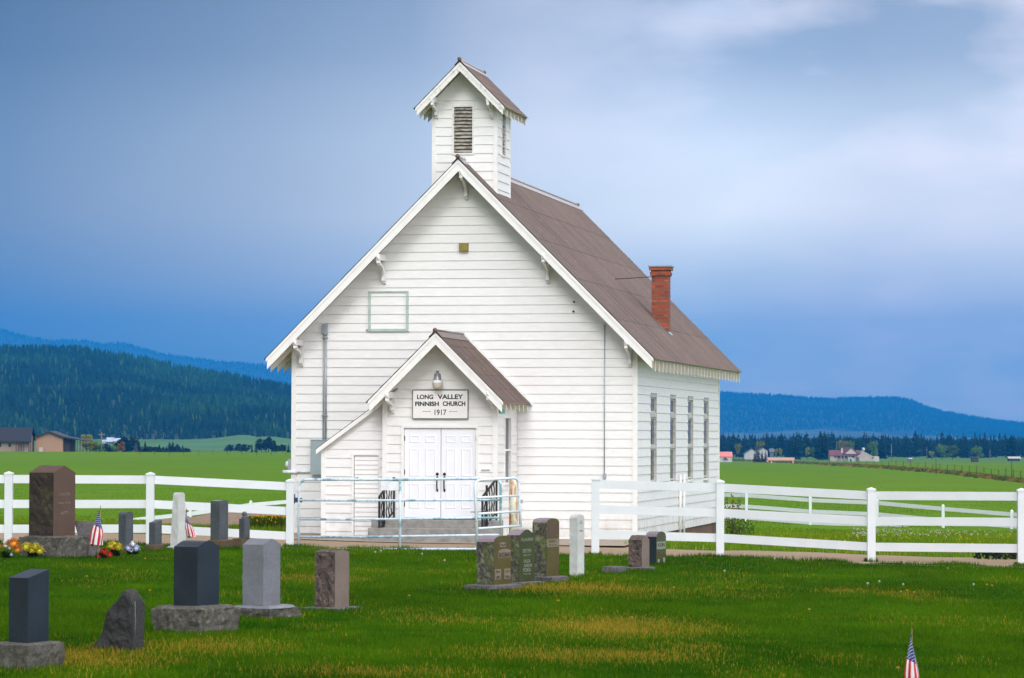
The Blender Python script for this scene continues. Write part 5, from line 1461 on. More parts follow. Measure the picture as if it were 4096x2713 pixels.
# ------------------------------------------------------------------ ground sheet
def groundmat():
    mt, nt, bs = new_mat('pasture_grass')
    tc = N(nt, 'ShaderNodeTexCoord'); o_ = tc.outputs['Object']
    n1 = noise(nt, .012, 5, o_, stretch=(1, .25, 1)); n2 = noise(nt, .3, 6, o_, stretch=(1, .25, 1)); n3 = noise(nt, 3, 5, o_); n4 = noise(nt, .05, 4, o_, stretch=(.6, .12, 1))
    c = mixc(nt, ramp(nt, n1, .35, .65), (.080, .190, .002), (.120, .215, .002))
    c = mixc(nt, ramp(nt, n2, .38, .68), c, (.095, .185, .005))
    c = mixc(nt, ramp(nt, n4, .50, .68), c, (.090, .175, .006))
    # near the church the turf is shorter and duller
    sx = N(nt, 'ShaderNodeSeparateXYZ'); nt.links.new(o_, sx.inputs[0])
    mr = N(nt, 'ShaderNodeMapRange'); mr.inputs[1].default_value = 78; mr.inputs[2].default_value = 120; nt.links.new(sx.outputs[1], mr.inputs[0])
    near = mixc(nt, ramp(nt, n3, .35, .65), (.040, .105, .003), (.070, .13, .005))
    c = mixc(nt, mr.outputs[0], near, c)
    # pale hay and far paddocks
    mr2 = N(nt, 'ShaderNodeMapRange'); mr2.inputs[1].default_value = 1100; mr2.inputs[2].default_value = 2600; nt.links.new(sx.outputs[1], mr2.inputs[0])
    c = mixc(nt, mr2.outputs[0], c, (.085, .165, .035))
    nt.links.new(c, bs.inputs['Base Color']); bs.inputs['Roughness'].default_value = .95; bs.inputs['Specular IOR Level'].default_value = .05
    bump(nt, bs, n3, .6, .05)
    return mt
ys = [-30, -10, 5]; y = 20.0
while y < 17900: ys.append(y); y += max(1.0, (y - 20) * .018 if y > 60 else 1.0)
ys.append(17900); ys = np.array(ys)
tt = np.concatenate([np.linspace(-.7, -.3, 14)[:-1], np.linspace(-.3, .3, 181), np.linspace(.3, .7, 14)[1:]])
Y, Tm = np.meshgrid(ys, tt, indexing='ij'); X = Tm * (Y + 70); Z = G(X, Y)
V = np.stack([X, Y, Z], -1).reshape(-1, 3); nx = len(tt)
ii, jj = np.meshgrid(np.arange(len(ys) - 1), np.arange(nx - 1), indexing='ij'); b = (ii * nx + jj).ravel()
F = np.stack([b, b + 1, b + nx + 1, b + nx], 1)
grd = np_mesh('ground', V, F, groundmat(), smooth=True); tag(grd, kind='structure')

# ------------------------------------------------------------------ grass blades
def dry_mask(x, y):
    m_ = np.zeros_like(x)
    for (px, py, rx, ry, s) in ((1420, 1455, 190, 22, 1), (1400, 1520, 230, 16, .8), (1330, 1362, 190, 13, .9), (1600, 1500, 80, 10, .5), (160, 1525, 200, 25, .9), (480, 1500, 170, 20, .6), (700, 1340, 120, 9, .6), (870, 1560, 250, 14, .5),
                             (1060, 1440, 90, 8, .5), (1950, 1370, 60, 6, .5), (640, 1425, 60, 10, .6), (2080, 1375, 90, 6, .4), (1180, 1325, 60, 6, .4)):
        p = on_ground(px / d2, py / d2); q = on_ground(px / d2, (py + ry) / d2); rxm = rx / d2 / (FPX / p.y); rym = abs(p.y - q.y)
        m_ = np.maximum(m_, s * np.exp(-(((x - p.x) / rxm) ** 2 + ((y - p.y) / rym) ** 2) * 1.1))
    return m_
def blades(name, n, xr, yr, cond, hmin, hmax, w, cols, dry=True, seed=1, kind='stuff', dens_y=0.0, label=None, lean=.35, cat=None, pts=None):
    r = np.random.default_rng(seed)
    u = r.random(n)
    y = yr[0] * (yr[1] / yr[0]) ** (u ** (1.0)) if dens_y else yr[0] + (yr[1] - yr[0]) * u
    half = xr
    x = (r.random(n) * 2 - 1) * (y * half[0] + half[1])
    if pts is not None: x, y = pts[:, 0], pts[:, 1]
    k = cond(x, y); x, y = x[k], y[k]; n = len(x)
    z = G(x, y)
    clump = fbm(x * 1.1, y * .8, 4); c2 = fbm(x * .35 + 50, y * .22 + 9, 4); c3 = fbm(x * 4 + 5, y * 4 + 3, 2)
    h = (hmin + (hmax - hmin) * r.random(n) ** 1.6) * (.55 + .9 * clump)
    ang = r.random(n) * 2 * np.pi; ln = h * lean * (r.random(n) * 1.2)
    wx = np.cos(ang + np.pi / 2) * w * (.6 + .8 * r.random(n)); wy = np.sin(ang + np.pi / 2) * w
    # face blades roughly to any side, kept visible from the camera
    wx = np.sign(wx + 1e-9) * np.maximum(np.abs(wx), w * .45)
    tipx = x + np.cos(ang) * ln; tipy = y + np.sin(ang) * ln
    V = np.empty((n, 5, 3)); 
    V[:, 0] = np.stack([x - wx / 2, y - wy / 2, z - .01], 1); V[:, 1] = np.stack([x + wx / 2, y + wy / 2, z - .01], 1)
    mx, my = x + (tipx - x) * .35, y + (tipy - y) * .35
    V[:, 2] = np.stack([mx + wx * .38, my + wy * .38, z + h * .6], 1); V[:, 3] = np.stack([mx - wx * .38, my - wy * .38, z + h * .6], 1)
    V[:, 4] = np.stack([tipx, tipy, z + h * (1 - .12 * r.random(n))], 1)
    # quads for body and a degenerate-free tip as quad (4 corners with a narrow tip)
    tw = .12
    V2 = np.empty((n, 6, 3)); V2[:, :4] = V[:, :4]
    V2[:, 4] = V[:, 4] + np.stack([wx * tw, wy * tw, np.zeros(n)], 1); V2[:, 5] = V[:, 4] - np.stack([wx * tw, wy * tw, np.zeros(n)], 1)
    b = np.arange(n) * 6
    F = np.concatenate([np.stack([b, b + 1, b + 2, b + 3], 1), np.stack([b + 3, b + 2, b + 4, b + 5], 1)])
    g0, g1, yl, dr_c = [np.array(c) for c in cols]
    t = np.clip((c2 * .55 + clump * .45 - .36) / .26, 0, 1)[:, None]; col_ = g0 * (1 - t) + g1 * t
    yv = (np.clip((c3 - .45) / .3, 0, 1) * .30 + (r.random(n) < .07) * .45)[:, None]; col_ = col_ * (1 - yv) + yl * yv
    if dry:
        dm = dry_mask(x, y); dm = np.clip(dm * (.6 + 1.0 * fbm(x * 2.5, y * 2.5, 3)) + .45 * np.clip((fbm(x * .8 + 90, y * .5 + 70, 4) - .56) / .15, 0, 1) * .35, 0, 1)
        dsel = (r.random(n) < dm * .9)[:, None]; col_ = np.where(dsel, dr_c * (.8 + .4 * r.random((n, 1))), col_)
        hs = 1 - .3 * dm
    col_ = col_ * (.78 + .44 * r.random((n, 1))) * (.72 + .56 * fbm(x * .55 + 33, y * .28 + 12, 4))[:, None]
    cv = np.repeat(col_[:, None, :], 6, 1)
    cv = np.concatenate([cv, np.ones((n, 6, 1))], 2).reshape(-1, 4)
    o = np_mesh(name, V2.reshape(-1, 3), F, M['grass'], cv)
    tag(o, label, cat, None, kind)
    print(name, n)
    return o
GC = ((.024, .094, .002), (.060, .148, .002), (.12, .19, .004), (.31, .225, .022))
import os
QK = float(os.environ.get('GRASSK', '1'))
edge_n = lambda x, y: y < edgeA(x) + .18 * np.sin(x * 5.3) + .22 * (vnoise(x * 2.2, y * 0 + 3) - .5) * 2 - .1
blades('lawn_grass', int(780000 * QK), (.165, 3.4), (28.5, 69.5), edge_n, .035, .075, .0085, GC, dens_y=1, seed=3, label='mown green lawn with yellow dry patches around the gravestones', cat='grass')
# taller fringe at the gravel edge and around posts
blades('fringe_grass', int(230000 * QK), (.165, 1.6), (63.5, 69.6), lambda x, y: edge_n(x, y) & (y > edgeA(x) - .45) & (vnoise(x * 1.4, y * 1.4) > .35), .04, .12, .009, GC, dry=False, seed=5, label='taller ragged grass along the edge of the gravel', cat='grass')
rb_g = np.random.default_rng(41); ring = []
for o_ in list(scene.objects):
    if o_.get('category') in ('gravestone', 'grave marker', 'stone slab', 'post', 'fence') and o_.parent is None:
        meshes = [c_ for c_ in [o_] + list(o_.children) if c_.type == 'MESH' and c_.name.split('.')[0] in ('base', 'gravestone', 'headstone', 'post', 'grave_marker', 'leaning_slab', 'gate_post')]
        if any(c_.name.split('.')[0] == 'base' for c_ in meshes): meshes = [c_ for c_ in meshes if c_.name.split('.')[0] == 'base']
        mr_ = Matrix.Translation(o_.location) @ Matrix.Rotation(o_.rotation_euler.z, 4, 'Z')
        for c_ in meshes:
            bbx = [Vector(v) for v in c_.bound_box]; x0, x1 = min(v.x for v in bbx), max(v.x for v in bbx); y0, y1 = min(v.y for v in bbx), max(v.y for v in bbx)
            ofs = c_.location if c_ is not o_ else Vector((0, 0, 0))
            per = 2 * (x1 - x0 + y1 - y0)
            if (mr_ @ Vector(((x0 + x1) / 2, (y0 + y1) / 2, 0))).y > 70: continue
            for _ in range(int(per * 330)):
                t_ = rb_g.random() * per; e_ = abs(rb_g.normal(0, .028)) - .004
                if t_ < x1 - x0: q_ = (x0 + t_, y0 - e_)
                elif t_ < 2 * (x1 - x0): q_ = (x0 + t_ - (x1 - x0), y1 + e_)
                elif t_ < 2 * (x1 - x0) + (y1 - y0): q_ = (x0 - e_, y0 + t_ - 2 * (x1 - x0))
                else: q_ = (x1 + e_, y0 + t_ - 2 * (x1 - x0) - (y1 - y0))
                w_p = mr_ @ (Vector((q_[0], q_[1], 0)) + Vector((ofs.x, ofs.y, 0))); ring.append((w_p.x, w_p.y))
ring = np.array(ring)
blades('untrimmed_grass', len(ring), (.165, 1.6), (28.5, 69.5), lambda x, y: x > -1e9, .03, .095, .008, ((.026, .095, .002), (.06, .145, .002), (.13, .2, .004), (.30, .22, .022)), seed=23, label='untrimmed grass standing round the gravestone bases and posts', cat='grass', pts=ring)
GC2 = ((.11, .22, .008), (.17, .27, .010), (.26, .31, .02), (.38, .30, .07))
def out_church(x, y):
    lx_ = (x - O.x) * fx.x + (y - O.y) * fx.y; ly_ = (x - O.x) * sy.x + (y - O.y) * sy.y
    return ~((lx_ < .12) & (lx_ > XW - .5) & (ly_ > -4.4) & (ly_ < YB + .2))
blades('yard_grass', int(120000 * QK), (.165, 1.5), (65, 118), lambda x, y: (y > edgeB(x) - .1 * (vnoise(x * 2, y * 2))) & out_church(x, y) & ~((x < -4.5) & (x > -13) & (y > 93) & (y < 106)), .05, .15, .017, GC2, seed=8, label='longer green grass between the gravel drive and the pasture', cat='grass')
blades('pasture_tufts', int(90000 * QK), (.165, 1.5), (118, 330), lambda x, y: vnoise(x * .35, y * .12) > .35, .03, .07, .03, ((.09, .2, .004), (.12, .23, .008), (.14, .24, .012), (.16, .2, .02)), dry=False, dens_y=1, seed=12, label='short bright grass of the open pasture', cat='grass')

# dandelions -------------------------------------------------------------------
M['seed'] = simple('dandelion_fluff', (.40, .39, .33), .9, bstr=0); M['stem'] = simple('dandelion_stem', (.12, .17, .05), .7, bstr=0); M['dflower'] = simple('dandelion_yellow', (.75, .42, .01), .7, bstr=0)
def dandelion(kind, loc, h):
    r = empty('dandelion', loc)
    c = MB(); c.tube([(0, 0, 0), (.01, 0, h * .6), (.005, 0, h)], .003, 5); c.build('stem', M['stem'], r)
    if kind == 'seed':
        c = MB(); c.ball((.005, 0, h), .022, n=6); c.build('seed_head', M['seed'], r)
    else:
        c = MB().mat(M['dflower'])
        for k in range(30):
            a = k * 2.4; e = .3 + .9 * (k / 30); d = Vector((math.cos(a) * math.cos(e), math.sin(a) * math.cos(e), math.sin(e))); s = d.cross(Vector((0, 0, 1))).normalized() * .005
            p = Vector((.005, 0, h)); q = p + d * .028; c.face([p, (p + q) / 2 + s, q, (p + q) / 2 - s])
        c.build('flower_head', None, r, fixn=False)
    return r
ds = dandelion('seed', (0, -20, 0), .13); dy_ = dandelion('y', (0, -20, 0), .07)
seeds = [(867, 1285), (880, 1282), (915, 1277), (1027, 1305), (1674, 1330), (2005, 1360), (2032, 1355), (2087, 1362), (1333, 1298), (975, 1289), (1720, 1290), (1790, 1300), (2250, 1362)]
yels = [(1557, 1368), (2082, 1378), (2096, 1375), (2113, 1379), (2190, 1322), (2281, 1361), (2293, 1363), (200, 1342), (335, 1300), (345, 1376), (60, 1340), (2075, 1560), (470, 1330), (1130, 1320), (1870, 1420), (1460, 1440), (945, 1388), (1290, 1400)]
for i, (px, py) in enumerate(seeds):
    p = on_ground(px / d2, py / d2 + 8); o = ds if i == 0 else dup(ds, p); o.location = p; o.scale = (.85,) * 3
    tag(o, 'white dandelion seed head standing in the lawn', 'dandelion', 'dandelion seed heads in the lawn')
for i, (px, py) in enumerate(yels):
    p = on_ground(px / d2, py / d2 + 3); o = dy_ if i == 0 else dup(dy_, p); o.location = p
    tag(o, 'yellow dandelion flower in the lawn', 'dandelion', 'yellow dandelions in the lawn')
def flower_patch(name, label, n, fn, cols, size, seed, hr=(.05, .16)):
    r = np.random.default_rng(seed); P = fn(r, n); V = []; F = []; C = []
    for (x, y) in P:
        h = r.uniform(*hr); z = g(x, y) + h; s = size * r.uniform(.7, 1.3); c_ = cols[r.integers(len(cols))]
        b = len(V)
        V += [(x - s, y, z - s * .4), (x, y - s, z), (x + s, y, z - s * .4), (x, y + s, z + s * .5), (x, y, z + s), (x, y - s * .3, z - s)]
        F += [(b, b + 1, b + 4, b + 3), (b + 1, b + 2, b + 3, b + 4), (b, b + 5, b + 2, b + 1)]
        C += [(*c_, 1)] * 6
    o = np_mesh(name, np.array(V), np.array(F), M['grass'], np.array(C)); tag(o, label, 'flowers', None, 'stuff'); return o
def p1(r, n):
    out = []
    while len(out) < n:
        px, py = r.uniform(1005, 1150), r.uniform(2062, 2130); D = np.interp(py, [2062, 2130], [98, 84]); p = at(px, py, D); out.append((p.x, p.y))
    return out
def leafy(name, label, n, fn, seed, h=.3):
    r = np.random.default_rng(seed); P = fn(r, n); V = []; F = []; C = []
    for (x, y) in P:
        a = r.random() * 6.28; z = g(x, y); hh = h * r.uniform(.4, 1.1); w = .05; dx, dy = math.cos(a) * .1, math.sin(a) * .1; b = len(V)
        V += [(x - w, y, z), (x + w, y, z), (x + dx + w, y + dy, z + hh * .6), (x + dx * 1.8, y + dy, z + hh)]
        F += [(b, b + 1, b + 2, b + 3)]; s = r.uniform(.6, 1.3); C += [(.07 * s, .11 * s, .01 * s, 1)] * 4
    o = np_mesh(name, np.array(V), np.array(F), M['grass'], np.array(C)); tag(o, label, 'plants', None, 'stuff'); return o
leafy('weed_patch', 'dense green weeds behind the left fence beside the gravel heap', 2600, p1, 31, .34)
flower_patch('dandelion_patch', 'dense yellow dandelions among weeds beside the gravel heap', 330, p1, [(.75, .42, .01), (.6, .36, .02)], .035, 33, (.15, .36))
def p3(r, n):
    out = []
    for _ in range(n):
        px = r.choice([r.normal(3560, 60), r.normal(3760, 90), r.normal(3980, 60), r.normal(3450, 30)]); py = r.normal(2160, 6); p = on_ground(px, py); out.append((p.x, p.y))
    return out
flower_patch('seeding_dandelions', 'band of pale dandelion seed heads beyond the right fence', 200, p3, [(.45, .42, .36), (.38, .34, .28)], .022, 35, (.12, .3))
def p4(r, n):
    out = []
    for _ in range(n):
        px, py = r.uniform(2450, 4050), r.uniform(2160, 2200); p = on_ground(px, py); out.append((p.x, p.y))
    return out
flower_patch('scattered_dandelions', 'scattered yellow dandelions beyond the right fence', 90, p4, [(.7, .4, .01)], .018, 36, (.08, .16))
# shrub at the church's rear corner and weeds in the right corner
def shrub(name, label, base, r, h, mt, n, flat=1.0, leaf=.07):
    root = empty(name, base); tag(root, label, 'shrub'); mb = MB(); mb.mat(mt)
    st_ = MB().mat(M['bark'])
    for k in range(9):
        a = k * .7; st_.tube([(0, 0, -.05), (math.cos(a) * r * .4, math.sin(a) * r * .3, h * .5), (math.cos(a) * r * .8, math.sin(a) * r * .6, h * random.uniform(.7, 1))], [.012, .008, .004], 5)
    for k in range(n):
        a = random.random() * 6.28; rr = r * random.random() ** .5; z = h * random.uniform(.15, 1) * (1 - .4 * (rr / r) ** 2)
        c0 = Vector((math.cos(a) * rr, math.sin(a) * rr * .7, z)); d = Vector((random.gauss(0, 1), random.gauss(0, 1), random.gauss(0, 1))).normalized(); s = d.cross(Vector((.2, .9, .3))).normalized() * leaf * .35
        q = c0 + d * leaf; mb.face([c0, (c0 + q) / 2 + s, q, (c0 + q) / 2 - s])
    st_.build('stems', None, root); mb.build('foliage', None, root, fixn=False)
b = at(2925, 2100, 90); b.z = g(b.x, b.y); shrub('leafy_shrub', 'thin green and russet shrub at the rear corner of the church', b, .35, 1.15, M['leafred'], 160)
b = at(2955, 2110, 87); b.z = g(b.x, b.y); shrub('leafy_shrub', 'low dark green bush in the grass behind the second right post', b, .4, .55, M['leafgreen'], 220)
b = on_ground(4010, 2240); shrub('leafy_shrub', 'low weedy plant on the gravel at the right edge', b, .55, .28, M['conifer'], 260, leaf=.08)

# ------------------------------------------------------------------ far trees
def conifer_proto(name, h, r, n_lv, seed, mt, trunk=.04, irregular=.3, skirt=.08):
    rj = random.Random(seed); root = empty(name); c = MB()
    c.tube([(0, 0, -.3), (0, 0, h * .5), (0, 0, h * .96)], [h * trunk * .35, h * trunk * .22, .02], 6); c.build('trunk', M['bark'], root)
    mb = MB().mat(mt)
    for i in range(n_lv):
        t = i / (n_lv - 1); z = h * (skirt + (1 - skirt) * t); rad = r * (1 - t) ** .8 * (1 + rj.uniform(-irregular, irregular)) + .15
        nb = max(4, int(11 * (1 - t * .6)))
        for k in range(nb):
            a = rj.random() * 6.28; rr = rad * rj.uniform(.6, 1.15); dz = -rr * rj.uniform(.1, .45)
            tip = Vector((math.cos(a) * rr, math.sin(a) * rr, z + dz)); base = Vector((0, 0, z + .25 * h / n_lv)); s = Vector((-math.sin(a), math.cos(a), 0)) * rr * .30
            mid = base.lerp(tip, .6) + Vector((0, 0, -.12 * rr)); mb.face([base, mid + s, tip, mid - s])
            mb.face([base, mid + Vector((0, 0, h / n_lv * .8)), tip, mid - Vector((0, 0, h / n_lv * .8))])
    mb.build('crown', None, root, fixn=False); return root
def broad_proto(name, h, r, seed, mt, n=420, leaf=.5, squash=1.0):
    rj = random.Random(seed); root = empty(name); c = MB()
    c.tube([(0, 0, -.3), (.1, 0, h * .35), (0, 0, h * .7)], [h * .025, h * .02, h * .006], 6)
    for k in range(5):
        a = k * 1.3; c.tube([(0, 0, h * .3), (math.cos(a) * r * .5, math.sin(a) * r * .5, h * .65)], [h * .012, h * .004], 5)
    c.build('trunk', M['bark'], root)
    mb = MB().mat(mt); cl_ = [(rj.gauss(0, r * .4), rj.gauss(0, r * .4), h * rj.uniform(.32, .86), r * rj.uniform(.3, .5)) for _ in range(13)]
    for k in range(n):
        q = cl_[k % len(cl_)]; d = Vector((rj.gauss(0, 1), rj.gauss(0, 1), rj.gauss(0, 1))).normalized(); p = Vector(q[:3]) + d * q[3] * rj.uniform(.5, 1.1)
        n1 = Vector((rj.gauss(0, 1), rj.gauss(0, 1), rj.gauss(0, 1))).normalized(); s = n1.cross(Vector((.1, .2, 1))).normalized(); t = n1.cross(s)
        L_ = leaf * rj.uniform(.6, 1.3); mb.face([p - s * L_, p - t * L_, p + s * L_, p + t * L_ * .6])
    mb.build('crown', None, root, fixn=False); return root
protos = {
    'pine': [conifer_proto('pine_tree', 10, 2.3, 26, 1, M['conifer'], irregular=.45), conifer_proto('pine_tree', 10, 1.6, 28, 2, M['conifer'], irregular=.3), conifer_proto('pine_tree', 10, 2.9, 22, 3, M['conifer'], irregular=.5, skirt=.2)],
    'spruce': [conifer_proto('spruce_tree', 10, 2.1, 34, 4, M['conifer'], irregular=.18, skirt=.05)],
    'broad': [broad_proto('leafy_tree', 10, 4.2, 5, M['leafgreen'], 700, .55)],
    'yellow': [broad_proto('leafy_tree', 10, 3.4, 6, M['leafyellow'], 600, .5)],
    'red': [broad_proto('leafy_tree', 10, 3.0, 7, M['leafred'], 520, .5)],
    'dark': [broad_proto('leafy_tree', 10, 4.0, 8, M['conifer'], 800, .55)],
    'grey': [conifer_proto('bare_tree', 10, 1.5, 26, 9, M['leafgrey'], irregular=.4)],
}
used_p = set()
def tree(kind, px, pybase, pytop, D, label, group='trees beyond the fields', wide=1.0):
    pr = random.choice(protos[kind]); b = at(px, pybase, D); gz0 = g(b.x, b.y); b.z = gz0
    h = at(px, pytop, D).z - gz0; s = h / 10
    if pr.name in used_p or id(pr) in used_p:
        o = dup(pr, b, random.random() * 6.28, (s * wide, s * wide, s), label)
    else:
        used_p.add(id(pr)); o = pr; o.location = b; o.rotation_euler = (0, 0, random.random() * 6.28); o.scale = (s * wide, s * wide, s)
    tag(o, label, 'tree', group)
    return o
rt4 = random.Random(99)
# right tree line
gR = 'conifers of the right tree line'
LBL = 'dark conifer in the tree line right of the church'
def topR(px): return np.interp(px, [2873, 2960, 3060, 3170, 3290, 3400, 3500, 3650, 3800, 3950, 4096], [1748, 1738, 1742, 1740, 1735, 1745, 1740, 1747, 1744, 1740, 1742])
x = 2780.0
while x < 4250:
    D = rt4.uniform(2250, 2650); tp = topR(x) + rt4.uniform(-14, 20)
    tree('pine' if rt4.random() < .85 else 'spruce', x, 1820, tp, D, LBL, gR, rt4.uniform(.8, 1.15)); x += rt4.uniform(6, 14)
for (px, tp, w, D, kd) in ((3068, 1730, 1.3, 2050, 'pine'), (3188, 1728, 1.1, 1900, 'spruce'), (3164, 1745, 1.2, 1950, 'spruce'), (3226, 1728, 1.1, 2100, 'pine'), (3297, 1727, 1.5, 1850, 'pine'), (3284, 1728, 1.3, 1880, 'pine'), (3424, 1760, 1.5, 2000, 'pine'), (3457, 1729, .8, 2300, 'pine'),
                          (3475, 1745, 1.2, 2100, 'pine'), (3527, 1748, 1.6, 2050, 'pine'), (3662, 1722, .9, 2300, 'pine'), (3768, 1727, 1.1, 2300, 'pine'), (4045, 1738, 1.2, 2200, 'pine'), (2892, 1731, 1.0, 2200, 'pine'), (3019, 1737, 1.0, 2200, 'pine')):
    tree(kd, px, 1824, tp, D, 'tall dark conifer standing out of the right tree line', 'tall conifers of the right tree line', w)
for (px, tp, w, kd, lb) in ((3375, 1757, .9, 'yellow', 'yellow-green tree behind the red-roofed ranch house'), (3403, 1765, .6, 'broad', 'slim green tree right of the yellow-green one behind the ranch house'), (3493, 1762, .7, 'broad', 'green tree behind the tan garage'),
                            (3768, 1777, .9, 'broad', 'pale green tree, left of the pair before the far right woods'), (3810, 1780, .9, 'broad', 'pale green tree, right of the pair before the far right woods'), (3727, 1803, 1.0, 'yellow', 'small yellow-green tree left of the pale green pair'),
                            (3912, 1785, .9, 'broad', 'green tree at the woods above the dark shed'), (2953, 1770, .6, 'yellow', 'small yellowish tree in the conifers left of the pale farmhouse'), (3038, 1760, .7, 'yellow', 'yellow-green tree above the pale farmhouse'),
                            (3121, 1790, .5, 'yellow', 'thin yellow shrub right of the pale farmhouse'), (3105, 1792, .5, 'yellow', 'thin yellow shrub close to the pale farmhouse wall'), (3230, 1785, .5, 'yellow', 'thin yellowish tree on the green left of the ranch house'), (3250, 1788, .5, 'broad', 'small bright green tree left of the ranch house')):
    tree(kd, px, 1822, tp, 1950, lb, 'leafy trees near the right houses', w)
# bare bushes by pale farmhouse
for px in (3020, 3035, 3048, 3062): tree('grey', px, 1838, 1806, 1250, 'brownish bare bush before the pale farmhouse', 'bare bushes before the pale farmhouse', 1.6)
# left trees
C6 = lambda x: 350 + x / 5.776
C6y = lambda y: 1680 + y / 5.776
C7 = lambda x: 740 + x / 5.382
C7y = lambda y: 1700 + y / 5.382
gL = 'trees beyond the left field'
for (x, yt, kd, w, D, lb) in ((60, 470, 'yellow', 1.3, 1100, 'yellow-green tree right of the tan building porch'), (150, 500, 'broad', 1.1, 1120, 'green tree beside the yellow-green one near the utility pole'), (-10, 300, 'yellow', .5, 1300, 'small yellow tree showing above the tan building porch roof'),
                              (250, 560, 'dark', .8, 1300, 'dark tree left of the utility pole'), (380, 540, 'dark', .8, 1300, 'dark tree just right of the utility pole'), (510, 550, 'pine', .9, 1250, 'narrow dark conifer right of the utility pole'),
                              (620, 590, 'broad', 1.0, 1300, 'green bush tree left of the rusty tree'), (690, 520, 'dark', .7, 1350, 'slim dark tree left of the rusty tree'), (800, 490, 'red', .9, 1150, 'rusty red-brown tree beyond the left field'), (850, 380, 'dark', .8, 1500, 'tall green tree right behind the rusty tree'),
                              (1010, 370, 'pine', 1.3, 1500, 'tall broad green conifer in the middle of the left trees'), (1090, 380, 'pine', 1.3, 1520, 'tall dark conifer right of the broad green one'), (1160, 410, 'pine', 1.1, 1500, 'dark conifer at the end of the tall left clump'),
                              (1115, 530, 'grey', 1.3, 1300, 'grey bare tree before the tall left clump'), (930, 480, 'pine', 1.0, 1500, 'dark conifer left of the broad green one'), (1330, 490, 'spruce', .9, 1000, 'lone small spruce standing on the field edge')):
    tree(kd, C6(x), 1815, C6y(yt), D, lb, gL, w * 1.5)
for (x, yt) in ((1270, 590), (1390, 600), (1490, 610), (1560, 620), (1660, 570), (1750, 615), (1890, 505), (1965, 500), (2070, 545), (2200, 580), (2290, 640), (1820, 600), (1440, 640), (1620, 640), (2130, 620), (2330, 660)):
    tree(rt4.choice(['pine', 'dark', 'pine']), C6(x), 1817, C6y(yt), rt4.uniform(1400, 1700), 'dark tree in the low row beyond the left field', 'low dark row of trees beyond the left field', rt4.uniform(1.6, 2.3))
for (x, yt, kd, w, lb) in ((975, 420, 'dark', 1.0, 'round dark tree standing alone beyond the left field'), (1210, 400, 'dark', 1.2, 'broad blue-green tree left in the clump near the church'), (1320, 420, 'dark', 1.1, 'broad tree in the middle of the clump near the church'), (1440, 400, 'pine', .6, 'slim dark conifer in the clump near the church'),
                           (1530, 430, 'grey', 1.4, 'grey-violet bare tree in the clump near the church'), (1650, 290, 'dark', .8, 'tall dark tree with a double crown near the church'), (1800, 260, 'dark', .85, 'tallest dark tree beyond the left field near the church'), (1950, 430, 'dark', 1.0, 'lower dark tree right of the tallest one near the church'),
                           (2110, 420, 'dark', 1.0, 'dark tree next to last before the church wall'), (2225, 400, 'pine', .9, 'thin conifer closest to the church wall on the left'), (1740, 500, 'grey', 1.0, 'low grey bare tree before the tallest dark tree'), (20, 490, 'dark', 1.0, 'dark tree at the right end of the low row'), (390, 580, 'pine', 1.2, 'small dark bush tree beside the orange machine')):
    tree(kd, C7(x), 1818, C7y(yt), 1600, lb, gL, w * 1.35)

# wood behind the right tree line, as one mass, and forests on the hills
def cone_forest(name, label, X, Y, Z, H, Rr, colr, kind='stuff', cat='forest'):
    n = len(X); r = np.random.default_rng(len(name)); k = 5
    a = np.arange(k) * 2 * np.pi / k
    a = a[None, :] + r.random((n, 1)) * 6
    V = np.empty((n, 2 * k + 3, 3))
    jit = .75 + .5 * r.random((n, k))
    V[:, :k, 0] = X[:, None] + np.cos(a) * (Rr[:, None] * jit); V[:, :k, 1] = Y[:, None] + np.sin(a) * (Rr[:, None] * jit); V[:, :k, 2] = (Z + H * .08)[:, None]
    V[:, k] = np.stack([X, Y, Z + H * .68], 1)
    V[:, k + 1:2 * k + 1, 0] = X[:, None] + np.cos(a + .6) * (Rr[:, None] * .62 * jit); V[:, k + 1:2 * k + 1, 1] = Y[:, None] + np.sin(a + .6) * (Rr[:, None] * .62 * jit); V[:, k + 1:2 * k + 1, 2] = (Z + H * .45)[:, None]
    V[:, 2 * k + 1] = np.stack([X, Y, Z + H], 1); V[:, 2 * k + 2] = np.stack([X, Y, Z - 1], 1)
    b = (np.arange(n) * (2 * k + 3))[:, None]; i = np.arange(k)[None, :]; i2 = (i + 1) % k
    F1 = np.stack([b + i, b + i2, b + k + 0 * i], -1).reshape(-1, 3); F2 = np.stack([b + k + 1 + i, b + k + 1 + i2, b + 2 * k + 1 + 0 * i], -1).reshape(-1, 3)
    F = np.concatenate([F1, F2])
    C = np.repeat(np.concatenate([colr, np.ones((n, 1))], 1)[:, None, :], 2 * k + 3, 1).reshape(-1, 4)
    o = np_mesh(name, V.reshape(-1, 3), F, M['forest'], C); tag(o, label, cat, None, kind); return o
r = np.random.default_rng(5)
n = 2600; px = r.uniform(2700, 4500, n); D = r.uniform(2650, 3300, n); X = (px - CX) / FPX * D; Y = D; Z = G(X, Y); H = r.uniform(9, 15, n) * (.85 + .3 * vnoise(px * .01, px * 0))
cone_forest('far_wood', 'dark conifer wood filling in behind the right tree line', X, Y, Z, H, H * .2, np.array([[.010, .026, .016]]) * r.uniform(.6, 1.5, (n, 1)))

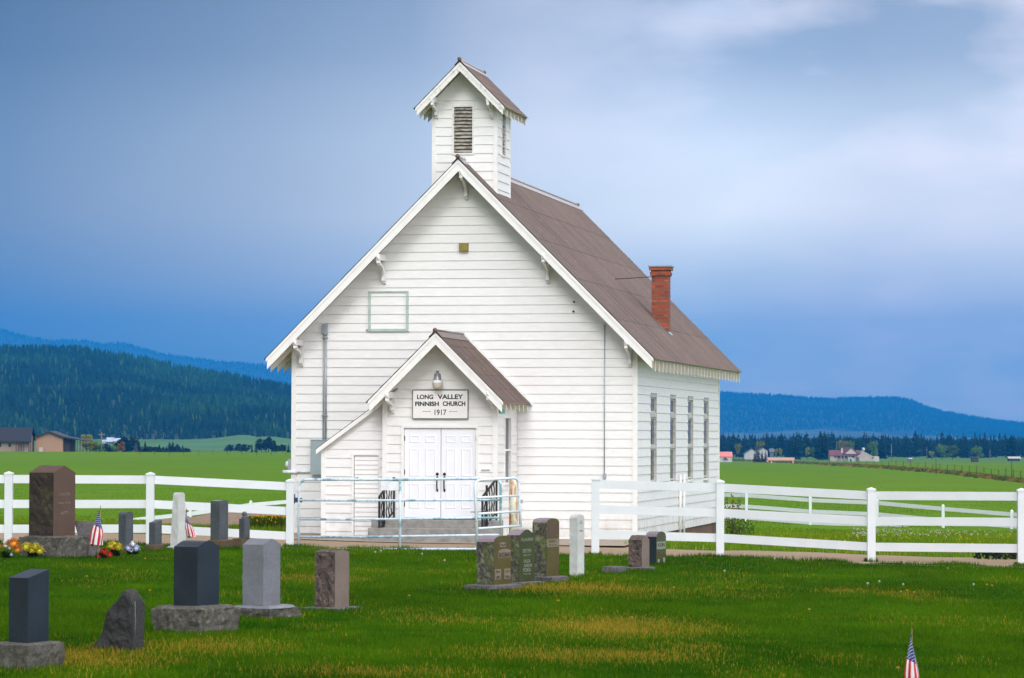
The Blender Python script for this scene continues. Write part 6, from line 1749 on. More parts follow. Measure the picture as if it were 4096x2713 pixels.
def hill(name, prof, D0, D1, uext, shape, mt, nu=260, nd=60, rough=6, groundf=None, seed=0, back=1.06):
    """terrain ridge: prof = [(px, py)] of the skyline at distance D1"""
    us = np.linspace(uext[0], uext[1], nu); ts = np.linspace(0, back, nd)
    pxs = [p[0] for p in prof]; pys = [p[1] for p in prof]
    U, Tt = np.meshgrid(us, ts, indexing='ij')
    D = D0 + (D1 - D0) * Tt
    X = U / FPX * D
    top = CAMH + (HOR - np.interp(U + CX, pxs, pys)) / FPX * D1
    base = G(X, D) - 2
    tt_ = np.where(Tt <= 1, Tt, 1 - (Tt - 1) * 2.0)
    s = np.clip(tt_, 0, 1); s = np.power(s, shape) * (1 - .0 * s)
    bumpy = (fbm(X / 420 + 7 + seed, D / 420, 4) - .5) * rough * 4 * np.sin(np.clip(tt_, 0, 1) * np.pi) 
    Z = base + (top - base) * s + bumpy
    V = np.stack([X, D, Z], -1).reshape(-1, 3)
    ii, jj = np.meshgrid(np.arange(nu - 1), np.arange(nd - 1), indexing='ij'); b = (ii * nd + jj).ravel()
    F = np.stack([b, b + nd, b + nd + 1, b + 1], 1)
    o = np_mesh(name, V, F, mt, smooth=True); tag(o, kind='structure')
    def zf(u, t):
        fi = (u - us[0]) / (us[-1] - us[0]) * (nu - 1); fj = t / ts[-1] * (nd - 1)
        i0 = np.clip(fi.astype(int), 0, nu - 2); j0 = np.clip(fj.astype(int), 0, nd - 2); a = fi - i0; b_ = fj - j0
        return Z[i0, j0] * (1 - a) * (1 - b_) + Z[i0 + 1, j0] * a * (1 - b_) + Z[i0, j0 + 1] * (1 - a) * b_ + Z[i0 + 1, j0 + 1] * a * b_
    return o, zf
M['hillfar'] = simple('forested_far_slope', (.025, .05, .03), .95, (.035, .065, .035), .004, .4, .6, .6, 5)
def hillmat(name, c, c2, sc):
    return simple(name, c, .95, c2, sc, .42, .6, 0)
M['hilllow'] = hillmat('pale_foothill_grass', (.10, .14, .06), (.035, .06, .03), .004)
M['hillwood'] = hillmat('dark_wooded_slope', (.008, .022, .012), (.012, .03, .014), .01)
# left near hill
C3 = lambda x, y: (x / 1.568, 1250 + y / 1.568)
profL = [(-3000, 1330), (-1200, 1380), (-300, 1395)] + [C3(*p) for p in ((0, 245), (300, 243), (450, 253), (700, 283), (900, 318), (1100, 363), (1300, 398), (1500, 428), (1700, 475), (1840, 500))] + [(1400, 1640), (1900, 1740), (2300, 1790)]
hl, zfL = hill('wooded_hill', profL, 2600, 4200, (-5200, 300), .95, M['hillwood'], rough=3)
n = 26000; u = r.uniform(-3300, 150, n); keep = (u > -2300) | (r.random(n) < .35); u = u[keep]; n = len(u)
t = r.random(n) ** .9; t = t * 1.04
u_px = u + CX
D = 2600 + (4200 - 2600) * t; X = u / FPX * D; Z = zfL(u, t)
clr = (np.interp(u_px, [900, 1000, 1150, 1250], [0.0, .012, .03, .03])); keep = t > clr
X, D, Z, u, t = X[keep], D[keep], Z[keep], u[keep], t[keep]; n = len(X)
H = r.uniform(6, 10.5, n) * (.8 + .5 * vnoise(X / 45, D / 45)); tint = fbm(X / 95, D / 160, 3)
C = np.array([[.007, .022, .013]]) * (.55 + 1.1 * r.random((n, 1))) + np.array([[.010, .034, .002]]) * (np.clip((tint[:, None] - .52) / .12, 0, 1) * r.random((n, 1)) * 1.6)
dec = (r.random(n) < .03)[:, None]; C = np.where(dec, np.array([[.05, .10, .02]]), C)
cone_forest('hill_forest', 'dense conifer forest covering the near hill at the left', X, D, Z, H, H * .2, C)
# low pale field bank below the left forest
# far ridge left
profF = [(-3500, 1150), (-1500, 1240), (-400, 1300)] + [C3(*p) for p in ((0, 112), (130, 150), (330, 187), (420, 177), (560, 185), (640, 210), (690, 200), (750, 194), (830, 212), (1000, 262), (1200, 290), (1400, 315), (1600, 328), (1780, 345), (1850, 348))] + [(1300, 1490), (1700, 1560), (2300, 1640), (2800, 1700)]
hf, zfF = hill('far_ridge', profF, 13300, 17200, (-5600, 900), 1.0, M['hillfar'], rough=10, seed=3)
n = 9000; u = r.uniform(-2400, 400, n); t = 1 - r.random(n) ** 1.6 * .8; D = 13300 + 3900 * t; X = u / FPX * D; Z = zfF(u, t); H = r.uniform(8, 16, n)
cone_forest('ridge_forest', 'forest on the blue far ridge at the left', X, D, Z, H, H * .3, np.array([[.02, .045, .028]]) * r.uniform(.5, 1.5, (n, 1)))
# right hill
C4 = lambda x, y: (2700 + x / 1.696, 1500 + y / 1.696)
profR = [(1600, 1720), (2200, 1640), (2600, 1580)] + [C4(*p) for p in ((300, 112), (450, 126), (650, 131), (850, 146), (1050, 162), (1300, 148), (1500, 147), (1600, 162), (1660, 190), (1700, 208), (1780, 232), (1850, 246), (2000, 274), (2200, 305), (2368, 322))] + [(4300, 1712), (5000, 1726), (8000, 1700)]
hr, zfR = hill('blue_hill', profR, 11500, 15500, (-600, 5600), .85, M['hillwood'], rough=5, seed=9)
n = 24000; u = r.uniform(300, 3100, n); t = r.random(n) ** .8 * 1.02; D = 11500 + 4000 * t; X = u / FPX * D; Z = zfR(u, t)
keep = t > .10 + .06 * np.sin(u * .006) + .05 * np.sin(u * .021); u, t, D, X, Z = u[keep], t[keep], D[keep], X[keep], Z[keep]; n = len(u)
H = r.uniform(7, 16, n); C = np.array([[.014, .034, .02]]) * r.uniform(.5, 1.6, (n, 1))
cone_forest('blue_hill_forest', 'conifer forest covering the blue hill at the right', X, D, Z, H, H * .26, C)
# pale foothills under the right hill and the bank below the left forest
profP = [(1500, 1745), (2500, 1738)] + [C4(*p) for p in ((300, 388), (420, 384), (520, 392), (700, 378), (850, 366), (1000, 362), (1150, 378), (1300, 372), (1450, 392), (1550, 408), (1700, 400), (1900, 412), (2200, 420), (2368, 425))] + [(4600, 1752), (6000, 1755)]
hill('foothills', profP, 9500, 11200, (-600, 4600), .8, M['hilllow'], rough=1.2, nd=30, seed=4)
profB = [(-2000, 1775), (-200, 1772), (300, 1769), (500, 1769), (600, 1772)] + [C7_ for C7_ in ((740, 1762), (800, 1760), (850, 1757), (920, 1748), (960, 1743), (1000, 1744), (1030, 1752), (1060, 1749), (1100, 1750), (1170, 1759))] + [(1400, 1765), (2000, 1780)]
hill('meadow_bank', profB, 1950, 2570, (-2600, 100), .75, hillmat('far_meadow_grass', (.035, .135, .012), (.06, .165, .02), .006), rough=.15, nd=30, seed=6)

# ------------------------------------------------------------------ far buildings
M['tanwall'] = simple('tan_board_wall', (.40, .24, .15), .8, (.33, .19, .12), 2, stretch=(4, 4, .3), bstr=0); M['creamwall'] = simple('cream_board_wall', (.33, .25, .18), .8, (.28, .21, .15), 2, bstr=0)
M['darkroof'] = simple('dark_slate_roof', (.012, .013, .022), .6, bstr=0); M['redroof'] = simple('dark_red_roof', (.17, .055, .06), .7, bstr=0); M['paleroof'] = simple('pale_blue_metal_roof', (.48, .56, .66), .5, bstr=0)
M['pinkroof'] = simple('salmon_red_roof', (.72, .22, .20), .6, bstr=0); M['palewall'] = simple('pale_house_wall', (.50, .49, .46), .8, bstr=0); M['beigewall'] = simple('beige_house_wall', (.46, .39, .33), .8, bstr=0); M['greyroof'] = simple('grey_shingle_roof', (.13, .14, .17), .8, bstr=0)
M['tealglass'] = simple('dark_window', (.015, .025, .03), .2, bstr=0); M['redpost'] = simple('red_brown_post', (.13, .04, .025), .8, bstr=0); M['stonewall'] = simple('dark_stone_wall', (.06, .045, .045), .9, (.035, .03, .03), 3, bstr=0)
def loc_px(px, py, D):
    p = at(px, py, D); return p.x, p.z
# two tan buildings on the left, D = 900
DB = 900.0
C5 = lambda x, y: (x / 5.92, 1680 + y / 5.92)
def L5(x, y, D=DB): return loc_px(*C5(x, y), D)
ox, oz = L5(1165, 790); gz0 = g(ox, DB) - .3
b2_ = empty('tan_hall', (ox, DB, gz0)); tag(b2_, 'tan gabled hall with a dark roof running down into an open porch', 'building', 'buildings across the left field')
def q5(x, y, o_=(0, 0)): a = L5(x, y); return a[0] - ox, a[1] - gz0
c = MB(); apx = q5(1165, 300); le = q5(845, 405); re = q5(1490, 405); dpt = 14
c.mat(M['tanwall']); c.prism([(le[0], 0), (re[0], 0), re, (apx[0], apx[1]), le], 'y', 0, dpt); c.build('wall', None, b2_)
c = MB().mat(M['stonewall']); sr = q5(1630, 460); c.prism([(re[0] + .003, 0), (sr[0], 0), (sr[0], sr[1]), (re[0] + .003, re[1] - .05)], 'y', 1.5, dpt); c.build('stone_wing', None, b2_)
c = MB().mat(M['darkroof']); a0 = q5(1165, 262); l0 = q5(825, 395); r1 = q5(1480, 385); r2 = q5(2045, 490); th = .42
c.prism([l0, (l0[0], l0[1] - th), (a0[0], a0[1] - th), (r1[0], r1[1] - th), (r2[0], r2[1] - th * .6), r2, r1, a0], 'y', -.9, dpt + .6); c.build('roof', None, b2_)
for xx in (1830, 1875, 1922, 1972):
    p = q5(xx, 500); c = MB(); c.box(p[0] - .1, p[0] + .1, (xx - 1830) / 142 * 6, (xx - 1830) / 142 * 6 + .2, 0, p[1]); c.build('porch_post', M['redpost'], b2_)
a, b = q5(925, 650), q5(1012, 790); c = MB(); c.box(a[0], b[0], -.06, .0, .0, a[1]); c.build('door', M['palewall'], b2_)
for (x_, y_) in ((845, 432), (1472, 432)):
    p = q5(x_, y_); c = MB(); c.ball((p[0], -.1, p[1]), .14, n=5); c.build('eave_lamp', M['palewall'], b2_)
b1_ = empty('cream_hall', (L5(600, 780)[0], DB - 6, gz0)); tag(b1_, 'cream building with a big dark roof, cut off by the left edge', 'building', 'buildings across the left field')
ox1 = L5(600, 780, DB - 6)[0]
def q51(x, y): a = L5(x, y, DB - 6); return a[0] - ox1, a[1] - gz0
L0 = -13; c = MB().mat(M['creamwall']); e1 = q51(770, 500); c.box(L0, e1[0], 0, 9, 0, e1[1])
gp_ = q51(745, 320); c.face([(e1[0], .0, e1[1]), (e1[0], 9, e1[1]), (e1[0] - .3, 4.5, gp_[1] + 1.0)]); c.build('wall', None, b1_)
c = MB().mat(M['darkroof']); rt1 = q51(755, 178); rb = q51(830, 480); lo = q51(0, 495); fr = -1.2
P = [(L0 - .5, fr, lo[1]), (rb[0], fr, lo[1]), (rb[0] - .4, 4.5, rt1[1]), (L0 - .5, 4.5, rt1[1])]; c.face(P); c.face([(p[0], p[1], p[2] - .35) for p in P][::-1])
Pb = [(rb[0], 10.2, lo[1]), (L0 - .5, 10.2, lo[1]), (L0 - .5, 4.5, rt1[1]), (rb[0] - .4, 4.5, rt1[1])]; c.face(Pb)
for i in range(4):
    j = (i + 1) % 4; c.face([P[i], P[j], (P[j][0], P[j][1], P[j][2] - .35), (P[i][0], P[i][1], P[i][2] - .35)])
c.box(q51(500, 0)[0], rb[0], fr - 1.5, 0, lo[1] - .35, lo[1] - .02); c.build('roof', None, b1_)
for (a, b_) in ((50, 110), (277, 338)):
    p, q_ = q51(a, 548), q51(b_, 640); c = MB().mat(M['tealglass']); c.box(p[0], q_[0], -.05, .02, q_[1], p[1]); wn = c.build('window', None, b1_)
    c = MB().mat(M['redpost']); c.box(p[0], q_[0], -.07, -.051, (p[1] + q_[1]) / 2 - .03, (p[1] + q_[1]) / 2 + .03); c.build('muntin', None, wn)
for xx in (493, 546, 604, 655, 775, 812):
    p = q51(xx, 520); c = MB(); c.box(p[0] - .09, p[0] + .09, fr - 1.3 + (xx - 493) / 320 * 1.2, fr - 1.1 + (xx - 493) / 320 * 1.2, 0, p[1]); c.build('porch_post', M['redpost'], b1_)
for (a, b_) in ((615, 650), (672, 705), (722, 752)):
    p, q_ = q51(a, 580), q51(b_, 780); c = MB(); c.box(p[0], q_[0], -.06, -.005, 0, p[1]); c.build('door', M['palewall'], b1_)

def small_house(name, label, x0, x1, ybase, yeave, yridge, D, wallm, roofm, axis='x', cat='house', group='far houses', over=.4, depth=8, rot=0.0, extras=(), pxground=False):
    a = loc_px(x0, ybase, D); b = loc_px(x1, ybase, D); w = b[0] - a[0]; cxw = (a[0] + b[0]) / 2
    gz_ = (a[1] if pxground else g(cxw, D)); he = at(x0, yeave, D).z - gz_; hr_ = at(x0, yridge, D).z - gz_
    r_ = empty(name, (cxw, D, gz_), rot); tag(r_, label, cat, group)
    c = MB().mat(M[wallm]); 
    fb = -3.5 if pxground else -.5
    if axis == 'x': c.prism([(0, fb), (depth, fb), (depth, he), (depth / 2, hr_ - .1), (0, he)], 'x', -w / 2, w / 2)
    else: c.prism([(-w / 2, -.5), (w / 2, -.5), (w / 2, he), (0, hr_ - .1), (-w / 2, he)], 'y', 0, depth)
    c.build('wall', None, r_)
    c = MB().mat(M[roofm]); t = .2
    if axis == 'x': 
        for sg_ in (0, 1):
            ye = -over if sg_ == 0 else depth + over; sl_ = (hr_ - he) / (depth / 2); ze = he - over * sl_
            P = [(-w / 2 - over, ye, ze), (w / 2 + over, ye, ze), (w / 2 + over, depth / 2, hr_), (-w / 2 - over, depth / 2, hr_)]
            c.mesh_add(P + [(p[0], p[1], p[2] + t) for p in P], [(0, 1, 2, 3), (7, 6, 5, 4), (0, 4, 5, 1), (1, 5, 6, 2), (2, 6, 7, 3), (3, 7, 4, 0)])
    else:
        for sg_ in (-1, 1):
            sl_ = (hr_ - he) / (w / 2); xe_ = sg_ * (w / 2 + over); ze = he - over * sl_
            P = [(xe_, -over, ze), (0, -over, hr_), (0, depth + over, hr_), (xe_, depth + over, ze)]
            c.mesh_add(P + [(p[0], p[1], p[2] + t) for p in P], [(0, 1, 2, 3), (7, 6, 5, 4), (0, 4, 5, 1), (1, 5, 6, 2), (2, 6, 7, 3), (3, 7, 4, 0)])
    c.build('roof', None, r_)
    return r_, w, he, hr_
C8 = lambda x: 3200 + x / 5.262
C8y = lambda y: 1700 + y / 5.262
DH = 1650.0
rh, w, he, hr_ = small_house('ranch_house', 'low ranch house with a dark red roof, white gable and chimney', C8(635), C8(1270), 1843, C8y(645), C8y(540), DH, 'beigewall', 'redroof', depth=10)
pm = FPX / DH / 1.0; sx_ = lambda xc: (C8(xc) - (C8(635) + C8(1270)) / 2) / pm
zz8 = lambda yc: at(3300, C8y(yc), DH).z - g(at(3300, 1840, DH).x, DH)
c = MB().mat(M['palewall']); c.prism([(sx_(935), zz8(608)), (sx_(1195), zz8(608)), (sx_(1070), zz8(490))], 'y', -1.5, 5); c.build('gable', None, rh)
c = MB().mat(M['redroof'])
for (xe_, sgn_) in ((900, -1), (1230, 1)):
    P = [(sx_(xe_), -1.9, zz8(620)), (sx_(1070), -1.9, zz8(480)), (sx_(1070) - 2.2, 6, zz8(470)), (sx_(xe_) - (2.2 if sgn_ < 0 else 0), 6, zz8(620))]
    c.mesh_add(P + [(p[0], p[1], p[2] + .25) for p in P], [(0, 1, 2, 3), (7, 6, 5, 4), (0, 4, 5, 1), (1, 5, 6, 2), (2, 6, 7, 3), (3, 7, 4, 0)])
P = [(sx_(780), -2.4, zz8(652)), (sx_(1290), -2.4, zz8(652)), (sx_(1290), -.2, zz8(605)), (sx_(780), -.2, zz8(605))]
c.mesh_add(P + [(p[0], p[1], p[2] + .2) for p in P], [(0, 1, 2, 3), (7, 6, 5, 4), (0, 4, 5, 1), (1, 5, 6, 2), (2, 6, 7, 3), (3, 7, 4, 0)])
c.build('gable_roof', None, rh)
c = MB(); c.box(sx_(868), sx_(905), .5, 1.5, 2, zz8(490)); c.build('chimney', M['palewall'], rh)
for xx in (858, 925, 1005, 1080, 1150, 1235):
    c = MB(); c.box(sx_(xx) - .12, sx_(xx) + .12, -2.3, -2.1, 0, zz8(650)); c.build('porch_post', M['palewall'], rh)
for (a, b_) in ((715, 735), (745, 770), (790, 845), (870, 915), (940, 990), (1090, 1140)):
    c = MB(); c.box(sx_(a), sx_(b_), -.08, .02, zz8(690), zz8(655)); c.build('window', M['tealglass'], rh)
gr_, w, he, hr_ = small_house('tan_garage', 'plain tan garage with a white door right of the ranch house', C8(1240), C8(1555), 1847, C8y(680), C8y(588), DH - 30, 'beigewall', 'beigewall', axis='y', depth=12, over=.15)
c = MB(); c.box(-.3, .35, -.08, .02, 0, 2.2); c.build('door', M['palewall'], gr_)
c = MB(); c.box(2.6, 3.4, -.08, .02, 1.4, 2.0); c.build('window', M['tealglass'], gr_)
c = MB(); c.box(w / 2 + .01, w / 2 + 2.6, .4, 11.5, -.4, he + .4); c.build('side_wall', M['palewall'], gr_)
sh_, w, he, hr_ = small_house('garden_shed', 'tiny white shed with a pale roof in front of the ranch house', C8(1018), C8(1140), 1845, C8y(705), C8y(685), DH - 60, 'palewall', 'palewall', axis='y', depth=2.5, over=.2)
c = MB(); c.box(-.6, .1, -.06, .02, 0, he * .85); c.build('door', M['tealglass'], sh_)
C9 = lambda x: 2700 + x / 4.736
C9y = lambda y: 1700 + y / 4.736
rb_, *_ = small_house('red_roof_barn', 'long low barn with a salmon roof close to the church wall', 2780, C9(1080), 1833, C9y(600), C9y(518), 1300, 'palewall', 'pinkroof', depth=9, over=.3)
c = MB(); c.prism([(3.6, 1.0), (5.6, 1.0), (4.6, 2.0)], 'y', -.5, 2.5); c.build('dormer', M['redroof'], rb_)
fh, w, he, hr_ = small_house('pale_farmhouse', 'pale farmhouse with two grey gables left of the dark conifers', C9(1590), C9(1755), C9y(560), C9y(490), C9y(438), 1850, 'palewall', 'greyroof', axis='y', depth=10)
c = MB().mat(M['palewall']); c.prism([(-10.5, 0), (-4, 0), (-4, 4.2), (-6.5, 5.6), (-10.5, 3.0)], 'y', -1, 6); c.build('wing', None, fh)
c = MB().mat(M['greyroof']); c.prism([(-10.8, 2.9), (-6.5, 5.7), (-6.5, 6.0), (-10.9, 3.2)], 'y', -1.3, 6.3); c.prism([(-6.5, 5.7), (-1.5, 3.2), (-1.5, 3.5), (-6.5, 6.0)], 'y', -1.3, 6.3); c.build('wing_roof', None, fh)
small_house('grey_shed', 'small grey shed right of the pale farmhouse', C9(1800), C9(1870), C9y(555), C9y(510), C9y(455), 1880, 'greyroof', 'greyroof', depth=5)
c = MB(); tr = c; ptr = at(C9(2010), C9y(672), 1150)
c.box(-4.6, 4.6, 0, 2.2, .9, 1.9); c.box(-4.9, -4.4, .3, 1.9, .3, .9); c.box(3.9, 4.4, .3, 1.9, .0, .9); c.box(-3.5, -3.0, .3, 1.9, 0, .9)
tr = c.build('pink_trailer', simple('pale_pink_panel', (.72, .40, .34), .6, bstr=0)); tr.location = (ptr.x, 1150, g(ptr.x, 1150)); tag(tr, 'long low pinkish trailer parked on the green left of the ranch house', 'trailer')
C10 = lambda x: 3600 + x / 4.774
C10y = lambda y: 1700 + y / 4.774
small_house('dark_shed', 'dark red-brown double shed below the far right woods', C10(1375), C10(1498), C10y(700), C10y(628), C10y(618), 1500, 'stonewall', 'darkroof', depth=4, over=.1)
small_house('blue_shed', 'small blue-grey shed in the paddock right of the garage', C10(170), C10(232), C10y(690), C10y(652), C10y(640), 1500, 'greyroof', 'paleroof', depth=3, over=.15)
small_house('open_shelter', 'pale-roofed open shelter at the far right edge of the woods', C10(2085), C10(2290), C10y(672), C10y(640), C10y(612), 1750, 'stonewall', 'palewall', depth=6, over=.6)
small_house('barn', 'pale blue-roofed barn in the trees behind the garage', C8(1255), C8(1355), C8y(600), C8y(525), C8y(485), 2000, 'palewall', 'paleroof', depth=8, over=.4)
small_house('farmhouse', 'grey-blue roofed house left of the double-gabled one among the left trees', C6(340), C6(425), C6y(540), C6y(500), C6y(468), 2320, 'palewall', 'paleroof', depth=8, pxground=True)
small_house('farmhouse', 'steep pale-roofed house in the middle among the left trees', C6(440), C6(570), C6y(540), C6y(500), C6y(412), 2320, 'greyroof', 'paleroof', depth=9, pxground=True)
small_house('farmhouse', 'pale-roofed house with an orange wall, rightmost among the left trees', C6(600), C6(735), C6y(545), C6y(490), C6y(428), 2320, 'tanwall', 'paleroof', depth=9, pxground=True)
for (x0, x1, yb_, yt_, mt, nm, lb, ct_) in ((160, 232, 655, 585, 'palewall', 'white_camper', 'white camper parked beyond the left field', 'camper'), (420, 500, 658, 605, 'tanwall', 'orange_machine', 'small orange machine parked beyond the left field', 'machine'), (808, 885, 650, 588, 'palewall', 'white_van', 'white box van parked left of the round dark tree', 'van')):
    p = at(C7(x0), 1815, 1350); q_ = at(C7(x1), 1815, 1350); gz_ = g(p.x, 1350); h = at(C7(x0), C7y(yt_), 1350).z - gz_; w = q_.x - p.x
    r_ = empty(nm, ((p.x + q_.x) / 2, 1350, gz_)); tag(r_, lb, ct_)
    c = MB(); c.prism([(-w / 2, .4), (w / 2, .4), (w / 2, h * .7), (w / 2 - w * .18, h), (-w / 2, h)], 'y', 0, 2.3); c.build('body', M[mt], r_)
    for xx in (-w * .3, w * .3): c = MB(); c.tube([(xx, -.05, .35), (xx, .3, .35)], .4, 10); c.build('wheel', M['black'], r_)
    c = MB(); c.box(w * .1, w * .32, -.05, .02, h * .55, h * .8); c.build('window', M['tealglass'], r_)
# utility poles
def pole(label, px, pyb, pyt, D, arm=True, mt='polewood', w=.14):
    b = at(px, pyb, D); gz_ = g(b.x, D); h = at(px, pyt, D).z - gz_; r_ = empty('utility_pole', (b.x, D, gz_)); tag(r_, label, 'pole', 'utility poles')
    c = MB(); c.tube([(0, 0, -.5), (0, 0, h)], [w, w * .7], 8); c.build('shaft', M[mt], r_)
    if arm: c = MB(); c.box(-1.1, 1.1, -.1, .1, h - .9, h - .65); c.build('crossarm', M[mt], r_)
pole('pale utility pole with a crossarm in front of the left trees', C6(325), 1815, C6y(278), 1000)
pole('thin utility pole left of the ranch house chimney', C8(768), 1825, C8y(350), 1900, False)
pole('pale utility pole right of the tan garage', C8(1925), 1842, C8y(400), 1500, False)
pole('slender pale pole before the far right woods', C10(1718), 1835, C10y(470), 1700, False)
pole('slender pole left of the pale green tree pair', C10(512), 1822, C10y(425), 1900, False)
pole('dark post standing in the field fence below the pale green trees', C10(688), 1884, C10y(570), 480, False, 'wood', .06)
pole('dark post standing in the field fence near the right edge', C10(2134), 1918, C10y(640), 400, False, 'wood', .06)
# field fences: one thing each with its posts and wire
def field_fence(label, pts, n, h, D_of, wr=.04, mt='wood'):
    o0 = None; root = None; prev = None
    for i in range(n):
        t = i / (n - 1); px = pts[0][0] + (pts[-1][0] - pts[0][0]) * t; py = float(np.interp(px, [p[0] for p in pts], [p[1] for p in pts]))
        b = on_ground(px, py) if D_of is None else at(px, py, D_of(px)); b.z = g(b.x, b.y)
        if root is None: o0 = b.copy(); root = empty('wire_fence', b); tag(root, label, 'fence')
        q_ = b - o0; c = MB(); hh = h * random.uniform(.85, 1.15); c.box(q_.x - wr, q_.x + wr, q_.y - wr, q_.y + wr, q_.z - .3, q_.z + hh); c.build('post', M[mt], root)
        if prev is not None:
            c = MB()
            for k in (.5, .85): c.bar(prev + Vector((0, 0, h * k)), q_ + Vector((0, 0, h * k)), .02, .02)
            c.build('wire', M['wood'], root)
        prev = q_
field_fence('dark wire fence running diagonally across the right field', [(2880, 1835), (3200, 1848), (3500, 1866), (3800, 1890), (4096, 1926), (4200, 1940)], 46, 1.25, None)
field_fence('low wire fence along the far edge of the left field', [(560, 1822), (755, 1826), (1170, 1828), (1260, 1828)], 13, 1.2, lambda px: 760)
# rough grass line under the diagonal fence
r2 = np.random.default_rng(77); pts_ = []
for _ in range(5200):
    px = r2.uniform(2860, 4200); py = np.interp(px, [2880, 3200, 3500, 3800, 4096, 4200], [1837, 1850, 1868, 1892, 1928, 1942]) + r2.normal(1.5, 1.6); p = on_ground(px, py); pts_.append((p.x, p.y))
V = []; F = []; C = []
for (x, y) in pts_:
    s = r2.uniform(.2, .55); h = r2.uniform(.15, .5); z = g(x, y); b = len(V); V += [(x - s, y, z), (x + s, y, z), (x + s * .6, y + s, z + h), (x - s * .5, y + s, z + h * .8)]; F.append((b, b + 1, b + 2, b + 3)); k = r2.uniform(.6, 1.3); cc_ = (.16, .12, .035) if r2.random() < .5 else (.06, .085, .02); C += [(cc_[0] * k, cc_[1] * k, cc_[2] * k, 1)] * 4
o = np_mesh('rough_grass_strip', np.array(V), np.array(F), M['grass'], np.array(C)); tag(o, 'strip of rough dry grass under the diagonal field fence', 'grass', None, 'stuff')

# ------------------------------------------------------------------ light, sky, haze
SUN_EL, SUN_AZ = R(34), R(-8)      # azimuth measured from behind the camera towards the left
sd_ = Vector((math.sin(SUN_AZ) * math.cos(SUN_EL), -math.cos(SUN_AZ) * math.cos(SUN_EL), math.sin(SUN_EL)))
ld_ = bpy.data.lights.new('sun', 'SUN'); ld_.energy = 1.2; ld_.angle = R(20); ld_.color = (1.0, .965, .92)
sun = bpy.data.objects.new('sun', ld_); col.objects.link(sun); sun.rotation_euler = (-sd_).to_track_quat('-Z', 'Y').to_euler(); sun.location = (0, 0, 50)
w_ = bpy.data.worlds.new('World'); scene.world = w_; w_.use_nodes = True; nt = w_.node_tree
bg_ = nt.nodes['Background']; bg_.inputs['Strength'].default_value = .1
sky = N(nt, 'ShaderNodeTexSky', sky_type='NISHITA'); sky.sun_disc = False; sky.sun_elevation = SUN_EL; sky.sun_rotation = math.atan2(sd_.x, sd_.y)
tc = N(nt, 'ShaderNodeTexCoord'); sx = N(nt, 'ShaderNodeSeparateXYZ'); nt.links.new(tc.outputs['Generated'], sx.inputs[0])
rp_ = N(nt, 'ShaderNodeValToRGB'); cr = rp_.color_ramp
mr = N(nt, 'ShaderNodeMapRange'); mr.inputs[1].default_value = 0; mr.inputs[2].default_value = .5
nt.links.new(sx.outputs[2], mr.inputs[0]); nt.links.new(mr.outputs[0], rp_.inputs[0])
def lin(r, g_, b): return tuple(((v / 255) / 12.92 if v / 255 <= .04045 else ((v / 255 + .055) / 1.055) ** 2.4) for v in (r, g_, b)) + (1,)
stops = [(0.0, lin(176, 206, 218)), (.045, lin(196, 220, 226)), (.085, lin(244, 244, 232)), (.13, lin(255, 252, 240)), (.175, lin(222, 226, 226)), (.225, lin(172, 178, 186)), (.28, lin(142, 148, 160)), (.45, lin(205, 215, 232)), (1.0, lin(255, 255, 255))]
while len(cr.elements) < len(stops): cr.elements.new(.5)
for e, (p, c_) in zip(cr.elements, stops): e.position = p; e.color = c_
n1 = noise(nt, 7.5, 5, tc.outputs['Generated'], .5, (1, 1, 2.6)); n2 = noise(nt, 2.6, 3, tc.outputs['Generated'], .5, (1, 1, 3.5)); n3 = noise(nt, 16, 6, tc.outputs['Generated'], .55, (1, 1, 3.2))
base = rp_.outputs[0]
c1 = mixc(nt, ramp(nt, n2, .40, .66), base, mixc(nt, 1, base, (.62, .70, .80), 'MULTIPLY'))
# soft pale cloud bank low on the right
c2 = mixc(nt, ramp(nt, n1, .42, .64), c1, (1.15, 1.02, .98))
c3 = mixc(nt, ramp(nt, n3, .56, .78, cb=(.45, .45, .45)), c2, (.62, .72, .80))
rr = N(nt, 'ShaderNodeMapRange'); rr.inputs[1].default_value = -.03; rr.inputs[2].default_value = .11; nt.links.new(sx.outputs[0], rr.inputs[0])
cl1 = mixc(nt, rr.outputs[0], c1, c3)
azr = N(nt, 'ShaderNodeValToRGB'); azm = N(nt, 'ShaderNodeMapRange'); azm.inputs[1].default_value = -.2; azm.inputs[2].default_value = .2; nt.links.new(sx.outputs[0], azm.inputs[0])
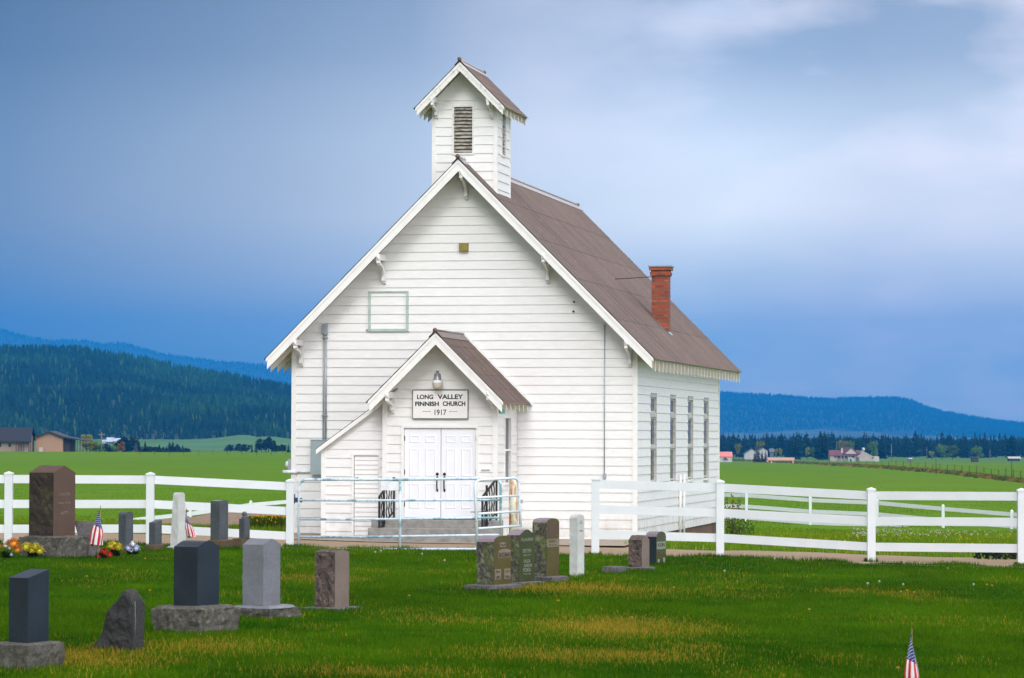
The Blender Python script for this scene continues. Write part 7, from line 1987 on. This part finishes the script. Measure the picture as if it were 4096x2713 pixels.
# the cloud deck is heavy towards the left, thin and luminous right of the church
wob = N(nt, 'ShaderNodeMath', operation='MULTIPLY_ADD'); nt.links.new(n2, wob.inputs[0]); wob.inputs[1].default_value = .30; nt.links.new(azm.outputs[0], wob.inputs[2])
nt.links.new(wob.outputs[0], azr.inputs[0]); ce = azr.color_ramp
for (p, v) in ((.25, .26), (.42, .55), (.60, .95), (.78, 1.18), (.90, .98), (1.0, .55)):
    e = ce.elements.new(p); e.color = (v, v, v * 1.0, 1)
ce.elements.remove(ce.elements[0])
while len(ce.elements) > 6: ce.elements.remove(ce.elements[-1])
cl1 = mixc(nt, 1.0, cl1, azr.outputs[0], 'MULTIPLY')
# sky brightened on the camera's side, added as soft frontal fill
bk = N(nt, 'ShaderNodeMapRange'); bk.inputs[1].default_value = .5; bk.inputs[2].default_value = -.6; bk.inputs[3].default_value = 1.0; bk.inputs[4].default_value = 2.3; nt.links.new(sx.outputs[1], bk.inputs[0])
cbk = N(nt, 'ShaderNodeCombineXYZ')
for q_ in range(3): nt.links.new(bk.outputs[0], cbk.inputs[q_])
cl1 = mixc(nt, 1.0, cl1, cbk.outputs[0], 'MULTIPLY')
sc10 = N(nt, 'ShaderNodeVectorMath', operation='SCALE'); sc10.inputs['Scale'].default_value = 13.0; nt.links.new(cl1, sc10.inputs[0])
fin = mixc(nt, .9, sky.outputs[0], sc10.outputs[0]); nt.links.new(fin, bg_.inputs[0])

HZ = float(os.environ.get('HAZE', '0.95e-4'))
if HZ > 0:
    hz = MB(); hz.box(-13500, 13500, -120, 18500, -60, 640); ho = hz.build('haze'); tag(ho, kind='stuff')
    mt = bpy.data.materials.new('haze_air'); mt.use_nodes = True; nt = mt.node_tree; nt.nodes.clear()
    out = nt.nodes.new('ShaderNodeOutputMaterial'); pv = nt.nodes.new('ShaderNodeVolumePrincipled'); nt.links.new(pv.outputs[0], out.inputs['Volume'])
    pv.inputs['Color'].default_value = (.014, .345, .96, 1); pv.inputs['Density'].default_value = HZ; pv.inputs['Anisotropy'].default_value = 0
    ho.data.materials.append(mt)
scene.view_settings.view_transform = 'Standard'; scene.view_settings.look = 'None'; scene.view_settings.exposure = 0.2; scene.view_settings.gamma = 1.0
scene.cycles.use_denoising = True
scene.cycles.max_bounces = 6; scene.cycles.volume_bounces = 0; scene.cycles.diffuse_bounces = 3
for pr_ in protos.values():
    for o in pr_:
        if id(o) not in used_p:
            for ch in list(o.children): bpy.data.objects.remove(ch)
            bpy.data.objects.remove(o)
